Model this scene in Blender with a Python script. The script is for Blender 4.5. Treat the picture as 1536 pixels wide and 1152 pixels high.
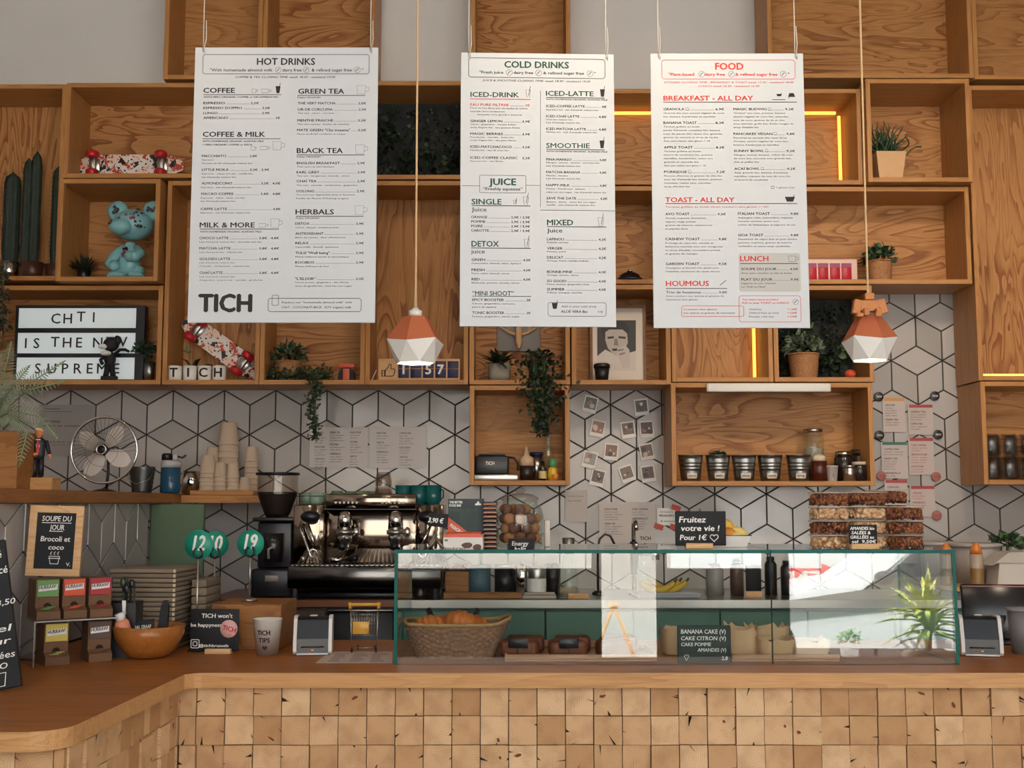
import bpy, bmesh, math, random
from mathutils import Vector, Matrix, Euler

for _o in list(bpy.data.objects):
 bpy.data.objects.remove(_o)
SC = bpy.context.scene
COL = SC.collection
PI = math.pi
R = math.radians

# ------------------------------------------------------------------ camera
F = 1750.0                      # focal length in photo pixels (1536 wide)
HOR = 755.0                     # eye level in the photo
H = 1.52                        # eye height
TILT = math.atan((HOR - 576.0) / F)
cam_d = bpy.data.cameras.new('camera')
cam_d.sensor_width = 36.0
cam_d.lens = F / 1536.0 * 36.0
cam_d.clip_start = 0.05
cam_o = bpy.data.objects.new('camera', cam_d)
COL.objects.link(cam_o)
cam_o.location = (0, 0, H)
cam_o.rotation_euler = (PI / 2 + TILT, 0, 0)
SC.camera = cam_o

# ------------------------------------------------------------------ view, world, daylight
SC.view_settings.view_transform = 'Standard'
SC.view_settings.look = 'None'
SC.view_settings.exposure = -0.5
SC.view_settings.gamma = 1.0
SC.view_settings.use_curve_mapping = False

WORLD_STRENGTH = 6.0
wd = bpy.data.worlds.new('overcast_sky')
SC.world = wd
wd.use_nodes = True
_bg = wd.node_tree.nodes['Background']
_bg.inputs[0].default_value = (0.86, 0.94, 1.0, 1)
_bg.inputs[1].default_value = WORLD_STRENGTH


def lamp(name, kind, loc, target=None, energy=10, color=(1, 1, 1), **kw):
 d = bpy.data.lights.new(name, kind)
 d.energy = energy
 d.color = color
 for k, v in kw.items():
  setattr(d, k, v)
 o = bpy.data.objects.new(name, d)
 COL.objects.link(o)
 o.location = loc
 if target is not None:
  o.rotation_euler = (Vector(target) - Vector(loc)).to_track_quat('-Z', 'Y').to_euler()
 return o


lamp('sun_lamp', 'SUN', (-4, 3.2, 8.5), (0, -2.8, 0), 125.0, (1.0, 0.98, 0.95), angle=R(3))
# the shop window as a light portal: guides the sky's light through the glazing
_p = lamp('window_portal', 'AREA', (0.6, -0.98, 2.3), (0.6, 3, 2.3), 1.0, shape='RECTANGLE', size=4.9, size_y=2.9)
_p.data.cycles.is_portal = True
# warm ceiling spots that give the menu boards their glow
for _x, _tx, _tz, _e in ((-0.95, -0.68, 2.35, 6), (0.15, 0.0, 2.35, 5), (0.95, 0.65, 2.3, 2)):
 lamp('warm_spot', 'SPOT', (_x, 1.75, 3.75), (_tx, 3.55, _tz), _e, (1.0, 0.88, 0.74), spot_size=R(26), spot_blend=0.9, shadow_soft_size=0.05)
for _x, _e in ((-1.3, 32), (0.4, 95), (1.9, 170)):
 lamp('warm_spot', 'SPOT', (_x, 2.6, 3.8), (_x, 5.3, 1.9), _e, (1.0, 0.80, 0.58), spot_size=R(75), spot_blend=1.0, shadow_soft_size=0.12)  # unseen spots added to brighten the shelves and back wall

# ------------------------------------------------------------------ photo pixel -> world


def P(px, py, Y):
 u = (px - 768.0) / F
 v = (576.0 - py) / F
 a = math.cos(TILT) - v * math.sin(TILT)
 b = math.sin(TILT) + v * math.cos(TILT)
 k = Y / a
 return Vector((u * k, Y, H + b * k))


def PX(px, Y, py=755):
 return P(px, py, Y).x


def PZ(py, Y):
 return P(768, py, Y).z


def YAT(py, z):
 s = P(768, py, 1.0).z - H
 return (z - H) / s


def S(Y):
 return Y / F


# ------------------------------------------------------------------ mesh builder


def rot(axis, deg):
 return Matrix.Rotation(R(deg), 4, axis)


def tr(x, y, z):
 return Matrix.Translation((x, y, z))


class MB:
 def __init__(self):
  self.v = []
  self.f = []
  self.mi = []
  self.sm = []
  self.M = None
  self.uv = {}

 def add(self, vs, fs, mi=0, smooth=False, M=None):
  b = len(self.v)
  m = M
  if self.M is not None:
   m = self.M @ M if M is not None else self.M
  for p in vs:
   p = Vector(p)
   self.v.append(m @ p if m is not None else p)
  for f in fs:
   self.f.append(tuple(b + i for i in f))
   self.mi.append(mi)
   self.sm.append(smooth)
  return b

 def box(self, x0, x1, y0, y1, z0, z1, mi=0, M=None):
  vs = [(x, y, z) for x in (x0, x1) for y in (y0, y1) for z in (z0, z1)]
  fs = [(0, 1, 3, 2), (4, 6, 7, 5), (0, 4, 5, 1), (2, 3, 7, 6), (0, 2, 6, 4), (1, 5, 7, 3)]
  self.add(vs, fs, mi, False, M)

 def rbox(self, x0, x1, y0, y1, z0, z1, r=0.005, mi=0, M=None, seg=2, smooth=True):
  bm = bmesh.new()
  bmesh.ops.create_cube(bm, size=1.0)
  for v in bm.verts:
   v.co = Vector(((x0 + x1) / 2 + v.co.x * (x1 - x0), (y0 + y1) / 2 + v.co.y * (y1 - y0), (z0 + z1) / 2 + v.co.z * (z1 - z0)))
  bmesh.ops.bevel(bm, geom=list(bm.edges), offset=r, segments=seg, profile=0.5, affect='EDGES')
  self.bm(bm, mi, smooth, M)

 def bm(self, bm, mi=0, smooth=True, M=None):
  bm.verts.index_update()
  self.add([v.co.copy() for v in bm.verts], [[v.index for v in f.verts] for f in bm.faces], mi, smooth, M)
  bm.free()

 def lathe(self, prof, n=24, mi=0, c=(0, 0, 0), smooth=True, M=None, sx=1.0, sy=1.0, a0=0.0):
  vs, fs = [], []
  rows = []
  for r, z in prof:
   if r < 1e-6:
    rows.append([len(vs)])
    vs.append((c[0], c[1], c[2] + z))
   else:
    row = []
    for i in range(n):
     a = a0 + 2 * PI * i / n
     row.append(len(vs))
     vs.append((c[0] + r * sx * math.cos(a), c[1] + r * sy * math.sin(a), c[2] + z))
    rows.append(row)
  for A, B in zip(rows, rows[1:]):
   if len(A) == 1 and len(B) == 1:
    continue
   for i in range(n):
    j = (i + 1) % n
    if len(A) == 1:
     fs.append((A[0], B[j], B[i]))
    elif len(B) == 1:
     fs.append((A[i], A[j], B[0]))
    else:
     fs.append((A[i], A[j], B[j], B[i]))
  self.add(vs, fs, mi, smooth, M)

 def cyl(self, r, z0, z1, n=24, mi=0, c=(0, 0, 0), M=None, r2=None, smooth=True):
  r2 = r if r2 is None else r2
  vs, fs = [], []
  for i in range(n):
   a = 2 * PI * i / n
   vs.append((c[0] + r * math.cos(a), c[1] + r * math.sin(a), c[2] + z0))
   vs.append((c[0] + r2 * math.cos(a), c[1] + r2 * math.sin(a), c[2] + z1))
  for i in range(n):
   j = (i + 1) % n
   fs.append((2 * i, 2 * j, 2 * j + 1, 2 * i + 1))
  self.add(vs, fs, mi, smooth, M)
  b = self.add(vs, [tuple(2 * i for i in reversed(range(n))), tuple(2 * i + 1 for i in range(n))], mi, False, M)

 def sphere(self, c, r, n=16, m=10, mi=0, M=None, smooth=True):
  rx, ry, rz = r if isinstance(r, (tuple, list)) else (r, r, r)
  vs = [(c[0], c[1], c[2] - rz)]
  for j in range(1, m):
   t = -PI / 2 + PI * j / m
   for i in range(n):
    a = 2 * PI * i / n
    vs.append((c[0] + rx * math.cos(t) * math.cos(a), c[1] + ry * math.cos(t) * math.sin(a), c[2] + rz * math.sin(t)))
  vs.append((c[0], c[1], c[2] + rz))
  fs = [(0, 1 + (i + 1) % n, 1 + i) for i in range(n)]
  for j in range(m - 2):
   for i in range(n):
    a = 1 + j * n + i
    b = 1 + j * n + (i + 1) % n
    fs.append((a, b, b + n, a + n))
  t = len(vs) - 1
  fs += [(t, 1 + (m - 2) * n + i, 1 + (m - 2) * n + (i + 1) % n) for i in range(n)]
  self.add(vs, fs, mi, smooth, M)

 def tube(self, pts, r, n=8, mi=0, M=None, closed=False, smooth=True, cap=True):
  pts = [Vector(p) for p in pts]
  k = len(pts)
  rs = r if isinstance(r, (list, tuple)) else [r] * k
  vs, fs = [], []
  prev = None
  for i, p in enumerate(pts):
   if closed:
    d = pts[(i + 1) % k] - pts[i - 1]
   else:
    d = pts[min(i + 1, k - 1)] - pts[max(i - 1, 0)]
   if d.length < 1e-9:
    d = Vector((0, 0, 1))
   d.normalize()
   if prev is None:
    up = Vector((0, 0, 1)) if abs(d.z) < 0.9 else Vector((1, 0, 0))
    x = d.cross(up).normalized()
   else:
    x = prev - d * prev.dot(d)
    if x.length < 1e-6:
     x = d.orthogonal()
    x.normalize()
   prev = x
   y = d.cross(x)
   for q in range(n):
    a = 2 * PI * q / n
    vs.append(p + x * (rs[i] * math.cos(a)) + y * (rs[i] * math.sin(a)))
  for i in range(k if closed else k - 1):
   a = i * n
   b = ((i + 1) % k) * n
   for q in range(n):
    w = (q + 1) % n
    fs.append((a + q, a + w, b + w, b + q))
  if cap and not closed:
   fs.append(tuple(reversed(range(n))))
   fs.append(tuple((k - 1) * n + q for q in range(n)))
  self.add(vs, fs, mi, smooth, M)

 def prism(self, poly, a0, a1, mi=0, M=None, axis='y', smooth=False):
  """extrude a 2-D outline; axis 'y': outline in x,z; axis 'z': outline in x,y; axis 'x': outline in y,z"""
  n = len(poly)

  def q(p, a):
   return {'y': (p[0], a, p[1]), 'z': (p[0], p[1], a), 'x': (a, p[0], p[1])}[axis]
  vs = [q(p, a0) for p in poly] + [q(p, a1) for p in poly]
  fs = [tuple(range(n)), tuple(reversed(range(n, 2 * n)))]
  for i in range(n):
   j = (i + 1) % n
   fs.append((i, i + n, j + n, j))
  self.add(vs, fs, mi, smooth, M)

 def leaf(self, p, d, L, W, mi=0, fold=0.25, up=None, bend=0.0):
  p = Vector(p)
  d = Vector(d).normalized()
  up = Vector(up) if up is not None else Vector((0, 0, 1))
  s = d.cross(up)
  if s.length < 1e-4:
   s = d.orthogonal()
  s.normalize()
  n = s.cross(d)
  m1 = p + d * (L * .3)
  m2 = p + d * (L * .68) - n * (bend * L * .3)
  t = p + d * L - n * (bend * L)
  e = n * (W * fold)
  vs = [p, m1 + s * W * .45 + e, m1, m1 - s * W * .45 + e, m2 + s * W * .42 + e, m2, m2 - s * W * .42 + e, t]
  fs = [(0, 1, 2), (0, 2, 3), (1, 4, 5, 2), (2, 5, 6, 3), (4, 7, 5), (5, 7, 6)]
  self.add(vs, fs, mi, True)

 def build(self, name, mats, parent=None, loc=None, rotz=None, uv=None):
  me = bpy.data.meshes.new(name)
  me.from_pydata([tuple(v) for v in self.v], [], self.f)
  if not isinstance(mats, (list, tuple)):
   mats = [mats]
  for m in mats:
   me.materials.append(m)
  me.polygons.foreach_set('material_index', self.mi)
  me.polygons.foreach_set('use_smooth', self.sm)
  if uv:
   lay = me.uv_layers.new(name='uv')
   lay.data.foreach_set('uv', [c for q in uv for c in q])
  me.update()
  o = bpy.data.objects.new(name, me)
  COL.objects.link(o)
  if parent is not None:
   o.parent = parent
  if loc is not None:
   o.location = loc
  if rotz is not None:
   o.rotation_euler = (0, 0, rotz)
  return o


def thing(name, label, cat, loc=(0, 0, 0), rotz=0, group=None):
 o = bpy.data.objects.new(name, None)
 COL.objects.link(o)
 o.empty_display_size = 0.05
 o.location = loc
 o.rotation_euler = (0, 0, rotz)
 o['label'] = label
 o['category'] = cat
 if group:
  o['group'] = group
 return o


def tag(o, label, cat, group=None):
 o['label'] = label
 o['category'] = cat
 if group:
  o['group'] = group
 return o


def struct(o):
 o['kind'] = 'structure'
 return o


KIDS = {}


def dup(root, loc, rotz=0, label=None, scale=None, rot3=None):
 def rec(o, par):
  c = o.copy()
  COL.objects.link(c)
  if par is not None:
   c.parent = par
  for ch in list(o.children):
   rec(ch, c)
  return c
 c = rec(root, None)
 c.location = loc
 c.rotation_euler = rot3 if rot3 is not None else (0, 0, rotz)
 if scale:
  c.scale = (scale, scale, scale)
 if label:
  c['label'] = label
 return c


# ------------------------------------------------------------------ materials


def lin(c):
 if isinstance(c, str):
  c = c.lstrip('#')
  c = tuple(int(c[i:i + 2], 16) / 255 for i in (0, 2, 4))
 return tuple(x / 12.92 if x <= .04045 else ((x + .055) / 1.055) ** 2.4 for x in c) + (1.0,)


def new_mat(name):
 m = bpy.data.materials.new(name)
 m.use_nodes = True
 nt = m.node_tree
 return m, nt, nt.nodes['Principled BSDF']


def mat(name, c, rough=.5, metal=0, spec=.5, emit=None, es=0, var=0, vs=30, coat=0, trans=0, alpha=1, bump=0, stretch=(1, 1, 1)):
 m, nt, b = new_mat(name)
 c = lin(c)
 b.inputs['Base Color'].default_value = c
 b.inputs['Roughness'].default_value = rough
 b.inputs['Metallic'].default_value = metal
 b.inputs['Specular IOR Level'].default_value = spec
 b.inputs['Coat Weight'].default_value = coat
 b.inputs['Transmission Weight'].default_value = trans
 b.inputs['Alpha'].default_value = alpha
 if emit is not None:
  b.inputs['Emission Color'].default_value = lin(emit)
  b.inputs['Emission Strength'].default_value = es
 if var or bump:
  tc = nt.nodes.new('ShaderNodeTexCoord')
  mp = nt.nodes.new('ShaderNodeMapping')
  mp.inputs['Scale'].default_value = stretch
  nz = nt.nodes.new('ShaderNodeTexNoise')
  nz.inputs['Scale'].default_value = vs
  nz.inputs['Detail'].default_value = 4
  nt.links.new(tc.outputs['Object'], mp.inputs[0])
  nt.links.new(mp.outputs[0], nz.inputs['Vector'])
  if var:
   mx = nt.nodes.new('ShaderNodeMix')
   mx.data_type = 'RGBA'
   nt.links.new(nz.outputs['Fac'], mx.inputs['Factor'])
   mx.inputs['A'].default_value = tuple(x * (1 - var) for x in c[:3]) + (1,)
   mx.inputs['B'].default_value = tuple(min(1, x * (1 + var)) for x in c[:3]) + (1,)
   nt.links.new(mx.outputs['Result'], b.inputs['Base Color'])
  if bump:
   bp = nt.nodes.new('ShaderNodeBump')
   bp.inputs['Strength'].default_value = bump
   bp.inputs['Distance'].default_value = .002
   nt.links.new(nz.outputs['Fac'], bp.inputs['Height'])
   nt.links.new(bp.outputs[0], b.inputs['Normal'])
 return m


def wood(name, light, dark, stretch, k=9.0, spec=.3, scale=1.3, fine=(3, 3, 90), rough=.45, amount=1.0, coat=0.0, dist=.8, island=0.0):
 """plywood / solid wood: growth-ring lines from a stretched noise, plus fine grain"""
 m, nt, b = new_mat(name)
 N, L = nt.nodes, nt.links
 tc = N.new('ShaderNodeTexCoord')
 oi = N.new('ShaderNodeObjectInfo')
 mul = N.new('ShaderNodeMath'); mul.operation = 'MULTIPLY'
 mul.inputs[1].default_value = 37.0
 L.new(oi.outputs['Random'], mul.inputs[0])
 ad = N.new('ShaderNodeVectorMath'); ad.operation = 'ADD'
 L.new(tc.outputs['Object'], ad.inputs[0])
 L.new(mul.outputs[0], ad.inputs[1])
 src = ad
 if island:
  gi = N.new('ShaderNodeNewGeometry')
  m2 = N.new('ShaderNodeMath'); m2.operation = 'MULTIPLY'
  m2.inputs[1].default_value = island
  L.new(gi.outputs['Random Per Island'], m2.inputs[0])
  ad2 = N.new('ShaderNodeVectorMath'); ad2.operation = 'ADD'
  L.new(ad.outputs[0], ad2.inputs[0])
  L.new(m2.outputs[0], ad2.inputs[1])
  src = ad2
 mp = N.new('ShaderNodeMapping')
 mp.inputs['Scale'].default_value = stretch
 L.new(src.outputs[0], mp.inputs[0])
 nz = N.new('ShaderNodeTexNoise')
 nz.inputs['Scale'].default_value = scale
 nz.inputs['Detail'].default_value = 2.5
 nz.inputs['Roughness'].default_value = .45
 nz.inputs['Distortion'].default_value = dist
 L.new(mp.outputs[0], nz.inputs['Vector'])
 mk = N.new('ShaderNodeMath'); mk.operation = 'MULTIPLY'
 mk.inputs[1].default_value = k * 2
 L.new(nz.outputs['Fac'], mk.inputs[0])
 fr = N.new('ShaderNodeMath'); fr.operation = 'FRACT'
 L.new(mk.outputs[0], fr.inputs[0])
 rp = N.new('ShaderNodeValToRGB')
 e = rp.color_ramp.elements
 e[0].position = 0.0; e[0].color = (.15, .15, .15, 1)
 e[1].position = 1.0; e[1].color = (1, 1, 1, 1)
 e2 = e.new(.55); e2.color = (.32, .32, .32, 1)
 e3 = e.new(.9); e3.color = (.95, .95, .95, 1)
 L.new(fr.outputs[0], rp.inputs[0])
 mp2 = N.new('ShaderNodeMapping')
 mp2.inputs['Scale'].default_value = fine
 L.new(src.outputs[0], mp2.inputs[0])
 n2 = N.new('ShaderNodeTexNoise')
 n2.inputs['Scale'].default_value = 4
 n2.inputs['Detail'].default_value = 3
 L.new(mp2.outputs[0], n2.inputs['Vector'])
 n3 = N.new('ShaderNodeTexNoise')
 n3.inputs['Scale'].default_value = 2.2
 n3.inputs['Detail'].default_value = 1
 L.new(src.outputs[0], n3.inputs['Vector'])
 # fac = amount*ring*(patchy) + fine
 pm = N.new('ShaderNodeMapRange')
 pm.inputs['From Min'].default_value = .3; pm.inputs['From Max'].default_value = .7
 pm.inputs['To Min'].default_value = .35; pm.inputs['To Max'].default_value = 1.0
 L.new(n3.outputs['Fac'], pm.inputs[0])
 a1 = N.new('ShaderNodeMath'); a1.operation = 'MULTIPLY'
 L.new(rp.outputs[0], a1.inputs[0]); L.new(pm.outputs[0], a1.inputs[1])
 a2 = N.new('ShaderNodeMath'); a2.operation = 'MULTIPLY_ADD'
 a2.inputs[1].default_value = amount
 L.new(a1.outputs[0], a2.inputs[0])
 fm = N.new('ShaderNodeMapRange')
 fm.inputs['From Min'].default_value = .35; fm.inputs['From Max'].default_value = .75
 fm.inputs['To Min'].default_value = 0; fm.inputs['To Max'].default_value = .4
 L.new(n2.outputs['Fac'], fm.inputs[0])
 L.new(fm.outputs[0], a2.inputs[2])
 mx = N.new('ShaderNodeMix'); mx.data_type = 'RGBA'
 L.new(a2.outputs[0], mx.inputs['Factor'])
 mx.inputs['A'].default_value = lin(light)
 mx.inputs['B'].default_value = lin(dark)
 L.new(mx.outputs['Result'], b.inputs['Base Color'])
 b.inputs['Roughness'].default_value = rough
 b.inputs['Specular IOR Level'].default_value = spec
 b.inputs['Coat Weight'].default_value = coat
 b.inputs['Coat Roughness'].default_value = .15
 bp = N.new('ShaderNodeBump')
 bp.inputs['Strength'].default_value = .12
 bp.inputs['Distance'].default_value = .002
 L.new(a2.outputs[0], bp.inputs['Height'])
 L.new(bp.outputs[0], b.inputs['Normal'])
 return m


def glass(name, tint=(.9, .97, .95), refl=1.0, rough=0.0, ior=1.5):
 """thin clear glass: transparent plus Fresnel reflection"""
 m = bpy.data.materials.new(name)
 m.use_nodes = True
 nt = m.node_tree
 N, L = nt.nodes, nt.links
 N.clear()
 out = N.new('ShaderNodeOutputMaterial')
 mx = N.new('ShaderNodeMixShader')
 t = N.new('ShaderNodeBsdfTransparent')
 t.inputs[0].default_value = tint + (1,)
 g = N.new('ShaderNodeBsdfGlossy')
 g.inputs['Roughness'].default_value = rough
 g.inputs['Color'].default_value = (refl, refl, refl, 1)
 fr = N.new('ShaderNodeFresnel')
 ge = N.new('ShaderNodeNewGeometry')
 mi = N.new('ShaderNodeMix')          # same reflection from both faces of the thin wall
 mi.inputs['A'].default_value = ior
 mi.inputs['B'].default_value = 1.0 / ior
 L.new(ge.outputs['Backfacing'], mi.inputs['Factor'])
 L.new(mi.outputs['Result'], fr.inputs['IOR'])
 L.new(fr.outputs[0], mx.inputs[0])
 L.new(t.outputs[0], mx.inputs[1])
 L.new(g.outputs[0], mx.inputs[2])
 L.new(mx.outputs[0], out.inputs[0])
 return m


LIGHT_W, DARK_W = '#c48f57', '#845029'
ply_h = wood('plywood_horizontal', LIGHT_W, DARK_W, (1.1, 1.1, 5.5), k=7, scale=1.15, fine=(3, 3, 70), rough=.5)
ply_v = wood('plywood_vertical', LIGHT_W, DARK_W, (5.0, 5.0, 1.0), k=7, scale=1.15, fine=(70, 70, 3), rough=.5)
frame_h = wood('oak_board_horizontal', '#bd8850', '#8d592c', (1.2, 16, 16), k=3, scale=1.2, fine=(2, 60, 60), rough=.42, amount=.55)
frame_v = wood('oak_board_upright', '#bd8850', '#8d592c', (16, 16, 1.2), k=3, scale=1.2, fine=(60, 60, 2), rough=.42, amount=.55)
top_wood = wood('counter_top_oak', spec=.18, light='#ad6a33', dark='#75421f', stretch=(.8, 9, 9), k=3, scale=1.2, fine=(1.5, 50, 50), rough=.42, amount=.6)
edge_wood = wood('counter_edge_oak', '#cb9a66', '#a06c3c', (1.0, 14, 14), k=3, scale=1.2, fine=(2, 60, 60), rough=.4, amount=.5)
ledge_wood = wood('ledge_wood', '#a06a38', '#6b3d1b', (14, 1.2, 14), k=3, scale=1.2, fine=(50, 2, 50), rough=.4, amount=.5)
light_wood = wood('pale_wood', '#d9b184', '#b98450', (2, 20, 20), k=3, scale=1.5, fine=(3, 60, 60), rough=.5, amount=.5)
box_wood = wood('box_wood', '#a5703d', '#754622', (1.5, 12, 6), k=4, scale=1.4, fine=(3, 50, 60), rough=.5, amount=.7)
bamboo = wood('bamboo', '#a9692f', '#74401a', (10, 10, 10), k=2, scale=2.0, fine=(60, 60, 4), rough=.35, amount=.4, coat=.3)
paint = mat('wall_paint', '#dcd8d4', .85, var=.05, vs=3)
grout = mat('dark_grout', '#2b2724', .9)
ceil_m = mat('ceiling_paint', '#c4beb8', .9)
floor_m = mat('floor_concrete', '#7d7771', .6, var=.15, vs=6)
dark_wall = mat('dark_front_wall', '#3a332d', .7)
steel = mat('brushed_steel', '#b9b6b1', .28, 1.0, var=.08, vs=40, stretch=(1, 1, 40))
chrome = mat('chrome', '#d8d4cf', .08, 1.0)
zinc = mat('galvanised_zinc', '#9a9c9b', .32, 1.0, var=.12, vs=60)
dark_metal = mat('dark_metal', '#3b3836', .35, .8)
black = mat('black_plastic', '#15141a', .35)
blackm = mat('matte_black', '#131317', .7)
chalk_b = mat('chalkboard_black', '#16161a', .75, var=.15, vs=20)
white_p = mat('white_plastic', '#e4e1dc', .4)
white_gl = mat('white_glazed', '#e9e6e0', .2)
paper_w = mat('white_paper', '#e6e3df', .7)
ink = mat('black_ink', '#241b1e', .7)
ink_soft = mat('grey_ink', '#544947', .8)
ink_green = mat('green_ink', '#1d4a3f', .7)
ink_red = mat('red_ink', '#cf3a2a', .7)
chalk_w = mat('chalk_white', '#eceae4', .9)
leaf_d = mat('leaf_dark_green', '#2b3f28', .5, var=.5, vs=25)
leaf_m = mat('leaf_green', '#3f5a33', .5, var=.4, vs=25)
leaf_l = mat('leaf_light_green', '#6f8a58', .5, var=.3, vs=25)
leaf_grey = mat('leaf_grey_green', '#747862', .6, var=.3, vs=25)
wicker = mat('wicker', '#a07048', .75, var=.7, vs=110)
wicker_g = mat('grey_wicker', '#8a6850', .75, var=.85, vs=110)
green_pt = mat('green_cabinet_paint', '#4f7568', .45, var=.08, vs=5)
teal = mat('teal_sign', '#178a72', .4)
teal_mug = mat('teal_glaze', '#0f5a58', .15)
sage_mug = mat('sage_glaze', '#86a08a', .2)
kraft = mat('kraft_cardboard', '#8f6742', .8, var=.1, vs=40)
terracotta = mat('terracotta_paint', '#b2603c', .6, var=.05, vs=10)
red_w = mat('red_wheel', '#b51a22', .35)
skin_o = mat('orange_skin', '#d98a55', .5)
clear = glass('clear_glass', (.93, .98, .97))
case_glass = glass('display_case_glass', (.965, .988, .98), ior=1.64)
clear_plastic = glass('clear_plastic', (.93, .93, .92), ior=1.35)
glass_edge = mat('glass_edge_green', '#0e5a52', .45, spec=.2)
led = mat('warm_led', '#ffcf70', .5, emit='#ffb84d', es=2.6)


# ------------------------------------------------------------------ lettering


class Sheet:
 """collects lines of lettering on an upright plane; build() bakes them into ONE mesh"""
 cap = None

 def __init__(self):
  self.items = []
  self.mb = MB()

 def t(self, s, M, cap, width=None, mi=0, align='L', bold=0.0, shear=0.0, space=1.0):
  self.items.append((s, M, cap, width, mi, align, bold, shear, space))

 def build(self, name, mats, parent=None, loc=None):
  obs = []
  for (s, M, cap, width, mi, align, bold, shear, space) in [('H', None, 1, None, 0, 'L', 0, 0, 1)] + self.items:
   cu = bpy.data.curves.new('lettering', 'FONT')
   cu.body = s
   cu.size = 1.0
   cu.resolution_u = 2
   cu.offset = 0.0
   cu.shear = shear
   cu.space_character = space
   o = bpy.data.objects.new('lettering', cu)
   COL.objects.link(o)
   obs.append(o)
  bpy.context.view_layer.update()
  dg = bpy.context.evaluated_depsgraph_get()
  data = []
  for o in obs:
   me = o.evaluated_get(dg).to_mesh()
   data.append(([v.co.copy() for v in me.vertices], [tuple(p.vertices) for p in me.polygons]))
   o.evaluated_get(dg).to_mesh_clear()
  for o in obs:
   cu = o.data
   bpy.data.objects.remove(o)
   bpy.data.curves.remove(cu)
  hh = max(v.y for v in data[0][0])
  for (s, M, cap, width, mi, align, bold, shear, space), (vs, fs) in zip(self.items, data[1:]):
   if not vs:
    continue
   x0 = min(v.x for v in vs)
   x1 = max(v.x for v in vs)
   sy = cap / hh
   sx = sy if width is None else width / max(x1 - x0, 1e-6)
   w = (x1 - x0) * sx
   off = {'L': 0, 'C': -w / 2, 'R': -w}[align]
   e = bold
   for dx, dz, dy in (((0, 0, 0),) if e < .003 else ((-e, 0, 0), (e, 0, -.00004), (0, -e * .7, -.00008), (0, e * .7, -.00012))):
    self.mb.add([((v.x - x0 + dx) * sx + off, dy, (v.y + dz) * sy) for v in vs], fs, mi, False, M)
  return self.mb.build(name, mats, parent, loc)


def wrap(o, fn, cuts=4):
 """lay flat lettering on a round surface: y = fn(x, z)"""
 bm = bmesh.new()
 bm.from_mesh(o.data)
 bmesh.ops.triangulate(bm, faces=list(bm.faces))
 bmesh.ops.subdivide_edges(bm, edges=list(bm.edges), cuts=cuts, use_grid_fill=True)
 for v in bm.verts:
  v.co.y = fn(v.co.x, v.co.z)
 bm.to_mesh(o.data)
 bm.free()


def rrect_pts(x0, x1, z0, z1, r, n=5):
 pts = []
 for cx, cz, a in ((x1 - r, z1 - r, 0), (x0 + r, z1 - r, 90), (x0 + r, z0 + r, 180), (x1 - r, z0 + r, 270)):
  for i in range(n + 1):
   t = R(a + 90 * i / n)
   pts.append((cx + r * math.cos(t), cz + r * math.sin(t)))
 return pts


def outline(mb, pts, w, y, mi=0, closed=True, M=None):
 """flat ribbon along an x,z polyline at depth y"""
 n = len(pts)
 vs, fs = [], []
 for i, p in enumerate(pts):
  a = pts[i - 1] if (closed or i) else p
  b = pts[(i + 1) % n] if (closed or i < n - 1) else p
  d = Vector((b[0] - a[0], b[1] - a[1]))
  if d.length < 1e-9:
   d = Vector((1, 0))
  d.normalize()
  nx, nz = -d.y * w / 2, d.x * w / 2
  vs += [(p[0] + nx, y, p[1] + nz), (p[0] - nx, y, p[1] - nz)]
 for i in range(n if closed else n - 1):
  j = (i + 1) % n
  fs.append((2 * i, 2 * i + 1, 2 * j + 1, 2 * j))
 mb.add(vs, fs, mi, False, M)


# ------------------------------------------------------------------ room shell
YW = 5.45
CEIL = 3.98
XL, XR = -3.0, 3.2


def wallbox(name, m, *b):
 mb = MB()
 mb.box(*b)
 return struct(mb.build(name, m))


wallbox('floor', floor_m, XL, XR, -1.0, YW + .1, -.1, 0)
wallbox('ceiling', ceil_m, XL - .1, XR + .1, -1.1, YW + .1, CEIL, CEIL + .1)
wallbox('wall_back', paint, XL, XR, YW + .012, YW + .1, 0, CEIL)
wallbox('wall_left', paint, XL - .1, XL, -1.1, YW + .1, 0, CEIL)
wallbox('wall_right', paint, XR, XR + .1, -1.1, YW + .1, 0, CEIL)
# shop front behind the camera: dark parapet, a door, tall glazing above
fb = MB()
fb.box(XL, 0.60, -1.1, -1.0, 0, 1.08)
fb.box(0.98, 1.78, -1.1, -1.0, 0, 1.08)
fb.box(XL, -1.85, -1.1, -1.0, 1.08, CEIL)  # solid left bay, added to darken the left of the room
fb.box(-1.85, XR, -1.1, -1.0, 3.75, CEIL)
fb.box(1.70, 1.86, -1.1, -.98, 0, 3.75)
fb.box(0.54, 0.60, -1.1, -.98, 0, 3.75)
fb.box(0.98, 1.04, -1.1, -.98, 0, 3.75)
struct(fb.build('wall_front', dark_wall))

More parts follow.
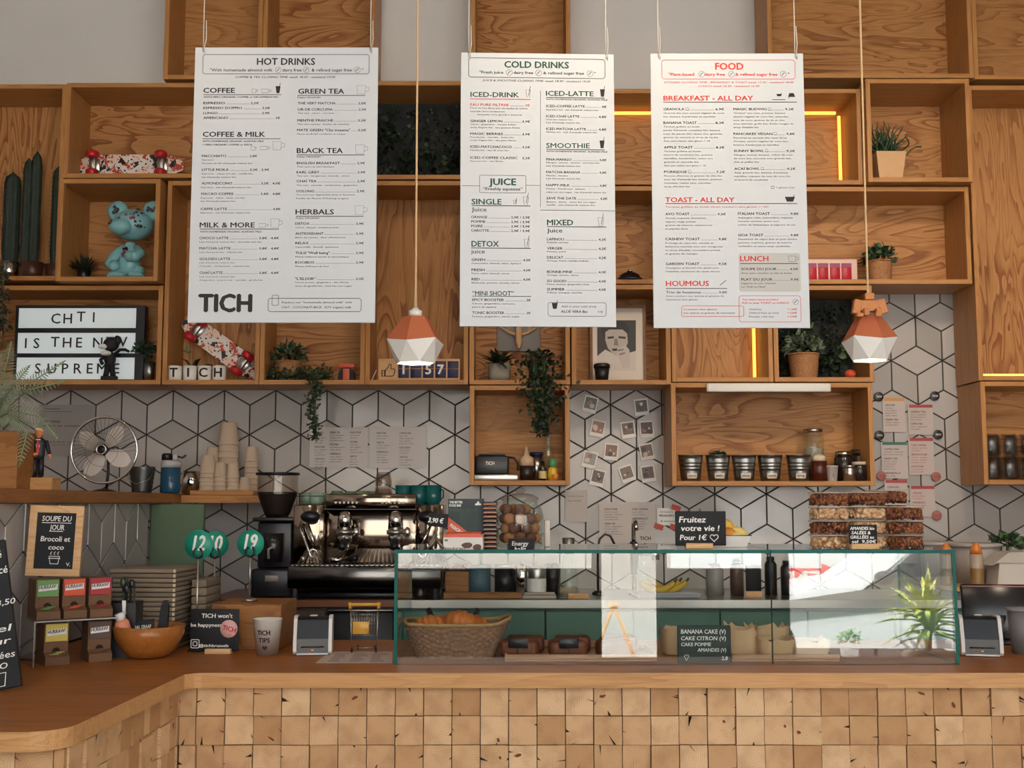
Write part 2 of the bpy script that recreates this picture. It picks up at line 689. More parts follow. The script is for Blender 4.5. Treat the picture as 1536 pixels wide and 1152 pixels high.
# diamond tiles of the back wall (cube pattern), each a bevelled plate over dark grout
tile_m, _nt, _b = new_mat('white_glazed_tile')
_gi = _nt.nodes.new('ShaderNodeNewGeometry')
_mr = _nt.nodes.new('ShaderNodeMix'); _mr.data_type = 'RGBA'
_mr.inputs['A'].default_value = lin('#9d9895')
_mr.inputs['B'].default_value = lin('#b5b0ad')
_nt.links.new(_gi.outputs['Random Per Island'], _mr.inputs['Factor'])
_nt.links.new(_mr.outputs['Result'], _b.inputs['Base Color'])
_b.inputs['Roughness'].default_value = .16
_tc = _nt.nodes.new('ShaderNodeTexCoord')
_nz = _nt.nodes.new('ShaderNodeTexNoise'); _nz.inputs['Scale'].default_value = 9
_bp = _nt.nodes.new('ShaderNodeBump'); _bp.inputs['Strength'].default_value = .25; _bp.inputs['Distance'].default_value = .01
_nt.links.new(_tc.outputs['Object'], _nz.inputs['Vector'])
_nt.links.new(_nz.outputs['Fac'], _bp.inputs['Height'])
_nt.links.new(_bp.outputs[0], _b.inputs['Normal'])


def clip(poly, ax, val, keep_less):
 out = []
 n = len(poly)
 for i in range(n):
  a, b = poly[i], poly[(i + 1) % n]
  ia = (a[ax] <= val) == keep_less
  ib = (b[ax] <= val) == keep_less
  if ia:
   out.append(a)
  if ia != ib:
   t = (val - a[ax]) / (b[ax] - a[ax])
   out.append((a[0] + (b[0] - a[0]) * t, a[1] + (b[1] - a[1]) * t))
 return out


def tiles(mb, star, e, x0, x1, z0, z1, gap, rng, place):
 w = e * math.cos(PI / 6)
 sx, sz = star
 i0, i1 = int((x0 - sx) / w) - 3, int((x1 - sx) / w) + 3
 j0, j1 = int((z0 - sz) / (1.5 * e)) - 3, int((z1 - sz) / (1.5 * e)) + 3
 for j in range(j0, j1):
  for i in range(i0, i1):
   cx = sx + (2 * i + (j % 2)) * w
   cz = sz + j * 1.5 * e
   # star vertex at (cx, cz): diamond to its right, two upright rhombi below
   quads = [[(cx, cz), (cx + w, cz - e / 2), (cx + 2 * w, cz), (cx + w, cz + e / 2)],
      [(cx, cz), (cx, cz - e), (cx + w, cz - 1.5 * e), (cx + w, cz - e / 2)],
      [(cx, cz), (cx - w, cz - e / 2), (cx - w, cz - 1.5 * e), (cx, cz - e)]]
   for q in quads:
    mx = sum(p[0] for p in q) / 4
    mz = sum(p[1] for p in q) / 4
    g = gap / (e * .86)
    q = [(mx + (p[0] - mx) * (1 - g), mz + (p[1] - mz) * (1 - g)) for p in q]
    for ax, val, kl in ((0, x1, True), (0, x0, False), (1, z1, True), (1, z0, False)):
     q = clip(q, ax, val, kl)
     if len(q) < 3:
      break
    if len(q) < 3:
     continue
    ar = sum(q[k][0] * q[(k + 1) % len(q)][1] - q[(k + 1) % len(q)][0] * q[k][1] for k in range(len(q))) / 2
    if abs(ar) < 1e-5:
     continue
    if ar < 0:
     q = q[::-1]
    n = len(q)
    mx = sum(p[0] for p in q) / n
    mz = sum(p[1] for p in q) / n
    tx, tz = rng.uniform(-.008, .008), rng.uniform(-.008, .008)
    inn = [(mx + (p[0] - mx) * .97, mz + (p[1] - mz) * .97) for p in q]
    vs = [place(p[0], p[1], 0) for p in q]
    vs += [place(p[0], p[1], .004 + (p[0] - mx) * tx + (p[1] - mz) * tz) for p in inn]
    fs = [tuple(range(n, 2 * n))] + [(k, (k + 1) % n, n + (k + 1) % n, n + k) for k in range(n)]
    mb.add(vs, fs, 0, False)


rng = random.Random(4)
mb = MB()
zt0, zt1 = 1.05, PZ(428, YW)
sL = P(219, 652, YW)
sR = P(917, 741, YW)
xb = PX(722, YW, 700)
E = .139
tiles(mb, (sL.x, sL.z), E, XL + .004, xb, zt0, zt1, .0044, rng, lambda x, z, d: (x, YW + .008 - d, z))
tiles(mb, (sR.x, sR.z), E, xb, XR - .004, zt0, zt1, .0044, rng, lambda x, z, d: (x, YW + .008 - d, z))
mb.box(XL, XR, YW + .0075, YW + .0118, zt0 - .3, zt1, 1)
struct(mb.build('wall_back_tiles', [tile_m, grout]))

# ------------------------------------------------------------------ wooden wall boxes
YF = 5.18
TB = .021


def wall_box(x0, x1, y0, y1, label, back='h', yf=YF, px=True, ledge=0.0):
 """open wooden box: pixel outline of its front frame, depth back to the wall"""
 X0, X1 = PX(x0, yf, (max(y0, 0) + y1) / 2), PX(x1, yf, (max(y0, 0) + y1) / 2)
 Z1 = CEIL - .003 if y0 < 0 else PZ(y0, yf)
 Z0 = PZ(y1, yf)
 g = .0008
 X0 += g; X1 -= g; Z0 += g; Z1 -= g
 t = thing('wooden_shelf_box', label, 'shelf', ((X0 + X1) / 2, YW - .002, Z0), 0, 'wooden boxes on the back wall')
 w, h, d = X1 - X0, Z1 - Z0, YW - .002 - yf
 for a in (-1, 1):
  mb = MB()
  xs = a * (w / 2 - TB)
  mb.rbox(min(xs, a * w / 2), max(xs, a * w / 2), -d, 0, 0, h, .0012, seg=1, smooth=False)
  mb.build('side_panel', frame_v, t)
 for nm, za in (('bottom_panel', 0), ('top_panel', h - TB)):
  mb = MB()
  mb.rbox(-w / 2 + TB, w / 2 - TB, -d - ledge, 0, za, za + TB, .0012, seg=1, smooth=False)
  mb.build(nm, frame_h, t)
 if back:
  mb = MB()
  mb.box(-w / 2 + TB, w / 2 - TB, -.014, -.002, TB, h - TB)
  mb.build('back_panel', ply_h if back == 'h' else ply_v, t)
 return dict(t=t, x0=X0 + TB, x1=X1 - TB, z0=Z0 + TB, z1=Z1 - TB, yf=yf, yb=YW - .016)


B = {}
for key, args in dict(
 t1=(246, 394, -9, 119, 'wooden box under the ceiling, above the left end of the left menu board', 'h'),
 t2=(394, 562, -9, 119, 'wooden box under the ceiling, right above the hot drinks board', 'h'),
 t3=(706, 856, -9, 125, 'wooden box under the ceiling above the cold drinks board', 'h'),
 t4=(1151, 1459, -9, 117, 'wide wooden box under the ceiling above the food board', 'h'),
 t5=(1459, 1650, -9, 119, 'wooden box in the top right corner under the ceiling', 'h'),
 cactus=(-110, 95, 126, 421, 'tall wooden box holding the cacti at the left edge', 'v'),
 board=(97, 470, 124, 267, 'wide wooden box with the skateboard lying on its side', 'h'),
 moss=(470, 704, 121, 269, 'wooden box lined with green leaves between the two left boards', None),
 orchid=(247, 392, 271, 577, 'tall wooden box holding the letter cups and the tilted skateboard', 'v'),
 light=(-110, 243, 428, 577, 'wide wooden box holding the lit letter sign', 'h'),
 basket=(392, 549, 271, 577, 'wooden box with the trailing plant and small red telephone', 'h'),
 counter=(549, 703, 271, 577, 'tall wooden box with upright grain behind the left pendant lamp', 'v'),
 c1=(704, 855, 131, 330, 'wooden box hidden behind the upper half of the cold drinks board', 'h'),
 horns=(704, 855, 331, 577, 'wooden box with the carved antlers and grey plant pot', 'h'),
 ledbox=(857, 1293, 133, 277, 'wide wooden box edged with a glowing warm light strip', 'h'),
 clock=(857, 1006, 279, 426, 'wooden box with the small black object between two menu boards', 'h'),
 portrait=(857, 1006, 427, 577, 'wooden box holding the framed black and white portrait', 'h'),
 pink=(1007, 1456, 280, 426, 'wide wooden box with the pink display and a basket plant', 'h'),
 glow=(1007, 1159, 428, 573, 'wooden box with an upright glowing strip under the food board', 'v'),
 fern=(1160, 1310, 428, 573, 'wooden box lined with dark leaves behind the right pendant lamp', None),
 buckets=(1007, 1311, 574, 729, 'wide wooden box holding five zinc buckets', 'h'),
 toaster=(704, 855, 578, 728, 'lowest wooden box left of the instant photos', 'h'),
 tall=(1459, 1650, 128, 571, 'tall wooden box with a bright panel at the right edge', 'v'),
 glasses=(1473, 1660, 572, 727, 'wooden box with drinking glasses at the right edge', 'h'),
).items():
 B[key] = wall_box(*args)
B['bear'] = wall_box(86, 239, 268, 422, 'protruding wooden box with the light blue bear figurine', 'h', 5.11)
B['succ'] = wall_box(1300, 1457, 118, 273, 'protruding wooden box with the spiky plant in a square pot', 'h', 5.12)


def strip(box, name, b, label=None):
 mb = MB()
 mb.rbox(*b, .002, seg=1)
 t = box['t']
 o = mb.build(name, led, t)
 o.location = -Vector(t.location)
 o['label'] = 'glowing warm light strip'
 return o


bb = B['ledbox']
strip(bb, 'light_strip', (bb['x0'] + .01, bb['x1'] - .03, bb['yb'] - .03, bb['yb'] - .018, bb['z1'] - .022, bb['z1'] - .008))
strip(bb, 'light_strip', (bb['x1'] - .022, bb['x1'] - .008, bb['yb'] - .03, bb['yb'] - .018, bb['z0'] + .01, bb['z1'] - .03))
bb = B['glow']
strip(bb, 'light_strip', (bb['x1'] - .022, bb['x1'] - .008, bb['yb'] - .03, bb['yb'] - .018, bb['z0'] + .01, bb['z1'] - .01))
bb = B['tall']
strip(bb, 'light_strip', (bb['x0'] + .004, bb['x1'] - .02, bb['yf'] + .02, bb['yf'] + .03, bb['z0'] + .001, bb['z0'] + .011))

# ------------------------------------------------------------------ side wall, ledge
XS = -1.5
ZL = H                       # underside of the ledge is at eye level
wallbox('wall_partition', grout, XS - .12, XS - .0085, 2.3, 4.86, 0, ZL)
mb = MB()
sy = 1.5 * F / 609
tiles(mb, (sy, 1.52 - 92 / F * sy), .158, 2.32, 4.86, 1.055, ZL, .006, random.Random(9), lambda a, z, d: (XS - .008 + d, a, z))
struct(mb.build('wall_partition_tiles', [tile_m, grout]))

t = thing('wall_ledge', 'long wooden ledge above the tea boxes, carrying the fan and cups', 'ledge', (XS, 4, ZL))
mb = MB()
mb.rbox(XL + .01, .03, 2.3 - 4, YW - .005 - 4, .001, .043, .002, seg=1, smooth=False, M=tr(0, 0, 0)) if False else None
mb.rbox(-1.3, .03, -1.6, YW - .012 - 4, .001, .043, .002, seg=1, smooth=False)
mb.build('ledge_board', ledge_wood, t)
mb = MB()
mb.rbox(.031, PX(392, 5.2) - XS, 1.2, YW - .012 - 4, .001, .036, .002, seg=1, smooth=False)
mb.build('back_board', frame_h, t)
ZLT = ZL + .043

# green panel under the back shelf
mb = MB()
mb.rbox(PX(226, 4.9), PX(306, 4.9), 4.9, 4.93, .0, ZL - .003, .003, seg=1, smooth=False)
struct(mb.build('wall_panel', mat('green_wall_paint', '#54684f', .6)))

# ------------------------------------------------------------------ bar counter
ZC = 1.052
YC = 3.3
YB = 4.09
t = thing('bar_counter', 'L-shaped wooden bar counter clad in square end-grain blocks', 'counter', (0, YC, 0))
out = [(3.19, 0), (-.86, 0), (-.88, -.006), (-.90, -.03)]
for i in range(9):
 a = R(0 - 90 * i / 8)
 out.append((-1.01 + .085 * math.cos(a), -.755 + .085 * math.sin(a)))
out += [(-1.489, -.84), (-1.489, YB - YC), (3.19, YB - YC)]
out = out[::-1]
mb = MB()
n = len(out)
vs = [(x, y, ZC - .041) for x, y in out] + [(x, y, ZC - .003) for x, y in out]
cx = [(x, y) for x, y in out]
vs += [(x, y, ZC) for x, y in out]
mb.add(vs, [tuple(2 * n + i for i in reversed(range(n)))], 0)
mb.add(vs, [tuple(range(n))], 1)
mb.add(vs, [(i, n + i, n + (i + 1) % n, (i + 1) % n) for i in range(n)] + [(n + i, 2 * n + i, 2 * n + (i + 1) % n, n + (i + 1) % n) for i in range(n)], 1)
mb.build('countertop', [top_wood, edge_wood], t)

# end-grain block
blk, _nt, _b = new_mat('end_grain_block')
N_, L_ = _nt.nodes, _nt.links
_gi = N_.new('ShaderNodeNewGeometry')
_uv = N_.new('ShaderNodeUVMap'); _uv.uv_map = 'uv'
_nz = N_.new('ShaderNodeTexNoise'); _nz.inputs['Scale'].default_value = 2.2; _nz.inputs['Detail'].default_value = 2
L_.new(_uv.outputs[0], _nz.inputs['Vector'])
_vl = N_.new('ShaderNodeVectorMath'); _vl.operation = 'LENGTH'
L_.new(_uv.outputs[0], _vl.inputs[0])
_ad = N_.new('ShaderNodeMath'); _ad.operation = 'MULTIPLY_ADD'; _ad.inputs[1].default_value = .22
L_.new(_nz.outputs['Fac'], _ad.inputs[0]); L_.new(_vl.outputs['Value'], _ad.inputs[2])
_mk = N_.new('ShaderNodeMath'); _mk.operation = 'MULTIPLY'; _mk.inputs[1].default_value = 14
L_.new(_ad.outputs[0], _mk.inputs[0])
_fr = N_.new('ShaderNodeMath'); _fr.operation = 'FRACT'
L_.new(_mk.outputs[0], _fr.inputs[0])
_rp = N_.new('ShaderNodeValToRGB')
_rp.color_ramp.elements[0].color = (0, 0, 0, 1); _rp.color_ramp.elements[1].color = (1, 1, 1, 1)
_rp.color_ramp.elements[0].position = .45
L_.new(_fr.outputs[0], _rp.inputs[0])
_tone = N_.new('ShaderNodeValToRGB')
_e = _tone.color_ramp.elements
_e[0].color = lin('#b48658'); _e[1].color = lin('#e2bd92')
_e.new(.3).color = lin('#c99e70'); _e.new(.7).color = lin('#d8b084')
L_.new(_gi.outputs['Random Per Island'], _tone.inputs[0])
_n2 = N_.new('ShaderNodeTexNoise'); _n2.inputs['Scale'].default_value = 1.1; _n2.inputs['Detail'].default_value = 4
L_.new(_uv.outputs[0], _n2.inputs['Vector'])
_r2 = N_.new('ShaderNodeMapRange'); _r2.inputs['From Min'].default_value = .45; _r2.inputs['From Max'].default_value = .8; _r2.inputs['To Max'].default_value = .5
L_.new(_n2.outputs['Fac'], _r2.inputs[0])
_m0 = N_.new('ShaderNodeMath'); _m0.operation = 'MULTIPLY_ADD'; _m0.inputs[1].default_value = .28
L_.new(_rp.outputs[0], _m0.inputs[0]); L_.new(_r2.outputs[0], _m0.inputs[2])
_mx = N_.new('ShaderNodeMix'); _mx.data_type = 'RGBA'
L_.new(_m0.outputs[0], _mx.inputs['Factor'])
L_.new(_tone.outputs[0], _mx.inputs['A']); _mx.inputs['B'].default_value = lin('#87552d')
L_.new(_mx.outputs['Result'], _b.inputs['Base Color'])
_b.inputs['Roughness'].default_value = .65
crack = mat('wood_crack', '#2a170c', .9)
knot = mat('wood_knot', '#6b3418', .7)


def blocks(name, parent, width, top, rows, size, place, rng, first=1.0, back=True):
 """wall of square end-grain blocks; place(a, z, out) -> point"""
 mb = MB()
 uv = []
 nc = int(width / size) + 2
 flip = (place(1, 0, 0) - place(0, 0, 0)).cross(Vector((0, 0, 1))).dot(place(0, 0, 1) - place(0, 0, 0)) < 0

 def face(pts, mi, uvs=None):
  if flip:
   pts = pts[::-1]
   uvs = uvs[::-1] if uvs else None
  mb.add([place(*p) for p in pts], [tuple(range(len(pts)))], mi)
  uv.extend(uvs if uvs else [(0.3, 0.2)] * len(pts))
 for r in range(rows):
  z1 = top - r * size
  z0 = z1 - size
  a = -(1 - first) * size
  while a < width - .002:
   a0, a1 = max(a, 0) + .0012, min(a + size, width) - .0012
   a += size
   if a1 - a0 < .004:
    continue
   o = rng.uniform(0, .012)
   tl = rng.uniform(-.003, .003)
   ci, cj = rng.uniform(-.45, 1.45), rng.uniform(-.45, 1.45)
   if rng.random() < .25:
    ci += rng.choice((-1, 1)) * 1.2
   u0, u1 = -ci, 1 - ci
   w0, w1 = -cj, 1 - cj
   b0, b1 = z0 + .0012, z1 - .0012
   oo = [o - tl, o + tl, o + tl, o - tl]
   bs = mb.add([place(a0, b0, oo[0]), place(a1, b0, oo[1]), place(a1, b1, oo[2]), place(a0, b1, oo[3]),
       place(a0, b0, -.03), place(a1, b0, -.03), place(a1, b1, -.03), place(a0, b1, -.03)], [])
   fl = [((0, 1, 2, 3), [(u0, w0), (u1, w0), (u1, w1), (u0, w1)])]
   for i in range(4):
    j = (i + 1) % 4
    c4 = [(u0, w0), (u1, w0), (u1, w1), (u0, w1)]
    fl.append(((j, i, 4 + i, 4 + j), [c4[j], c4[i], c4[i], c4[j]]))
   for f, u in fl:
    if flip:
     f, u = f[::-1], u[::-1]
    mb.f.append(tuple(bs + q for q in f)); mb.mi.append(0); mb.sm.append(False); uv.extend(u)
   # drying cracks: thin dark wedges running from an edge towards the heart
   om = max(oo) + .0012
   hx, hz = a0 + (a1 - a0) * min(max(ci, .25), .75), b0 + (b1 - b0) * min(max(cj, .25), .75)
   for _ in range(rng.choice((0, 1, 1, 1, 2))):
    sd = rng.randrange(4)
    q = rng.uniform(.2, .8)
    ex, ez = ((a0 + (a1 - a0) * q, b0), (a0 + (a1 - a0) * q, b1), (a0, b0 + (b1 - b0) * q), (a1, b0 + (b1 - b0) * q))[sd]
    ln = rng.uniform(.15, .55)
    wd_ = rng.uniform(.0012, .0045) * size / .08
    px, pz = ex + (hx - ex) * ln, ez + (hz - ez) * ln
    if sd < 2:
     tri = [(ex - wd_, ez), (ex + wd_, ez), (px, pz)]
     if sd == 1:
      tri = tri[::-1]
    else:
     tri = [(ex, ez + wd_), (ex, ez - wd_), (px, pz)]
     if sd == 3:
      tri = tri[::-1]
    face([(x, z, om) for x, z in tri], 1)
   if rng.random() < .14:
    kx, kz = rng.uniform(a0 + .012, a1 - .012), rng.uniform(b0 + .012, b1 - .012)
    ra, rb, an = rng.uniform(.004, .012), rng.uniform(.002, .005), rng.uniform(0, PI)
    el = []
    for i in range(9):
     th = 2 * PI * i / 9
     x, z = ra * math.cos(th) * rng.uniform(.7, 1.2), rb * math.sin(th) * rng.uniform(.7, 1.2)
     el.append((kx + x * math.cos(an) - z * math.sin(an), kz + x * math.sin(an) + z * math.cos(an), om))
    face(el, 2)
 if back:
  z0 = max(0.0, top - rows * size)
  face([(0, z0, -.02), (width, z0, -.02), (width, top, -.02), (0, top, -.02)], 1)
 return mb.build(name, [blk, crack, knot], parent, uv=uv)


blocks('front_cladding', t, 4.11, ZC - .043, 13, .0792, lambda a, z, o: Vector((-.928 + a, .04 - o, z)), random.Random(2), first=.6)
blocks('side_cladding', t, .82, ZC - .043, 13, .0792, lambda a, z, o: Vector((-.936 + o, -.775 + a, z)), random.Random(3))
blocks('arm_cladding', t, .55, ZC - .043, 13, .0792, lambda a, z, o: Vector((-1.487 + a, -.785 - o, z)), random.Random(5), first=.66)

# ------------------------------------------------------------------ back counter
ZB = 1.127
YK = 4.85
xs0 = PX(592, YK, 900)
t = thing('back_worktop', 'steel-edged worktop along the back wall, seen through the glass case', 'worktop', (xs0, YK, ZB))
mb = MB(); mb.rbox(0.001, 3.19 - xs0, 0, YW - YK - .002, -.036, 0, .002, seg=1, smooth=False); mb.build('steel_top', steel, t)
t = thing('wooden_worktop', 'dark wooden worktop under the espresso machine', 'worktop', (xs0, YK, ZB))
mb = MB(); mb.rbox(PX(307, YK) - xs0, -.001, 0, YW - YK - .002, -.032, 0, .003, seg=1, smooth=False); mb.build('wooden_top', mat('worktop_dark', '#6d3f22', .35, var=.2, vs=8), t)
xc = xs0 + .004
seams = [592, 687, 818, 949, 1080, 1211, 1342, 1473, 1604]
for i, (a, b) in enumerate(zip(seams, seams[1:])):
 a, b = PX(a, YK + .02, 930), PX(b, YK + .02, 930)
 pos = ('first', 'second', 'third', 'fourth', 'fifth', 'sixth', 'seventh', 'eighth')[i]
 t = thing('base_cabinet', f'green base cabinet under the steel worktop, {pos} from the left', 'cabinet', (a, YK, 0), 0, 'green base cabinets')
 mb = MB(); mb.box(.001, b - a - .001, .04, .5, 0, ZB - .04); mb.build('cabinet_body', green_pt, t)
 mb = MB(); mb.rbox(.003, b - a - .003, .018, .039, .08, ZB - .048, .002, seg=1, smooth=False); mb.build('door', green_pt, t)
a, b = PX(490, YK, 930), PX(591, YK, 930)
t = thing('undercounter_fridge', 'black undercounter fridge left of the green cabinets', 'fridge', (a, YK, 0))
mb = MB(); mb.box(.001, b - a - .001, .035, .5, 0, ZB - .036); mb.build('fridge_body', black, t)
mb = MB(); mb.rbox(.004, b - a - .004, .006, .034, .05, ZB - .05, .004, seg=1); mb.build('door', black, t)
mb = MB(); mb.rbox(.004, b - a - .004, -.012, .005, ZB - .047, ZB - .039, .002, seg=1); mb.build('handle', steel, t)
a, b = PX(400, YK, 930), PX(489, YK, 930)
t = thing('drawer_unit', 'dark brown drawer unit behind the left card reader', 'cabinet', (a, YK, 0))
mb = MB(); mb.box(.001, b - a - .001, .03, .5, 0, ZB - .036); mb.build('cabinet_body', mat('dark_brown', '#3a2318', .5), t)
mb = MB(); mb.rbox(.004, b - a - .004, .008, .029, .75, ZB - .044, .002, seg=1, smooth=False); mb.build('drawer', mat('dark_brown_b', '#412a1c', .5), t)

# ------------------------------------------------------------------ glass display case
GX0, GX1 = PX(591, 3.47, 950), PX(1437, 3.47, 950)
GY0, GY1 = 3.465, 3.965
GZ1 = 1.384
GM = PX(1157, 3.47, 900)
t = thing('display_case', 'long clear glass pastry case with green edges on the counter', 'display case', ((GX0 + GX1) / 2, GY0, ZC))
GC = (GX0 + GX1) / 2
gt = .010


def pane(name, x0, x1, y0, y1, z0, z1, thin):
 mb = MB()
 vs = [(x, y, z) for x in (x0, x1) for y in (y0, y1) for z in (z0, z1)]
 fs = {'x': [(0, 1, 3, 2), (4, 6, 7, 5)], 'y': [(0, 4, 5, 1), (2, 3, 7, 6)], 'z': [(0, 2, 6, 4), (1, 5, 7, 3)]}
 for k in fs:
  mb.add(vs, fs[k], 0 if k == thin else 1)
 o = mb.build(name, [case_glass, glass_edge], t)
 o.location = (-GC, -GY0, -ZC)
 return o


pane('front_pane', GX0 + gt, GM - .001, GY0, GY0 + gt, ZC + .001, GZ1 - gt - .0005, 'y')
pane('front_pane', GM + .001, GX1 - gt, GY0, GY0 + gt, ZC + .001, GZ1 - gt - .0005, 'y')
pane('top_pane', GX0, GM - .001, GY0, GY1, GZ1 - gt, GZ1, 'z')
pane('top_pane', GM + .001, GX1, GY0, GY1, GZ1 - gt, GZ1, 'z')
pane('side_pane', GX0, GX0 + gt - .0005, GY0, GY1, ZC + .001, GZ1 - gt - .0005, 'x')
pane('side_pane', GX1 - gt + .0005, GX1, GY0, GY1, ZC + .001, GZ1 - gt - .0005, 'x')

# ------------------------------------------------------------------ hanging menu boards
YM = 3.55
board_m = mat('board_white', '#c9cdd1', .55)
board_grey = mat('board_grey_panel', '#b9b7b4', .6)
cord_m = mat('white_cord', '#cfc9bd', .7)
MK, MG, MRD, MS, MLB = 0, 1, 2, 3, 4       # black, green, red, soft grey, grey panel
INKS = [ink, ink_green, ink_red, ink_soft, board_grey]


class Board:
 def __init__(self, name, label, x0, x1, y0, y1, rz=0.0):
  c = P((x0 + x1) / 2, (y0 + y1) / 2, YM)
  self.X0, self.X1 = PX(x0, YM, (y0 + y1) / 2), PX(x1, YM, (y0 + y1) / 2)
  self.Z0, self.Z1 = PZ(y1, YM), PZ(y0, YM)
  self.t = thing('menu_board', label, 'menu board', (c.x, YM, self.Z0), rz, 'hanging menu boards')
  self.c = c
  mb = MB()
  mb.rbox(self.X0 - c.x, self.X1 - c.x, 0, .006, 0, self.Z1 - self.Z0, .001, seg=1, smooth=False)
  mb.build('panel', board_m, self.t)
  for X in (self.X0 + .025, self.X1 - .025):
   mb = MB()
   h = self.Z1 - self.Z0
   mb.tube([(X - c.x, .003, h - .015), (X - c.x, .0005, h + .06), (X - c.x, .003, CEIL - self.Z0)], .0016, 6)
   mb.tube([(X - c.x + .006, .006, h + .09), (X - c.x + .008, .004, h + .03), (X - c.x + .002, -.002, h - .012)], .0016, 6)
   mb.build('cord', cord_m, self.t)
   mb = MB()
   mb.tube([(X - c.x, -.0015, h + .004), (X - c.x - .001, -.003, h - .012), (X - c.x + .005, -.003, h - .02), (X - c.x + .006, -.001, h - .01)], .0013, 6)
   mb.build('hook', steel, self.t)
  self.sh = Sheet()
  self.o = (0, 0, 1)

 def z(self, ox, oy, s):
  self.o = (ox, oy, s)

 def p(self, x, y, d=.0008):
  ox, oy, s = self.o
  q = P(ox + x / s, oy + y / s, YM)
  return Vector((q.x - self.c.x, -d, q.z - self.Z0))

 def T(self, s, x0, x1, yb, cap, mi=0, bold=.016, shear=0.0):
  a, b = self.p(x0, yb), self.p(x1, yb)
  k = self.o[2]
  self.sh.t(s, Matrix.Translation(a), cap / k * S(YM), b.x - a.x, mi, 'L', bold, shear)

 def L(self, x0, x1, y, w=2.0, mi=0, y1=None):
  a, b = self.p(x0, y), self.p(x1, y if y1 is None else y1)
  outline(self.sh.mb, [(a.x, a.z), (b.x, b.z)], w / self.o[2] * S(YM), -.0008, mi, False)

 def dots(self, x0, x1, yb):
  """dotted leader"""
  if x1 - x0 < 25:
   return
  self.L(x0, x1, yb - 2, 1.6, 3)

 def item(self, s, x0, x1, yb, price=None, q0=0, q1=0, cap=19, mi=0):
  self.T(s, x0, x1, yb, cap, mi)
  if price:
   self.dots(x1 + 8, q0 - 8, yb)
   self.T(price, q0, q1, yb, cap * .9, mi)

 def D(self, x0, rows, cap=11, mi=3):
  for s, x1, yb in rows:
   self.T(s, x0, x1, yb, cap, mi, .008)

 def RR(self, x0, x1, y0, y1, r=18, w=3.0, mi=0, fill=None):
  a, b = self.p(x0, y1), self.p(x1, y0)
  pts = rrect_pts(a.x, b.x, a.z, b.z, r / self.o[2] * S(YM))
  if fill is not None:
   self.sh.mb.add([(x, -.0004, z) for x, z in pts], [tuple(range(len(pts)))], fill)
  else:
   outline(self.sh.mb, pts, w / self.o[2] * S(YM), -.0008, mi)

 def cup(self, x0, x1, y0, y1, mi=3, w=2.5, fill=False):
  a, b = self.p(x0, y1), self.p(x1, y0)
  wd = b.x - a.x
  body = [(a.x, b.z), (a.x + wd * .06, a.z), (a.x + wd * .68, a.z), (a.x + wd * .74, b.z)]
  if fill:
   self.sh.mb.add([(x, -.0008, z) for x, z in body], [(0, 1, 2, 3)], mi)
   return
  outline(self.sh.mb, body, w / self.o[2] * S(YM), -.0008, mi)
  hh = [(a.x + wd * .73, b.z - (b.z - a.z) * .2), (b.x, b.z - (b.z - a.z) * .25), (b.x, b.z - (b.z - a.z) * .6), (a.x + wd * .7, b.z - (b.z - a.z) * .75)]
  outline(self.sh.mb, hh, w / self.o[2] * S(YM), -.0008, mi, False)

 def tumbler(self, x0, x1, y0, y1, mi=0, fill=False):
  a, b = self.p(x0, y1), self.p(x1, y0)
  wd = b.x - a.x
  body = [(a.x, b.z), (a.x + wd * .2, a.z), (a.x + wd * .8, a.z), (b.x, b.z)]
  if fill:
   self.sh.mb.add([(x, -.0008, z) for x, z in body], [(0, 1, 2, 3)], mi)
  else:
   outline(self.sh.mb, body, .0012, -.0008, mi)
  outline(self.sh.mb, [(a.x + wd * .55, a.z + (b.z - a.z) * .2), (a.x + wd * .95, b.z + (b.z - a.z) * .45)], .0016, -.001, mi, False)

 def ring(self, x, y, r, mi=0):
  a = self.p(x, y)
  rr = r / self.o[2] * S(YM)
  outline(self.sh.mb, [(a.x + rr * math.cos(i * PI / 7), a.z + rr * math.sin(i * PI / 7)) for i in range(14)], .0009, -.0008, mi)
  outline(self.sh.mb, [(a.x - rr * .5, a.z - rr * .5), (a.x, a.z + rr * .2), (a.x + rr * .5, a.z + rr * .5)], .0018, -.0008, mi, False)

 def done(self):
  o = self.sh.build('lettering', INKS, self.t)
  o['label'] = 'printed menu lettering'


# --- hot drinks
b = Board('menu_board', 'hanging white menu board headed HOT DRINKS, leftmost of three', 287, 565, 71, 484)
b.z(0, 0, 1)
b.T('HOT DRINKS', 385.6, 472.3, 97.3, 10.5, 0, .024)
b.T('"With homemade almond milk       dairy free       & refined sugar free       "', 315, 545, 107.3, 4.6, 0, .01)
for x in (417.5, 459.5, 536):
 b.ring(x, 105, 4.6)
b.RR(304, 554, 82, 111, 4, .8)
b.T('COFFEE & TEA CLOSING TIME: week 18.30 - weekend 19.00', 353, 503, 117.3, 3.4, 3, .006, .25)
b.z(280, 60, 5.236)
b.T('COFFEE', 132, 378, 415, 40, 0, .022); b.L(132, 745, 430, 5)
b.cup(512, 558, 387, 415); b.cup(585, 665, 387, 415); b.tumbler(698, 738, 363, 418, 0, True)
b.T('WITH PERU ORGANIC COFFEE or DECAFFEINATED', 132, 720, 455, 13)
b.item('ESPRESSO', 132, 300, 505, '2,5€', 503, 567)
b.item('ESPRESSO DOPPIO', 132, 435, 543, '3,0€', 595, 655)
b.item('LUNGO', 132, 243, 583, '2,9€', 592, 652)
b.item('AMERICANO', 132, 325, 621, '3€', 700, 733)
b.T('COFFEE & MILK', 128, 615, 760, 40, 0, .022); b.L(125, 738, 776, 5)
b.T('WITH HOMEMADE ORGANIC ALMOND MILK', 125, 608, 802, 13)
b.T('+ PERU ORGANIC COFFEE or DECA', 125, 515, 829, 13)
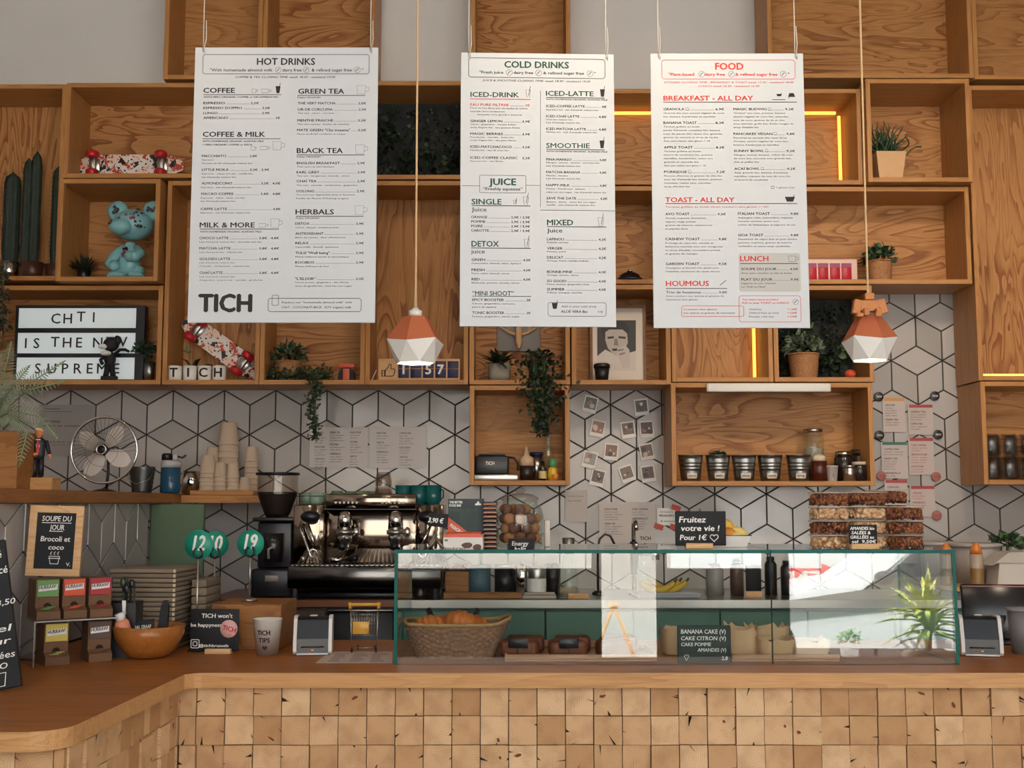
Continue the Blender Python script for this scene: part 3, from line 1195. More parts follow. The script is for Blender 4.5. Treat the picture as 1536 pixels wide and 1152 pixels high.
b.cup(503, 550, 838, 866); b.cup(575, 655, 836, 864); b.cup(675, 770, 798, 864)
b.item('MACCHIATO', 120, 310, 920, '2,8€', 495, 553)
b.D(120, [('Espresso', 215, 947), ("Mousse de lait d'amande maison bio", 515, 974)])
b.item('LITTLE MOKA', 120, 330, 1028, '3,2€ . 3,9€', 497, 648)
b.D(120, [('Espresso . cacao cru bio . vanille bio', 520, 1056), ("lait d'amande maison bio", 388, 1083)])
b.item('ALMONDCCINO', 118, 357, 1135, '3,5€ . 4,0€', 585, 735)
b.z(280, 270, 5.236)
b.D(114, [("Espresso . lait d'amande maison bio", 508, 64)])
b.item('MACAO COFFEE', 115, 368, 118, '3,8€ . 4,8€', 582, 737)
b.D(112, [('Espresso . maca . cacao cru bio', 458, 146), ("lait d'amande maison bio", 382, 172)])
b.item('CAFFE LATTE', 110, 318, 237, '4,8€', 678, 737)
b.D(110, [("Espresso . lait d'amande maison bio", 500, 263)])
b.T('MILK & MORE', 103, 533, 373, 40, 0, .022); b.L(103, 725, 386, 5)
b.cup(565, 643, 342, 373); b.cup(658, 752, 305, 373)
b.T('WITH HOMEMADE ORGANIC ALMOND MILK', 105, 592, 413, 13)
for s, x1, yb, ds in (('CHOCO LATTE', 328, 465, [("Lait d'amande maison bio . chocolat noir bio", 590, 492)]),
       ('MATCHA LATTE', 345, 546, [("Lait d'amande bio . Matcha bio", 440, 573)]),
       ('GOLDEN LATTE', 342, 629, [("Lait d'amande maison bio", 380, 655), ('Cannelle . cardamome . curcuma bio', 495, 682)]),
       ('CHAÏ LATTE', 283, 738, [("Lait d'amande maison bio", 378, 765), ('Gingembre . poivre noir . cannelle . girofle bio', 597, 792)])):
 b.item(s, 101, x1, yb, '3,8€ . 4,8€', 570, 724)
 b.D(101, ds)
b.T('TICH', 97, 507, 1033, 136, 0, .045)
b.z(0, 0, 1)
b.RR(402, 542, 447.6, 467.5, 4, .8); b.RR(408, 418, 443, 458, 1.5, .7)
b.z(420, 60, 5.236)
b.T('GREEN TEA', 145, 503, 422, 40, 0, .022); b.L(138, 670, 436, 5); b.cup(602, 700, 357, 424)
b.T('Pukka ORGANIC', 138, 322, 458, 13, 3)
b.item('THÉ VERT MATCHA', 140, 437, 506, '2,8€', 615, 677)
b.item('OR DE CURCUMA', 138, 413, 555, '2,9€', 617, 679)
b.D(138, [('Thé vert . citron . curcuma', 425, 580)])
b.item('MENTHE FRAICHE', 136, 417, 641, '3,2€', 613, 675)
b.D(136, [('Thé vert matcha . feuilles de menthes', 545, 667)])
b.item('MATE GREEN "Cha trasama"', 135, 550, 717, '3,2€', 613, 677)
b.D(135, [('Plante du Brésil, tonifiante et unique', 513, 744)])
b.T('BLACK TEA', 133, 492, 888, 40, 0, .022); b.L(133, 665, 903, 5); b.cup(592, 690, 823, 892)
b.T('Pukka ORGANIC', 133, 322, 924, 13, 3)
b.item('ENGLISH BREAKFAST', 133, 470, 976, '2,9€', 607, 667)
b.D(133, [('Thés noirs et earl classique', 425, 1001)])
b.item('EARL GREY', 131, 310, 1048, '2,9€', 609, 671)
b.D(131, [('Thé noir . bergamote . lavande . citron', 545, 1073)])
b.item('CHAÏ TEA', 131, 287, 1118, '2,9€', 607, 669)
b.z(420, 270, 5.236)
b.D(129, [('Thé noir . cannelle . cardamome . gingembre', 610, 47)])
b.item('OOLONG', 127, 267, 97, '2,9€', 603, 665)
b.D(127, [('Thé semi-noir légèrement fumé et fermenté', 588, 122), ("Feuille du Fleuve d'Oolong (vegan)", 537, 150)])
b.T('HERBALS', 123, 422, 270, 40, 0, .022); b.L(125, 657, 285, 5); b.cup(588, 685, 203, 272)
b.T('Pukka ORGANIC', 125, 313, 306, 13, 3)
for s, x1, yb, d, dx in (('DETOX', 232, 352, 'Citron . fenouil . menthe poivrée', 463), ('ANTIOXIDANT', 342, 430, "Baies de sureau . fleur d'échinacée", 513),
       ('RELAX', 225, 505, 'Camomille . fenouil . guimauve', 460), ('TULSI "Well being"', 390, 582, 'Plante indienne sacrée et ayurvédique', 540),
       ('ROOIBOS', 268, 657, "Plante d'Afrique du Sud", 380)):
 b.item(s, 121, x1, yb, '2,9€', 597, 658)
 b.D(121, [(d, dx, yb + 27)])
b.item('"L\'ELIXIR"', 118, 280, 785, '3,5€', 597, 658)
b.D(118, [("Citron pressé . gingembre . thé d'hiver", 540, 810), ('clous de girofle bio . miel bio non vegan', 565, 838)])
b.T('Replace our "homemade almond milk" with', 15, 565, 968, 14, 3)
b.T('OAT . COCONUT-RICE . SOY organic milk', 15, 560, 1008, 16, 0, .01, .15)
b.done()

# --- cold drinks
b = Board('menu_board', 'hanging white menu board headed COLD DRINKS, middle of three', 690.5, 923, 80, 490, R(2))
b.z(685, 60, 5.008)
b.T('COLD DRINKS', 360, 842, 210, 50, 1, .03)
b.T('"Fresh juice       dairy free       & refined sugar free       "', 172, 1045, 257, 21, 1)
for x in (395, 615, 1003):
 b.ring(x, 248, 24)
b.RR(90, 1115, 140, 285, 22, 4)
b.T('JUICE & SMOOTHIE CLOSING TIME: week 18.30 - weekend 19.00', 192, 1005, 315, 15, 3, .006, .25)
b.T('ICED-DRINK', 105, 467, 433, 38, 1, .02); b.L(102, 555, 448, 5, 2)
b.tumbler(520, 555, 375, 432, 3)
b.item('EAU PURE FILTREE', 103, 390, 500, '2€', 515, 548, 18, 2)
b.D(103, [("Pichet de l'eau filtrée avec des feuilles de menthe", 535, 522), ('cannelle et/ou cardamome', 362, 547)])
b.D(155, [('demandez votre gourde à emporter', 495, 570)])
for s, x1, yb, pr, ds in (('GINGER LEMON', 342, 622, '3,9€', [('Citron . gingembre . menthe fraîche', 448, 644), ("sirop d'agave bio . eau gazeuse filtrée", 475, 667)]),
        ('MAGIC BERRIES', 347, 718, '3,9€', [('Framboise . myrtille . fraise bio', 430, 740), ("sirop d'agave bio . eau pure filtrée", 445, 763)]),
        ('ICED-MATCHACOCO', 413, 815, '3,5€', [('Matcha bio . eau de coco bio', 390, 838)]),
        ('ICED-COFFEE CLASSIC', 455, 897, '3,2€', [('Espresso bio . eau filtrée', 347, 920)])):
 b.item(s, 103, x1, yb, pr, 493, 551, 18, 0)
 b.D(103, ds)
b.L(628, 628, 380, 2.5, 0, 1256); b.RR(172, 520, 1020, 1150, 10, 3); b.L(38, 172, 1100, 3); b.L(520, 628, 1093, 3)
b.T('JUICE', 245, 445, 1092, 50, 1, .035); b.T('“Freshly squeeze”', 198, 495, 1132, 22, 0)
b.T('ICED-LATTE', 672, 1028, 418, 38, 1, .02); b.L(672, 1112, 431, 5); b.tumbler(1078, 1115, 365, 420, 0, True)
b.T('WITH HOMEMADE ORGANIC ALMOND MILK', 672, 1138, 450, 12)
for s, x1, yb, pr, q0, ds in (('ICED-COFFEE LATTE', 963, 504, '4€', 1090, [("Espresso bio . lait d'amande maison bio", 1065, 528)]),
         ('ICED-CHAÏ LATTE', 922, 580, '4,8€', 1068, [('Chaï bio maison bio', 872, 602), ("Lait d'amande maison bio", 930, 625)]),
         ('ICED-MATCHA LATTE', 972, 675, '4,8€', 1068, [("Matcha bio . Lait d'amande maison bio", 1055, 696)]),
         ('PINA-MANGO', 862, 905, '4,8€', 1073, [('Mangue . ananas . banane . curcuma bio', 1075, 925), ("Lait d'amande maison bio", 930, 950)]),
         ('MATCHA-BANANA', 930, 1000, '4,8€', 1073, [('Matcha . banane', 835, 1023), ("Lait d'amande maison bio", 930, 1045)]),
         ('HAPPY-MILK', 850, 1098, '4,8€', 1076, [('Fraises . framboises . banane', 964, 1122), ("cacao cru non vegan . Lait d'amande maison bio", 1125, 1147)])):
 b.item(s, 673, x1, yb, pr, q0, 1127, 18, 0)
 b.D(673, ds)
b.T('SMOOTHIE', 673, 1000, 810, 38, 1, .012); b.L(673, 1115, 821, 5); b.tumbler(1075, 1112, 750, 808, 0, True)
b.T('WITH HOMEMADE ORGANIC ALMOND MILK', 673, 1138, 841, 12)
b.z(685, 260, 4.8)
b.item('SAVE THE DATE', 647, 860, 187, '4,8€', 1035, 1087, 18)
b.D(647, [('Banane . dattes . cacao bio cru vegan', 1003, 210), ("vanille . Lait d'amande maison bio", 998, 232)])
b.L(602, 1145, 265, 3)
b.T('SINGLE', 108, 322, 227, 40, 1, .024); b.L(108, 532, 236, 5); b.T('Juice', 108, 215, 278, 30, 0, .004)
b.tumbler(408, 432, 195, 224, 3); b.tumbler(478, 518, 170, 228, 3)
for s, x1, yb in (('ORANGE', 220, 327), ('POMME', 207, 360), ('POIRE', 187, 392), ('CAROTTE', 232, 424)):
 b.item(s, 105, x1, yb, '2,9€ / 3,9€', 392, 527, 18)
b.T('DETOX', 108, 303, 530, 40, 1, .024); b.L(105, 533, 541, 5); b.T('juice', 105, 202, 580, 30, 0, .004)
b.tumbler(484, 524, 475, 533, 3)
for s, x1, yb, d, dx in (('GREEN', 205, 634, 'Concombre, fenouil, céleri, épinard', 460), ('FRESH', 200, 707, 'Poire, céleri, fenouil, citron', 380), ('RED', 165, 774, 'Betterave, pomme, carotte, citron', 450)):
 b.item(s, 108, x1, yb, '4,0€', 478, 532, 18)
 b.D(108, [(d, dx, yb + 22)])
b.T('“MINI SHOOT”', 113, 410, 882, 32, 1, .015); b.L(110, 537, 887, 4)
b.item('SPICY BOOSTER', 110, 340, 922, '2€', 503, 532, 18)
b.D(112, [('Citron, gingembre, curcuma,', 423, 946), ('poivre de cayenne', 285, 970)])
b.item('TONIC BOOSTER', 112, 342, 1015, '2€', 503, 532, 18)
b.D(112, [('Pomme, gingembre, citron, argile', 450, 1038)])
b.T('MIXED', 652, 838, 372, 40, 1, .024); b.L(650, 1080, 383, 5); b.T('Juice', 650, 760, 425, 30, 0, .004)
b.tumbler(1018, 1060, 315, 377, 3)
for s, x1, yb, pr, d, dx in (('LAPINOU', 773, 482, '4,2€', 'Pomme, carotte', 805), ('VERGER', 763, 548, '4,2€', 'Pomme, poire', 787), ('DELICAT', 767, 614, '4,2€', 'Orange, fraise, menthe fraîche', 952),
        ('BONNE-MINE', 832, 717, '4,0€', 'Orange, carotte, citron', 878), ('SO GOOD!', 790, 783, '4,0€', 'Poire, ananas, gingembre frais', 955), ('SUMMER', 778, 843, '4,0€', 'Fraises, mangue, menthe', 905)):
 b.item(s, 651, x1, yb, pr, 1023, 1077, 18)
 b.D(651, [(d, dx, yb + 20)])
b.RR(658, 1077, 930, 1028, 16, 3); b.tumbler(685, 728, 933, 975, 0, True)
b.T('Add in your cold drink', 752, 1010, 965, 16, 3, 0, .3); b.T('ALOË VERA Bio', 752, 943, 1003, 18); b.T('+1€', 1015, 1053, 1003, 15, 3)
b.done()

# --- food
b = Board('menu_board', 'hanging white menu board headed FOOD in red, rightmost of three', 978, 1210, 80, 492)
b.z(970, 70, 5.236)
b.T('FOOD', 540, 758, 180, 54, 2, .035)
b.T('"Plant-based       dairy free       & refined sugar free       "', 172, 1120, 229, 23, 2, .024)
for x in (432, 665, 1072):
 b.ring(x, 217, 25)
b.RR(120, 1163, 105, 255, 22, 4, 2)
b.T('KITCHEN CLOSING TIME : BREAKFAST & TOAST week 17.30 - weekend 18.00', 135, 1153, 288, 15, 2, .004, .25)
b.T('LUNCH week 15.30 - weekend 16.00', 405, 885, 317, 15, 2, .004, .25)
b.T('BREAKFAST - ALL DAY', 133, 835, 423, 38, 2, .024); b.L(130, 1180, 436, 5)
b.tumbler(1018, 1062, 372, 390, 0, True); b.L(985, 1090, 417, 5, 3); b.tumbler(1165, 1110, 395, 365, 0, True)
TG = ("Tartines grillées au levain", "Avec pain maison sans gluten + 1€")
for s, x0, x1, yb, pr, q0, ds in (
  ('GRANOLA', 132, 295, 500, '6,9€', 541, [('Granola bio avec yaourt végétal de coco', 610), ('bio, banane, framboises et myrtilles', 540)]),
  ('BANANA TOAST', 132, 393, 607, '8,2€', 541, [(TG[0], 415), ("purée d'amande complète bio, banane", 577), ('noix de pécan bio cacao cru, granola,', 595), ('graines de chanvre et sirop de riz bio', 563), (TG[1], 497)]),
  ('APPLE TOAST', 135, 362, 800, '8,2€', 544, [(TG[0], 425), ('beurre de cacahuète bio, pomme', 517), ('myrtilles, framboises, cacao cru', 517), ('granola et cannelle bio', 410), (TG[1], 465)]),
  ('PORRIDGE', 137, 315, 993, '7,2€', 548, [("Flocons d'avoine et graines de chia bio", 592), ("avec lait d'amande bio maison, pomme", 590), ('noisettes, raisins secs, myrtilles', 505), ("sirop d'érable bio", 340)]),
  ('MAGIC BUDWIG', 681, 942, 500, '9,2€', 1088, [('"Crème" aux noix, pomme, banane', 1087), ('yaourt végétal de coco bio, amandes,', 1117), ('noix de coco, graines de lin et chia', 1083), ('avec sarrasin grillé bio, fruits rouges et', 1152), ("sirop d'érable bio", 880)]),
  ('PANCAKES VEGAN', 682, 987, 694, '9,8€', 1097, [('Pancakes au sarrasin bio, avec sirop', 1100), ("d'érable, yaourt végétal de coco bio,", 1112), ('banane, framboises et myrtilles', 1040)]),
  ('SUNNY BOWL', 685, 920, 828, '9,2€', 1098, [('Mangue, ananas, banane, crème de noix', 1147), ('de coco bio, curcuma avec granola bio,', 1135), ('chia et pollen bio', 882)]),
  ('ACAÏ BOWL', 688, 887, 968, '9,2€', 1102, [('Açaï, granola bio, banane, framboise', 1110), ('myrtilles, copeaux de noix de coco bio', 1130), ('et beurre de cacahuète', 953)])):
 b.item(s, x0, x1, yb, pr, q0, q0 + 66, 19)
 b.D(x0, [(d, dx, yb + 28 * (i + 1)) for i, (d, dx) in enumerate(ds)], 12)
 if s not in ('BANANA TOAST', 'APPLE TOAST'):
  b.RR(x1 + 12, x1 + 32, yb - 20, yb, 3, 2, 3)
b.RR(978, 1000, 1096, 1115, 3, 3); b.T('= gluten free', 1015, 1160, 1113, 14, 3, 0, .2)
b.z(970, 280, 5.236)
b.T('TOAST - ALL DAY', 147, 688, 122, 38, 2, .024); b.L(147, 1183, 133, 5); b.tumbler(1085, 1165, 80, 118, 0, True)
b.T('Tartines grillées au levain (Avec crackers sans gluten + 1€)', 147, 955, 165, 13, 2, .004)
for s, x0, x1, yb, pr, q0, ds in (
  ('AVO TOAST', 147, 335, 225, '9,5€', 557, [('Avocat, roquette, fenouil bio,', 470), ('oignon rouge pickels', 385), ('graines de chanvre, sésame noir', 518), ('et paprika doux', 325)]),
  ('CASHEW TOAST', 147, 417, 421, '9,8€', 565, [('Fromage de cajou bio, carotte et', 525), ('betterave marinée avec une vinaigrette', 597), ("au sirop d'érable, concombre pickels", 578), ('et graines de courges', 400)]),
  ('GARDEN TOAST', 150, 413, 616, '9,5€', 565, [('Courgette et fenouil rôti, petits pois', 565), ('roquette, houmous de cassis douce', 573)]),
  ('ITALIAN TOAST', 716, 967, 222, '9,8€', 1130, [('Aubergine rôtie, concombre, roquette', 1147), ('tomates séchées, pesto vert', 1040), ('crème de balsamique et pignons de pin', 1168)]),
  ('GOA TOAST', 719, 915, 390, '9,8€', 1130, [('Houmous de cajou thaï et pois chiche', 1180), ('pomme, roquette, graines de luzerne', 1140), ('coriandre et sauce satay cacahuète', 1125)])):
 b.item(s, x0, x1, yb, pr, q0, q0 + 64, 20)
 b.D(x0, [(d, dx, yb + 28 * (i + 1)) for i, (d, dx) in enumerate(ds)], 12)
b.T('HOUMOUS', 152, 488, 780, 40, 2, .024); b.L(150, 632, 800, 5); b.L(575, 625, 775, 5, 3, 735)
b.item('Trio de houmous', 152, 425, 838, '9,8€', 568, 632, 18)
b.D(152, [('Avec crackers aux quinoa et graines de', 607, 865), ('tournesol sans gluten', 400, 893)], 12)
b.RR(727, 1205, 522, 825, 22, fill=4)
b.T('LUNCH', 735, 955, 585, 40, 2, .024); b.L(735, 1187, 604, 5); b.cup(1112, 1190, 545, 590, 0)
b.item('SOUPE DU JOUR', 743, 1020, 656, '4,9€', 1125, 1190, 19)
b.D(743, [('Avec pain complet au blé et levain', 1140, 685)], 12, 0)
b.item('PLAT DU JOUR', 743, 988, 738, '9,9€', 1130, 1195, 19)
b.D(743, [('Légumes du jour vitaminé', 1013, 765), ('ou "Defi au Meal"', 935, 793)], 12, 0)
b.RR(727, 1208, 858, 1063, 20, 3.5, 2); b.RR(275, 762, 937, 1020, 16, 3.5, 2)
b.T('You want more protein?', 747, 1035, 893, 13, 2); b.T('Add to your TOAST or LUNCH', 747, 1113, 920, 15, 2); b.ring(1170, 905, 22)
b.D(805, [('Oeuf bio', 903, 970), ('Chèvre frais au miel', 1035, 998), ('Poulet rôti bio', 1000, 1028)], 13)
for q, pr in ((970, '+ 1,60€'), (998, '+ 2,50€'), (1028, '+ 2,50€')):
 b.T(pr, 1105, 1180, q, 14, 2)
b.T('Crackers sans gluten', 290, 552, 970, 13, 2); b.D(290, [('aux quinoa et graines de tournesol', 690, 998)], 13)
b.done()

# ------------------------------------------------------------------ pendant lamps


def pendant(px, ytop, y0, y1, Y, half, label, rz, extra=None):
 """faceted shade, terracotta above and white below, on a fabric cord"""
 z1, zm, z0 = PZ(y0, Y), PZ((y0 + y1) / 2 + 2, Y), PZ(y1, Y)
 X = PX(px, Y, (y0 + y1) / 2)
 t = thing('pendant_lamp', label, 'pendant lamp', (X, Y, z0), rz, 'faceted pendant lamps')
 s = S(Y)
 n = 6
 rt, rm, rb = half * .44 * s, half * s, half * .70 * s
 up, lo = MB(), MB()

 def ring(r, z, a0, wob=0):
  return [(r * math.cos(a0 + 2 * PI * i / n), r * math.sin(a0 + 2 * PI * i / n), z + (wob if i % 2 else -wob)) for i in range(n)]
 top = ring(rt, z1 - z0, .3)
 mid = ring(rm, zm - z0, .3, .006)
 bot = ring(rb, 0, .3 + PI / n)
 up.add([(0, 0, z1 - z0 + .004)] + top + mid, [(0, 1 + i, 1 + (i + 1) % n) for i in range(n)] + [(1 + i, 1 + n + i, 1 + n + (i + 1) % n, 1 + (i + 1) % n) for i in range(n)], 0)
 up.build('shade_top', terracotta, t)
 fs = []
 for i in range(n):
  fs += [(i, n + i, (i + 1) % n), ((i + 1) % n, n + i, n + (i + 1) % n)]
 inner = [(x * .93, y * .93, z) for x, y, z in mid] + [(x * .93, y * .93, z) for x, y, z in bot]
 lo.add(mid + bot, fs, 0)
 lo.add(inner, [f[::-1] for f in fs], 0)
 lo.add(bot + inner[n:], [(i, n + i, n + (i + 1) % n, (i + 1) % n) for i in range(n)], 0)
 o = lo.build('shade_bottom', white_p, t)
 o['label'] = 'white lower half of the shade'
 mb = MB()
 mb.sphere((0, 0, .035), .028, 14, 10)
 o = mb.build('bulb', mat('warm_bulb', '#fff2d8', .4, emit='#ffdcae', es=9), t)
 mb = MB()
 h = z1 - z0
 mb.lathe([(0, h + .03), (.008, h + .03), (.012, h + .024), (.021, h + .02), (.021, h + .003), (0, h + .003)], 16)
 mb.build('lamp_holder', white_p, t)
 mb = MB()
 H_ = CEIL - z0
 dx = PX(ytop, Y, 0) - X
 mb.tube([(0, 0, h + .028), (.0, 0, h + .1), (dx * .1, 0, h + .35), (dx * .55, 0, H_ * .6), (dx, 0, H_ - .001)], [.006, .0035, .0034, .0034, .0034], 8)
 mb.build('cord', mat('beige_cord', '#cfae84', .8), t)
 lamp('pendant_glow', 'POINT', (X, Y, z0 + .0), None, 1.2, (1, .82, .6), shadow_soft_size=.03)
 return t


pendant(623, 626, 476, 545, 3.62, 44, 'faceted terracotta and white pendant lamp left of the cold drinks board', 0)
t2 = pendant(1304, 1292, 474, 541, 3.62, 41, 'faceted terracotta and white pendant lamp right of the food board', R(24))

# wooden robot figure sitting on the right pendant
s = S(3.62)
q = P(1300, 474, 3.62)
orange_wood = mat('orange_wood', '#b8733a', .5, var=.2, vs=40)
t = thing('wooden_figure', 'small jointed wooden block figure sitting on the right pendant lamp', 'figurine', (q.x, q.y - .012, q.z))


def wpart(nm, *bx, M=None):
 mb = MB()
 mb.rbox(*bx, .002, seg=1, smooth=False, M=M)
 mb.build(nm, orange_wood, t)


wpart('torso', -14 * s, 14 * s, -.03, .0, 4 * s, 21 * s)
wpart('head', -7 * s, 7 * s, -.028, -.008, 22 * s, 32 * s)
wpart('arm', -27 * s, -15 * s, -.03, -.008, -4 * s, 18 * s, M=tr(0, 0, 0) @ rot('Y', 12))
wpart('arm', 15 * s, 27 * s, -.03, -.008, -4 * s, 18 * s, M=rot('Y', -14))
wpart('leg', -13 * s, -5 * s, -.055, -.031, -4 * s, 7 * s)
wpart('leg', 5 * s, 13 * s, -.055, -.031, -4 * s, 7 * s)
wpart('foot', -24 * s, -14 * s, -.055, -.031, -6 * s, 0 * s)
wpart('foot', 3 * s, 13 * s, -.06, -.056, -6 * s, 0 * s)

# ------------------------------------------------------------------ plants


def rdir(rng, zmin=-1.0):
 while True:
  v = Vector((rng.uniform(-1, 1), rng.uniform(-1, 1), rng.uniform(-1, 1)))
  if .1 < v.length < 1:
   v.normalize()
   if v.z >= zmin:
    return v


def bush(mb, c, rad, n, L, W, rng, mis=(0,), zmin=-.3, stems=None):
 c = Vector(c)
 for _ in range(n):
  d = rdir(rng, zmin)
  q = rng.uniform(.35, 1.0)
  p = c + Vector((d.x * rad[0] * q, d.y * rad[1] * q, d.z * rad[2] * q))
  dd = (d + rdir(rng) * .9).normalized()
  mb.leaf(p, dd, L * rng.uniform(.6, 1.2), W * rng.uniform(.7, 1.2), rng.choice(mis), up=rdir(rng), bend=rng.uniform(-.1, .3))


def stems(mb, base, c, rad, n, r, rng, mi=0):
 base, c = Vector(base), Vector(c)
 for _ in range(n):
  d = rdir(rng, 0)
  e = c + Vector((d.x * rad[0] * .8, d.y * rad[1] * .8, d.z * rad[2] * .8))
  m = (base + e) / 2 + Vector((0, 0, .1 * (e - base).length))
  mb.tube([base + Vector((rng.uniform(-.01, .01), rng.uniform(-.01, .01), 0)), m, e], [r, r * .8, r * .4], 5, mi)


def pot_tapered(mb, r0, r1, h, n=20, wall=.004, mi=0, soil=None, square=False):
 a0 = PI / 4 if square else 0
 nn = 4 if square else n
 mb.lathe([(0, 0), (r0, 0), (r1, h), (r1 - wall, h), (r1 - wall - (r1 - r0) * .2, h - .02), (0, h - .02)], nn, mi, smooth=not square, a0=a0)


def basket_mesh(mb, r0, r1, h, mi=0, rows=9, n=26):
 """woven round basket: bumpy lathe"""
 vs, fs = [], []
 m = rows * 3
 for j in range(m + 1):
  z = h * j / m
  r = r0 + (r1 - r0) * j / m
  for i in range(n * 2):
   a = 2 * PI * i / (n * 2)
   w = .0036 * math.cos(PI * (i + (j // 3))) * math.sin(PI * ((j % 3) + .5) / 3)
   vs.append(((r + w) * math.cos(a), (r + w) * math.sin(a), z))
 k = n * 2
 for j in range(m):
  for i in range(k):
   fs.append((j * k + i, j * k + (i + 1) % k, (j + 1) * k + (i + 1) % k, (j + 1) * k + i))
 fs.append(tuple(reversed(range(k))))
 mb.add(vs, fs, mi, True)
 mb.tube([(r1 * math.cos(2 * PI * i / 20), r1 * math.sin(2 * PI * i / 20), h) for i in range(20)], .005, 6, mi, closed=True)
 mb.cyl(r1 - .004, h - .02, h - .012, 20, mi)


def at(px, py, Y, dz=0):
 """world point of a pixel at depth Y"""
 q = P(px, py, Y)
 return q


def on_shelf(px, key, dy, dz=0.0):
 b_ = B[key]
 y = b_['yf'] + dy
 return Vector((PX(px, y, 700 if b_['z0'] < 1.7 else 450), y, b_['z0'] + dz))


def leaf_panel(key, label, seed):
 b_ = B[key]
 rng = random.Random(seed)
 cx = (b_['x0'] + b_['x1']) / 2
 w, h = b_['x1'] - b_['x0'] - .006, b_['z1'] - b_['z0'] - .006
 t = thing('greenery_display', label, 'greenery', (cx, YW - .006, b_['z0'] + .003), 0, 'greenery set in boxes')
 mb = MB()
 mb.box(-w / 2, w / 2, -.02, 0, 0, h)
 mb.build('backing_board', blackm, t)
 mb = MB()
 for _ in range(650):
  x, z = rng.uniform(-w / 2 + .03, w / 2 - .03), rng.uniform(.03, h - .03)
  d = Vector((rng.uniform(-.7, .7), rng.uniform(-1, -.3), rng.uniform(-.8, .6)))
  k = rng.random()
  big = (x < 0) == (z > h * .4)
  L = rng.uniform(.02, .05) if big else rng.uniform(.012, .028)
  mb.leaf((x, -.022 - rng.uniform(0, .05), z), d, L, L * .8, 0 if k < .62 else (1 if k < .93 else 2), up=rdir(rng))
 mb.build('foliage', [mat('panel_leaf_dark', '#1f2e22', .55, var=.4, vs=30), leaf_d, mat('panel_leaf_pale', '#627a58', .55)], t)


leaf_panel('moss', 'panel of mixed green leaves in the box left of the cold drinks board', 11)
leaf_panel('fern', 'panel of dark green leaves behind the basket plant, under the food board', 12)

# --- cacti at the left edge
rng = random.Random(21)
b_ = B['cactus']
cact = mat('cactus_green', '#26332a', .7, var=.3, vs=30)


def cactus(px, Y, ztop, r, label, arms=()):
 X = PX(px, Y, 330)
 z0 = b_['z0']
 t = thing('potted_cactus', label, 'cactus', (X, Y, z0), 0, 'cacti in the box at the left edge')
 mb = MB()
 pot_tapered(mb, .04, .05, .085)
 mb.build('pot', chrome if px < 36 else mat('brown_pot', '#4a2a20', .4), t)
 mb = MB()
 h = ztop - z0

 def col(x, za, zb, rr):
  vs, fs = [], []
  n, m = 30, 16
  for j in range(m + 1):
   q = j / m
   rad = rr * (min(1, math.sqrt(max(0, 1 - max(0, (q - .86) / .14) ** 2))) * (.8 + .2 * min(1, q * 6)))
   for i in range(n):
    a = 2 * PI * i / n
    w = rad * (1 + .13 * math.cos(a * 10))
    vs.append((x + w * math.cos(a), w * math.sin(a), za + (zb - za) * q))
  for j in range(m):
   for i in range(n):
    fs.append((j * n + i, j * n + (i + 1) % n, (j + 1) * n + (i + 1) % n, (j + 1) * n + i))
  mb.add(vs, fs, 0, True)
  for k in range(10):
   a = 2 * PI * k / 10
   for j in range(int((zb - za) / .022)):
    z = za + .02 + j * .022
    if z > zb - .012:
     continue
    c = (x + rr * 1.13 * math.cos(a), rr * 1.13 * math.sin(a), z)
    mb.add([(c[0] - .002, c[1], c[2]), (c[0] + .002, c[1], c[2]), (c[0] + .012 * math.cos(a), c[1] + .012 * math.sin(a), c[2] + .004)], [(0, 1, 2)], 0)
 col(0, .062, h, r)
 for dx, za, zb, rr in arms:
  col(dx, za, zb, rr)
 mb.build('stem', cact, t)


cactus(17, 5.30, PZ(258, 5.30), .034, 'thick single cactus, leftmost in the left edge box')
cactus(52, 5.30, PZ(226, 5.30), .022, 'tallest double-stemmed cactus in the middle of the left edge box', [(-.038, .07, PZ(236, 5.3) - b_['z0'], .02)])
cactus(86, 5.36, PZ(248, 5.36), .026, 'slim cactus at the right of the left edge box')
t = thing('trailing_plant', 'dark trailing plant hanging down at the left edge beside the lit sign', 'plant', (PX(6, 5.09, 420), 5.10, b_['z0'] - .014))
mb = MB()
rng = random.Random(5)
for k in range(8):
 x = rng.uniform(-.06, .04)
 L = rng.uniform(.2, .38)
 pts = [(x, 0, .06), (x, -.05, .05), (x + rng.uniform(-.02, .02), -.06, -.05), (x + rng.uniform(-.03, .03), -.055, -L)]
 mb.tube(pts, .002, 5, 1)
 for _ in range(70):
  q = rng.random() ** .8
  z = .05 - (L + .05) * q
  mb.leaf((x + rng.uniform(-.03, .03), -.055 + rng.uniform(-.025, .01), z), rdir(rng, -.9), .022, .016, 0, up=rdir(rng))
mb.build('foliage', [mat('ivy_dark', '#242c1c', .6, var=.4), leaf_d], t)

# --- skateboards


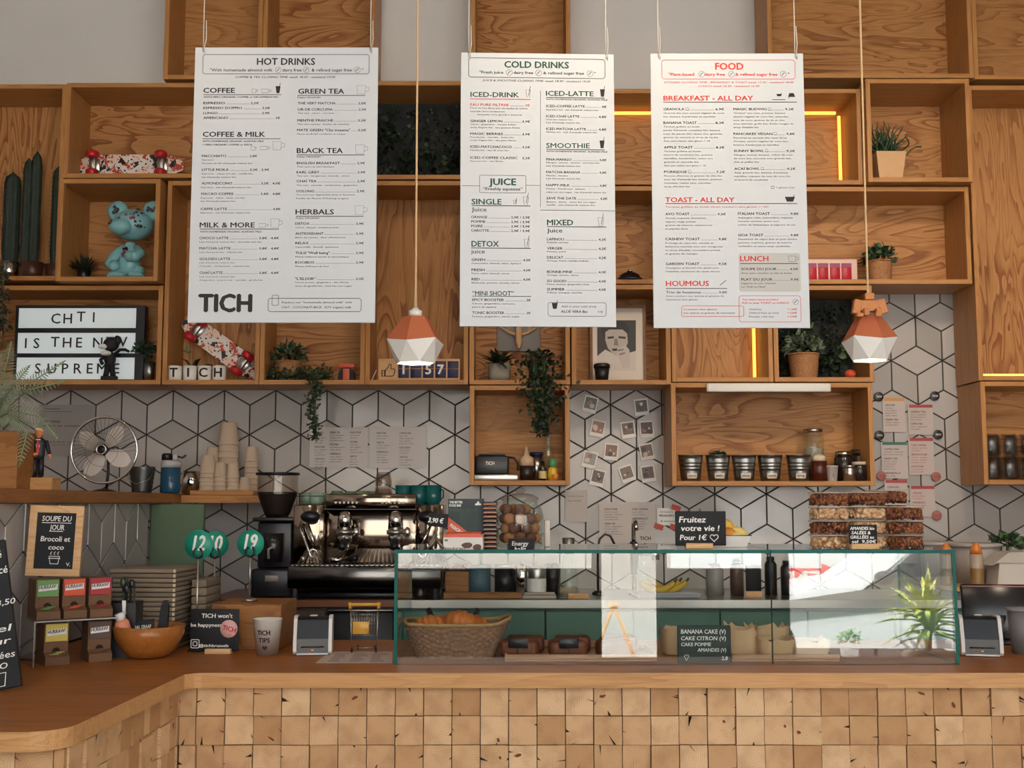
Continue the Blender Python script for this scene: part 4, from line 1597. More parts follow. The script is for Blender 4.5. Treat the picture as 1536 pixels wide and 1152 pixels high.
def skateboard(label, loc, M, L):
 pat, nt, bs = new_mat('deck_pattern')
 tc = nt.nodes.new('ShaderNodeTexCoord')
 v = nt.nodes.new('ShaderNodeTexVoronoi'); v.inputs['Scale'].default_value = 34
 nz = nt.nodes.new('ShaderNodeTexNoise'); nz.inputs['Scale'].default_value = 60
 rp = nt.nodes.new('ShaderNodeValToRGB'); rp.color_ramp.interpolation = 'CONSTANT'
 e = rp.color_ramp.elements
 e[0].color = lin('#1d1617'); e[1].color = lin('#e7ded6'); e[1].position = .34
 e.new(.5).color = lin('#b8402f'); e.new(.63).color = lin('#e9cdbb'); e.new(.76).color = lin('#8f2a22')
 mixn = nt.nodes.new('ShaderNodeMath'); mixn.operation = 'MULTIPLY_ADD'; mixn.inputs[1].default_value = .5
 nt.links.new(tc.outputs['Object'], v.inputs['Vector']); nt.links.new(tc.outputs['Object'], nz.inputs['Vector'])
 sep = nt.nodes.new('ShaderNodeSeparateColor')
 nt.links.new(v.outputs['Color'], sep.inputs[0])
 nt.links.new(sep.outputs[0], mixn.inputs[0])
 m3 = nt.nodes.new('ShaderNodeMath'); m3.operation = 'MULTIPLY'; m3.inputs[1].default_value = .5
 nt.links.new(nz.outputs['Fac'], m3.inputs[0]); nt.links.new(m3.outputs[0], mixn.inputs[2])
 nt.links.new(mixn.outputs[0], rp.inputs[0]); nt.links.new(rp.outputs[0], bs.inputs['Base Color'])
 bs.inputs['Roughness'].default_value = .35
 t = thing('skateboard', label, 'skateboard', loc, 0, 'small patterned skateboards')
 t.rotation_mode = 'XYZ'
 t.rotation_euler = M
 W = .105
 mb = MB()
 pts = []
 n = 24
 for i in range(n + 1):
  u = -1 + 2 * i / n
  w = W / 2 * (1 - abs(u) ** 5 * .55) * (1 if u < .8 else 1 - (u - .8) * .8)
  pts.append((u * L / 2, w))
 poly = pts + [(x, -w) for x, w in reversed(pts)]
 vs = []
 for x, y in poly:
  k = max(0, -x / (L / 2) - .72) * .12
  vs.append((x, y, k))
 for x, y in poly:
  k = max(0, -x / (L / 2) - .72) * .12
  vs.append((x, y, k + .009))
 m = len(poly)
 mb.add(vs, [tuple(reversed(range(m))), tuple(range(m, 2 * m))] + [(i, (i + 1) % m, m + (i + 1) % m, m + i) for i in range(m)], 0)
 mb.build('deck', pat, t)
 for sx in (-1, 1):
  x = sx * L * .31
  mb = MB()
  mb.rbox(x - .025, x + .025, -.03, .03, -.006, -.0005, .002, seg=1)
  mb.rbox(x - .012, x + .012, -.035, .035, -.032, -.006, .005)
  mb.tube([(x, -.045, -.03), (x, .045, -.03)], .006, 8)
  mb.build('truck', steel, t)
  for sy in (-1, 1):
   mb = MB()
   mb.lathe([(0, -.017), (.02, -.017), (.029, -.01), (.029, .01), (.02, .017), (0, .017)], 20, M=tr(x, sy * .043, -.032) @ rot('X', 90))
   mb.build('wheel', red_w, t)
 return t


b_ = B['board']
L = (PX(273, 5.3, 240) - PX(109, 5.3, 240))
skateboard('red-wheeled patterned skateboard resting on its edge in the upper left box', (PX(191, 5.28, 245), 5.30, b_['z0'] + .072), (R(-90), 0, 0), L)
b_ = B['orchid']
skateboard('red-wheeled patterned skateboard leaning at a slant behind the letter cups', (PX(328, 5.30, 522), 5.335, PZ(522, 5.33) + .004), (R(-90), R(180) + R(36), R(0)), .43)

# --- blue bear figurine with flower blotches
b_ = B['bear']
blue = mat('pale_blue_vinyl', '#7fb6bd', .3)
blot = mat('dark_blotch', '#2a1f2b', .5)
blot2 = mat('plum_blotch', '#7d2740', .5)
YB_ = 5.22
s = S(YB_)
c = Vector((PX(195, YB_, 410), YB_, b_['z0']))
t = thing('bear_figurine', 'light blue vinyl bear figurine with dark flower blotches in a small box', 'figurine', c)


def bp(x, y):
 return ((x - 195) * s, (413 - y) * s)


def blotch(mb, cx, cy, yy, r, n, seed, mi):
 rng = random.Random(seed)
 for k in range(n):
  a = rng.uniform(0, 2 * PI)
  q = rng.uniform(0, r)
  x, z = bp(cx, cy)
  x += q * math.cos(a) * s; z += q * math.sin(a) * s
  rr = rng.uniform(1.2, 3.2) * s
  mb.add([(x + rr * math.cos(2 * PI * i / 7) * rng.uniform(.6, 1.2), yy(x, z), z + rr * math.sin(2 * PI * i / 7) * rng.uniform(.6, 1.2)) for i in range(7)], [tuple(reversed(range(7)))], mi)


hx, hz = bp(197, 326)
mb = MB(); mb.sphere((hx, 0, hz), (31 * s, 26 * s, 24 * s), 26, 16); mb.sphere((bp(186, 334)[0], -24 * s, bp(186, 334)[1]), (17 * s, 12 * s, 12 * s), 18, 12)
mb.build('head', blue, t)
mb = MB()


def face_y(x, z):
 q = 1 - ((x - hx) / (31 * s)) ** 2 - ((z - hz) / (24 * s)) ** 2
 y = -26 * s * math.sqrt(max(0, q)) - .002
 mx, mz = bp(186, 334)
 q2 = 1 - ((x - mx) / (17 * s)) ** 2 - ((z - mz) / (12 * s)) ** 2
 if q2 > 0:
  y = min(y, -24 * s - 12 * s * math.sqrt(q2) - .002)
 return y


for k, (cx_, cy_, r_, n_, mi_) in enumerate(((208, 311, 8, 9, 0), (176, 328, 5, 5, 0), (212, 332, 9, 8, 0), (200, 316, 7, 5, 1), (183, 322, 3, 4, 0))):
 blotch(mb, cx_, cy_, face_y, r_, n_, k, 0 + mi_)
mb2 = MB()
for k, (cx_, cy_, r_, n_, mi_) in enumerate(((208, 311, 8, 9, 0), (172, 330, 4, 5, 0), (212, 331, 9, 8, 0), (200, 318, 7, 5, 1), (184, 321, 3, 5, 0))):
 blotch(mb2, cx_, cy_, face_y, r_, n_, k, mi_)
mb2.build('head_pattern', [blot, blot2], t)
for ex, ey in ((173, 304), (227, 304)):
 x, z = bp(ex, ey)
 

 mb = MB(); mb.sphere((x, .004, z), (16 * s, 8 * s, 16 * s), 20, 12)
 eo = mb.build('ear', blue, t)
 mb = MB(); blotch(mb, ex, ey, lambda X, Z: -.004 - 8 * s * math.sqrt(max(.02, 1 - ((X - x) / (16 * s)) ** 2 - ((Z - z) / (16 * s)) ** 2)), 7, 9, int(ex), 0)
 mb.build('ear_pattern', [blot, blot2], eo)
mb = MB()
vs = []
x0, zz = bp(194, 382)
mb.lathe([(0, -24 * s), (12 * s, -22 * s), (17 * s, -10 * s), (15 * s, 6 * s), (10 * s, 18 * s), (7 * s, 28 * s), (0, 30 * s)], 22, c=(x0, 0, zz), sy=.85)
mb.build('torso', blue, t)
mb = MB(); blotch(mb, 189, 366, lambda X, Z: -15.5 * s, 5, 7, 31, 1); blotch(mb, 189, 374, lambda X, Z: -16.5 * s, 4, 5, 32, 1); mb.build('torso_pattern', [blot, blot2], t)
for pts in ([(186, 360, 0), (173, 376, -.02), (168, 390, -.03), (176, 392, -.045)], [(204, 362, 0), (212, 372, -.02), (206, 378, -.045), (200, 378, -.05)]):
 mb = MB()
 mb.tube([(bp(a, b2)[0], d, bp(a, b2)[1]) for a, b2, d in pts], [6 * s, 8 * s, 9 * s, 8 * s], 12)
 mb.sphere((bp(pts[-1][0], 0)[0], pts[-1][2], bp(0, pts[-1][1])[1]), 8.5 * s, 12, 8)
 mb.build('arm', blue, t)
for px_, lx in ((176, 181), (206, 206)):
 mb = MB()
 x, z = bp(px_, 413)
 xa, za = bp(lx, 393)
 mb.tube([(xa, 0, za), ((x + xa) / 2, -.005, bp(0, 403)[1]), (x, -.01, 6 * s)], [11 * s, 11 * s, 9 * s], 14)
 mb.sphere((x, -.02, 7 * s), (13 * s, 15 * s, 7 * s), 18, 10)
 mb.build('leg', blue, t)

# grass pot beside the bear
c = Vector((PX(126, 5.25, 410), 5.25, b_['z0']))
t = thing('potted_grass', 'small dark tufted plant in a black pot beside the blue bear', 'plant', c)
mb = MB(); pot_tapered(mb, .024, .032, .06); mb.build('pot', black, t)
mb = MB(); rng = random.Random(3)
for _ in range(160):
 d = rdir(rng, .1)
 mb.leaf((d.x * .015, d.y * .015, .055), d, rng.uniform(.05, .09), .006, 0)
mb.build('foliage', [mat('dark_tuft', '#20281c', .7)], t)

# --- lit letter sign
b_ = B['light']
Yl = 5.235
X0, X1 = PX(22, Yl, 510), PX(216, Yl, 510)
Z0, Z1 = b_['z0'] + .0005, PZ(458, Yl)
cx = (X0 + X1) / 2
t = thing('light_box_sign', 'lit cinema letter sign with three rows of black letters', 'sign', (cx, Yl, Z0))
w, h = X1 - X0, Z1 - Z0
sgn = mat('sign_panel', '#dfe8ea', .5, emit='#d5eaf2', es=.30)
xi0, xi1 = PX(26, Yl, 510) - cx, PX(203, Yl, 510) - cx
rows = [(462, 492), (499, 530), (536, 569)]
mb = MB()
mb.rbox(-w / 2, w / 2, .01, .055, 0, h, .003, seg=1)
mb.box(-w / 2, xi0, 0, .01, 0, h); mb.box(xi1, w / 2, 0, .01, 0, h)
zs = [0]
for a, b2 in reversed(rows):
 zs += [PZ(b2, Yl) - Z0, PZ(a, Yl) - Z0]
zs.append(h)
for i in range(0, len(zs), 2):
 if zs[i + 1] > zs[i] + .0005:
  mb.box(xi0, xi1, 0, .01, zs[i], zs[i + 1])
mb.build('case', black, t)
for a, b2 in rows:
 mb = MB()
 mb.box(xi0 + .0005, xi1 - .0005, .004, .009, max(.0005, PZ(b2, Yl) - Z0 + .0005), PZ(a, Yl) - Z0 - .0005)
 mb.build('light_panel', sgn, t)
sh = Sheet()


def sg(sx, ch, yb, cap=15.0, tilt=0):
 q = P(sx, yb, Yl)
 sh.t(ch, Matrix.Translation((q.x - cx, .003, q.z - Z0)) @ rot('Y', tilt), cap * S(Yl), None, 0, 'C', .012)


for x, ch, y in ((83, 'C', 485), (101, 'H', 485), (121, 'T', 482), (140, 'I', 483)):
 sg(x, ch, y)
for x, ch, y in ((38, 'I', 522), (54, 'S', 522), (82, 'T', 520), (100, 'H', 521), (118, 'E', 521), (146, 'N', 521), (163, 'E', 520), (179, 'W', 520)):
 sg(x, ch, y)
for x, ch in ((56, 'S'), (77, 'U'), (97, 'P'), (116, 'R'), (134, 'E'), (152, 'M'), (174, 'E')):
 sg(x, ch, 560)
sh.build('letters', ink, t)

# dark figurine in front of the sign, plant and tin at its right
Yq = 5.195
t = thing('dark_figurine', 'small black and white figurine standing before the lit sign', 'figurine', (PX(163, Yq, 565), Yq, b_['z0'] + .0005))
s = S(Yq)
z = lambda py: (569 - py) * s
xx = lambda px: (px - 163) * s
mb = MB(); mb.rbox(-11 * s, 13 * s, -.012, .012, 0, 6 * s, .003); mb.tube([(-5 * s, 0, 5 * s), (-3 * s, 0, 14 * s), (-2 * s, 0, 24 * s)], [4 * s, 4 * s, 5 * s], 10); mb.tube([(7 * s, 0, 5 * s), (5 * s, 0, 14 * s), (3 * s, 0, 24 * s)], [4 * s, 4 * s, 5 * s], 10); mb.build('legs_base', blackm, t)
mb = MB(); mb.sphere((1 * s, 0, 32 * s), (9 * s, 7 * s, 12 * s), 14, 10); mb.build('torso', blackm, t)
mb = MB(); mb.sphere((2 * s, 0, 54 * s), (12 * s, 10 * s, 11 * s), 16, 12); mb.sphere((11 * s, 0, 60 * s), (6 * s, 4 * s, 8 * s), 12, 8); mb.build('head', blackm, t)
mb = MB(); mb.sphere((-8 * s, -8 * s, 50 * s), (7 * s, 4 * s, 4 * s), 12, 8); mb.sphere((-3 * s, -7 * s, 40 * s), (8 * s, 5 * s, 4 * s), 12, 8); o = mb.build('face', white_p, t); o['label'] = 'white face and chest'
mb = MB(); mb.tube([(7 * s, 0, 38 * s), (16 * s, -.004, 46 * s), (24 * s, -.004, 46 * s), (30 * s, -.006, 43 * s)], [3 * s, 2.5 * s, 2.4 * s, 2 * s], 8); mb.build('arm', blackm, t)
mb = MB(); mb.tube([(-6 * s, 0, 37 * s), (-12 * s, -.01, 30 * s), (-8 * s, -.02, 24 * s)], [3 * s, 2.6 * s, 3 * s], 8); mb.build('arm', blackm, t)
zp = B['light']['z0']
t = thing('tin_pot_plant', 'small leafy plant in a grey tin pot right of the lit sign', 'plant', (PX(224, 5.24, 565), 5.235, zp))
mb = MB(); pot_tapered(mb, .02, .026, .085); mb.build('pot', zinc, t)
mb = MB(); rng = random.Random(8); bush(mb, (-.02, -.01, .13), (.05, .035, .05), 150, .024, .012, rng, (0, 1)); stems(mb, (0, 0, .07), (-.02, -.01, .13), (.05, .03, .05), 9, .0015, rng, 0); mb.build('foliage', [leaf_d, mat('deep_green', '#263626', .6)], t)

# --- letter cups and orchid
b_ = B['orchid']
for i, (ch, px) in enumerate(zip('TICH', (263, 285, 307, 329))):
 Yc_ = 5.215
 t = thing('letter_cup', f'small white cup printed with the letter {ch} in the slanted skateboard box', 'cup', (PX(px, Yc_, 560), Yc_, b_['z0']), 0, 'white letter cups')
 r = 10.3 * S(Yc_)
 hc = 22 * S(Yc_)
 mb = MB(); mb.lathe([(0, 0), (r * .86, 0), (r * .95, .004), (r, hc), (r - .002, hc), (r * .88, .006), (0, .006)], 24); mb.build('cup_body', white_gl, t)
 sh = Sheet()
 sh.t(ch, Matrix.Translation((0, 0, hc * .22)), hc * .6, None, 0, 'C', .03)
 o = sh.build('letter', ink, t)
 wrap(o, lambda x, z_: -math.sqrt(max(1e-6, (r * (.955 + .045 * z_ / hc)) ** 2 - x ** 2)) - .0008)
t = thing('orchid_plant', 'dark strappy orchid leaves behind the letter cups', 'plant', (PX(290, 5.29, 560), 5.28, b_['z0']))
mb = MB(); pot_tapered(mb, .024, .03, .05); mb.build('pot', mat('dark_pot', '#33281f', .6), t)
mb = MB(); rng = random.Random(14)
for d, L in (((-.8, -.3, .5), .1), ((.9, -.2, .5), .13), ((.4, -.5, .8), .1), ((-.4, -.2, .9), .09), ((.8, .1, .2), .12)):
 mb.leaf((0, 0, .045), d, L, .026, 0, bend=.35)
mb.build('foliage', [leaf_d], t)
mb = MB(); mb.tube([(0, 0, .045), (.01, -.01, .09), (-.02, -.02, .13)], .002, 6)
for d in ((-.5, -.4, .3), (.6, -.4, .1), (0, -.5, .6)):
 mb.leaf((-.02, -.02, .13), d, .04, .016, 0)
o = mb.build('flower_stem', leaf_l, t)

# --- trailing plant, basket and telephone
b_ = B['basket']
t = thing('basket_plant', 'leafy plant in a small wicker basket left of the red telephone', 'plant', on_shelf(434, 'basket', .13), 0, 'plants in wicker baskets')
mb = MB(); basket_mesh(mb, .045, .058, .095); mb.build('basket', wicker, t)
mb = MB(); rng = random.Random(31); bush(mb, (0, 0, .12), (.075, .06, .055), 170, .036, .016, rng, (0, 0, 1)); mb.build('foliage', [leaf_d, leaf_grey], t)
t = thing('trailing_plant', 'dark green trailing plant spilling down the tiles below the telephone box', 'plant', on_shelf(478, 'basket', .06))
mb = MB(); rng = random.Random(33)
s = S(5.2)
for k in range(420):
 x = rng.uniform(-80, 22) * s
 zz = abs(rng.gauss(0, 1)) * 9 * s + .004
 mb.leaf((x, rng.uniform(-.05, .08), zz), rdir(rng, -.2), .02, .013, rng.choice((0, 0, 1)), up=rdir(rng))
for k in range(3):
 pts = [(-.005 + k * .012, 0, .02), (-.005 + k * .01, -.068, .025), (-.01 + k * .008, -.082, -.03), (.002 + k * .005, -.078, -.15 - .04 * k), (.0 + k * .006, -.074, -.2 - .04 * k)]
 mb.tube(pts, .0018, 5, 1)
for k in range(260):
 q = rng.random()
 x = (3 * math.sin(q * 9) + rng.gauss(0, 5.5 * (1 - .45 * q))) * s
 mb.leaf((x, -.078 + rng.uniform(-.025, .004), .02 - .285 * q), rdir(rng, -.9), .02, .013, rng.choice((0, 0, 1)), up=rdir(rng))
mb.build('foliage', [leaf_d, mat('vine_green', '#34452a', .6)], t)
t = thing('toy_telephone', 'small red and black toy telephone on the shelf beside trailing leaves', 'telephone', on_shelf(522, 'basket', .06))
s = S(5.24)
mb = MB(); mb.prism([(-13 * s, 0), (13 * s, 0), (11 * s, 14 * s), (5 * s, 19 * s), (-5 * s, 19 * s), (-11 * s, 14 * s)], -.025, .03); mb.build('base', blackm, t)
mb = MB(); mb.rbox(-13 * s, 13 * s, -.02, .015, 19.3 * s, 26 * s, .006); mb.build('handset', mat('coral_red', '#c8573c', .4), t)
mb = MB(); mb.rbox(-5 * s, 5 * s, -.031, -.0255, 1 * s, 18 * s, .002); mb.build('front_panel', mat('coral_red_b', '#c8573c', .4), t)

# --- thumbs-up counter
b_ = B['counter']
Yt = 5.215
X0, X1 = PX(567, Yt, 555), PX(690, Yt, 555)
cx = (X0 + X1) / 2
hgt = PZ(538, Yt) - b_['z0'] - .0005
t = thing('flip_counter', 'pale wooden follower counter with a thumbs-up and blue digit cards', 'counter display', (cx, Yt, b_['z0'] + .0005))
mb = MB(); mb.rbox(X0 - cx, X1 - cx, 0, .035, 0, hgt, .003); mb.build('case', light_wood, t)
navy = mat('navy_card', '#28294f', .5)
for px, ch in ((605.5, '1'), (624, ''), (642.5, '5'), (661, '7'), (679.5, '')):
 x = PX(px, Yt, 555) - cx
 s = S(Yt)
 mb = MB(); mb.rbox(x - 8 * s, x + 8 * s, -.006, -.0005, 4 * s, hgt - 4 * s, .0015, seg=1); o = mb.build('digit_card', navy, t)
 mb = MB(); mb.tube([(x - 8.6 * s, -.008, hgt / 2 + 1 * s), (x + 8.6 * s, -.008, hgt / 2 + 1 * s)], .0011, 6); mb.build('hinge', light_wood, o)
 if ch:
  sh = Sheet(); sh.t(ch, Matrix.Translation((x, -.0072, hgt * .29)), 14 * s, None, 0, 'C', .03); sh.build('digit', chalk_w, o)
mb = MB()
s = S(Yt)
ox, oz = PX(583, Yt, 555) - cx, hgt * .2
th = [(-5, 0), (6, 0), (8, 2), (9.5, 9), (8, 11), (3.2, 11), (4, 17), (2, 18.5), (.6, 17), (-1, 13), (-5, 9)]
outline(mb, [(ox + x * s, oz + z_ * s) for x, z_ in th], 1.4 * s, -.0012)
outline(mb, [(ox + x * s, oz + z_ * s) for x, z_ in ((-10, -.5), (-6, -.5), (-6, 9), (-10, 9))], 1.4 * s, -.0012)
mb.build('thumb_mark', ink, t)
t = thing('paper_card', 'small folded white card leaning beside the thumbs-up counter', 'card', (PX(561, 5.22, 565), 5.215, b_['z0']))
mb = MB(); mb.prism([(-4 * s, 0), (-3.2 * s, 0), (4 * s, 16 * s), (3.2 * s, 16 * s)], -.002, .012); mb.build('card', paper_w, t)

# --- antlers, grey pot, hanging ivy
b_ = B['horns']
bone = mat('carved_wood', '#c9a179', .5)
t = thing('wall_trophy', 'grey board with pale carved antlers in the box below the cold drinks board', 'wall decoration', (PX(778, 5.42, 480), YW - .017, PZ(528, YW)))
s = S(5.4)
mb = MB(); mb.rbox(-33 * s, 33 * s, -.012, 0, 0, 110 * s, .002, seg=1); mb.build('board', mat('grey_board', '#8e8a87', .7), t)
mb = MB(); mb.tube([(0, -.016, 66 * s), (0, -.03, 40 * s), (0, -.045, 12 * s), (0, -.05, 2 * s)], [3 * s, 5 * s, 5.5 * s, 2.5 * s], 10); mb.build('head', bone, t)
for sx in (-1, 1):
 mb = MB(); mb.tube([(sx * 2 * s, -.025, 24 * s), (sx * 14 * s, -.022, 28 * s), (sx * 30 * s, -.018, 38 * s)], [3 * s, 2.6 * s, 1.6 * s], 8)
 mb.tube([(sx * 16 * s, -.022, 29 * s), (sx * 18 * s, -.02, 44 * s)], [2 * s, 1.2 * s], 8); mb.build('antler', bone, t)
t = thing('potted_plant', 'spiky-leaved plant in a round grey stone pot below the antlers', 'plant', on_shelf(749, 'horns', .1))
s = S(5.28)
mb = MB(); mb.lathe([(0, 0), (14 * s, 0), (17 * s, 8 * s), (17.5 * s, 27 * s), (16 * s, 27 * s), (15 * s, 22 * s), (0, 22 * s)], 24); mb.build('pot', mat('stone_pot', '#8d877b', .8, var=.15, vs=30), t)
mb = MB(); rng = random.Random(41)
for k in range(46):
 a = rng.uniform(0, 2 * PI); e = rng.uniform(.05, 1.2)
 d = Vector((math.cos(a) * math.cos(e), math.sin(a) * math.cos(e), math.sin(e)))
 mb.leaf((0, 0, 24 * s), d, rng.uniform(22, 34) * s, 7 * s, 0, bend=.1)
mb.build('foliage', [mat('succulent_dark', '#2c3527', .5, var=.3)], t)
t = thing('hanging_ivy', 'full dark ivy hanging from the antler box over the toaster box', 'plant', on_shelf(806, 'horns', .05))
s = S(5.2)
mb = MB(); pot_tapered(mb, .035, .045, .09); mb.build('pot', blackm, t)
mb = MB(); rng = random.Random(43)
for k in range(620):
 q = rng.random()
 py = 530 + 125 * q
 hw = 36 if q < .35 else 36 - 26 * (q - .35) / .65
 if q < .06:
  hw = 22
 x = rng.gauss(0, .5) * hw * s + (8 * q) * s
 y = -.05 - .045 * rng.random() - (.012 if q > .3 else 0)
 if q < .3:
  y = rng.uniform(-.09, .03)
 mb.leaf((x, y, (573 - py) * s), rdir(rng, -.9), .026, .018, rng.choice((0, 0, 0, 1)), up=rdir(rng))
for k in range(9):
 x = rng.uniform(-20, 20) * s
 mb.tube([(x * .5, -.02, .1), (x, -.075, .08), (x, -.085, -.05), (x * .8 + .02, -.08, -rng.uniform(.12, .24))], .0016, 5, 2)
mb.build('foliage', [mat('ivy_leaf', '#26301f', .5, var=.5, vs=30), leaf_d, leaf_m], t)

# --- portrait frame and black cup
b_ = B['portrait']
Yp = 5.33
X0, X1 = PX(885, Yp, 515), PX(969, Yp, 515)
cx = (X0 + X1) / 2
hh = PZ(458, Yp) - b_['z0'] - .001
t = thing('picture_frame', 'brown framed black and white portrait of a person with a hand at the mouth', 'picture', (cx, Yp, b_['z0'] + .001))
w = X1 - X0
s = S(Yp)
mb = MB()
fr = 4 * s
mb.box(-w / 2, -w / 2 + fr, 0, .02, 0, hh); mb.box(w / 2 - fr, w / 2, 0, .02, 0, hh)
mb.box(-w / 2 + fr, w / 2 - fr, 0, .02, 0, fr); mb.box(-w / 2 + fr, w / 2 - fr, 0, .02, hh - fr, hh)
mb.build('frame', mat('brown_frame', '#7a4b28', .45), t)
mb = MB(); mb.box(-w / 2 + fr, w / 2 - fr, .008, .012, fr, hh - fr); mb.build('mat_board', mat('mat_board', '#ddd3c8', .7), t)
mb = MB()


def pf(pts, mi, d):
 v = []
 for px, py in pts:
  q = P(px, py, Yp)
  v.append((q.x - cx, .0078 - d * .0004, q.z - b_['z0'] - .001))
 ar = sum(v[i][0] * v[(i + 1) % len(v)][2] - v[(i + 1) % len(v)][0] * v[i][2] for i in range(len(v)))
 mb.add(v, [tuple(range(len(v))) if ar > 0 else tuple(reversed(range(len(v))))], mi)


pf([(896, 480), (954, 480), (954, 556), (896, 556)], 0, 1)
pf([(896, 534), (908, 524), (920, 530), (940, 530), (954, 526), (954, 556), (896, 556)], 3, 2)
pf([(903, 500), (902, 490), (908, 483), (922, 481), (938, 483), (944, 492), (943, 505), (938, 498), (912, 498), (907, 508)], 1, 3)
pf([(908, 498), (914, 494), (934, 494), (941, 500), (942, 514), (936, 528), (928, 534), (921, 532), (912, 522), (908, 510)], 2, 4)
pf([(911, 505), (921, 504), (921, 507), (912, 508)], 1, 5)
pf([(928, 504), (939, 505), (938, 508), (928, 507)], 1, 5)
pf([(922, 508), (926, 508), (928, 518), (921, 518)], 4, 5)
pf([(918, 523), (929, 522), (929, 526), (919, 526)], 1, 5)
pf([(926, 522), (938, 518), (944, 524), (946, 540), (944, 552), (934, 552), (930, 540), (925, 532)], 5, 6)
pf([(926, 524), (936, 523), (936, 525), (927, 527)], 4, 7)
pf([(929, 530), (938, 528), (938, 530), (930, 533)], 4, 7)
gl = [('photo_background', '#35302f'), ('photo_dark', '#1c191a'), ('photo_skin', '#b9aea6'), ('photo_shirt', '#cfc7bf'), ('photo_shade', '#7f7571'), ('photo_hand', '#c6bbb2')]
mb.build('photograph', [mat(n_, c_, .5) for n_, c_ in gl], t)
t = thing('travel_cup', 'black travel cup standing in front of the framed portrait', 'cup', on_shelf(902, 'portrait', .07))
s = S(5.25)
mb = MB(); mb.lathe([(0, 0), (9 * s, 0), (11.5 * s, 20 * s), (0, 20 * s)], 24); mb.build('cup_body', black, t)
mb = MB(); mb.lathe([(0, 20.1 * s), (12.5 * s, 20.1 * s), (12.5 * s, 25 * s), (10.5 * s, 27 * s), (0, 27 * s)], 24); mb.build('lid', black, t)
t = thing('desk_bell', 'small black service bell on the shelf between the two right menu boards', 'bell', on_shelf(945, 'clock', .05))
mb = MB(); mb.lathe([(0, 0), (20 * s, 0), (19 * s, 4 * s), (0, 4 * s)], 24); mb.lathe([(17 * s, 4.2 * s), (15 * s, 9 * s), (9 * s, 13 * s), (0, 14.5 * s)], 24); mb.build('dome', black, t)
mb = MB(); mb.lathe([(0, 14.6 * s), (4 * s, 14.6 * s), (4 * s, 17 * s), (0, 19 * s)], 14); mb.build('plunger', chrome, t)

# --- right side boxes
t = thing('potted_plant', 'wiry green plant in a square pale wooden pot, upper right', 'plant', on_shelf(1337, 'succ', .09), 0)
s = S(5.21)
mb = MB(); pot_tapered(mb, 18 * s * 1.35, 23 * s * 1.4, 43 * s, square=True); mb.build('pot', mat('pale_square_pot', '#cda273', .6, var=.06), t)
mb = MB(); rng = random.Random(51)
for k in range(70):
 a, e = rng.uniform(0, 2 * PI), rng.uniform(.7, 1.5)
 p = Vector((rng.uniform(-14, 8) * s, rng.uniform(-.03, .03), 40 * s))
 d = Vector((math.cos(a) * math.cos(e), math.sin(a) * math.cos(e), math.sin(e)))
 pts = [p]
 n_ = rng.randint(4, 7)
 for i in range(n_):
  d = (d + rdir(rng) * .55 + Vector((0, 0, .12))).normalized()
  pts.append(pts[-1] + d * 8.5 * s)
 mb.tube(pts, [1.7 * s * (1 - .7 * i / n_) for i in range(n_ + 1)], 5)
for sx, sz in ((1, .1), (1, .35), (.7, 1)):
 p = Vector((8 * s, -.02, 40 * s)); pts = [p]
 d = Vector((sx, -.1, sz)).normalized()
 for i in range(6):
  d = (d + rdir(rng) * .5).normalized(); pts.append(pts[-1] + d * 9 * s)
 mb.tube(pts, 1.1 * s, 5)
mb.build('foliage', [mat('wiry_green', '#2f4a30', .6, var=.3)], t)
t = thing('pink_display', 'pink framed display with red cards right of the food board', 'display', (PX(1235, 5.25, 400), 5.25, B['pink']['z0'] + .0005))
s = S(5.25)
hh = PZ(388, 5.25) - B['pink']['z0'] - .001
mb = MB(); mb.rbox(-52 * s, 52 * s, 0, .03, 0, hh, .005); mb.build('frame', mat('pale_pink', '#e3bfb2', .5), t)
for x in (-38, -18, -.5, 17.5, 35):
 mb = MB(); mb.rbox((x - 7.5) * s, (x + 7.5) * s, -.004, -.0005, 4 * s, hh - 7 * s, .001, seg=1); o = mb.build('card', mat('crimson_card', '#b3152e', .4), t)
 mb = MB(); mb.box((x - 7.5) * s, (x + 7.5) * s, -.0052, -.0045, hh - 14 * s, hh - 7.5 * s); mb.build('card_top', mat('violet_card', '#8a2a5a', .4), o)
t = thing('basket_plant', 'bushy plant in a wicker basket right of the pink display', 'plant', on_shelf(1320, 'pink', .1), 0, 'plants in wicker baskets')
mb = MB(); basket_mesh(mb, .05, .055, .1); mb.build('basket', wicker, t)
mb = MB(); rng = random.Random(53); bush(mb, (0, 0, .12), (.072, .06, .05), 170, .035, .018, rng, (0, 0, 1)); mb.build('foliage', [leaf_d, leaf_m], t)
t = thing('basket_plant', 'grey-green plant in a wicker basket left of the right pendant lamp', 'plant', on_shelf(1203, 'fern', .09), 0, 'plants in wicker baskets')
mb = MB(); basket_mesh(mb, .056, .067, .112); mb.build('basket', wicker, t)
mb = MB(); rng = random.Random(54); bush(mb, (0, 0, .145), (.085, .06, .06), 210, .036, .02, rng, (0, 1, 1)); mb.build('foliage', [leaf_d, mat('sage_leaf', '#64715a', .6, var=.3)], t)
t = thing('red_ornament', 'small orange-red ball ornament beside the basket plant under the right pendant', 'ornament', on_shelf(1272, 'fern', .05))
mb = MB(); mb.sphere((0, 0, .02), (.025, .025, .02), 16, 10); mb.build('ball', mat('orange_red', '#c4492a', .6), t)

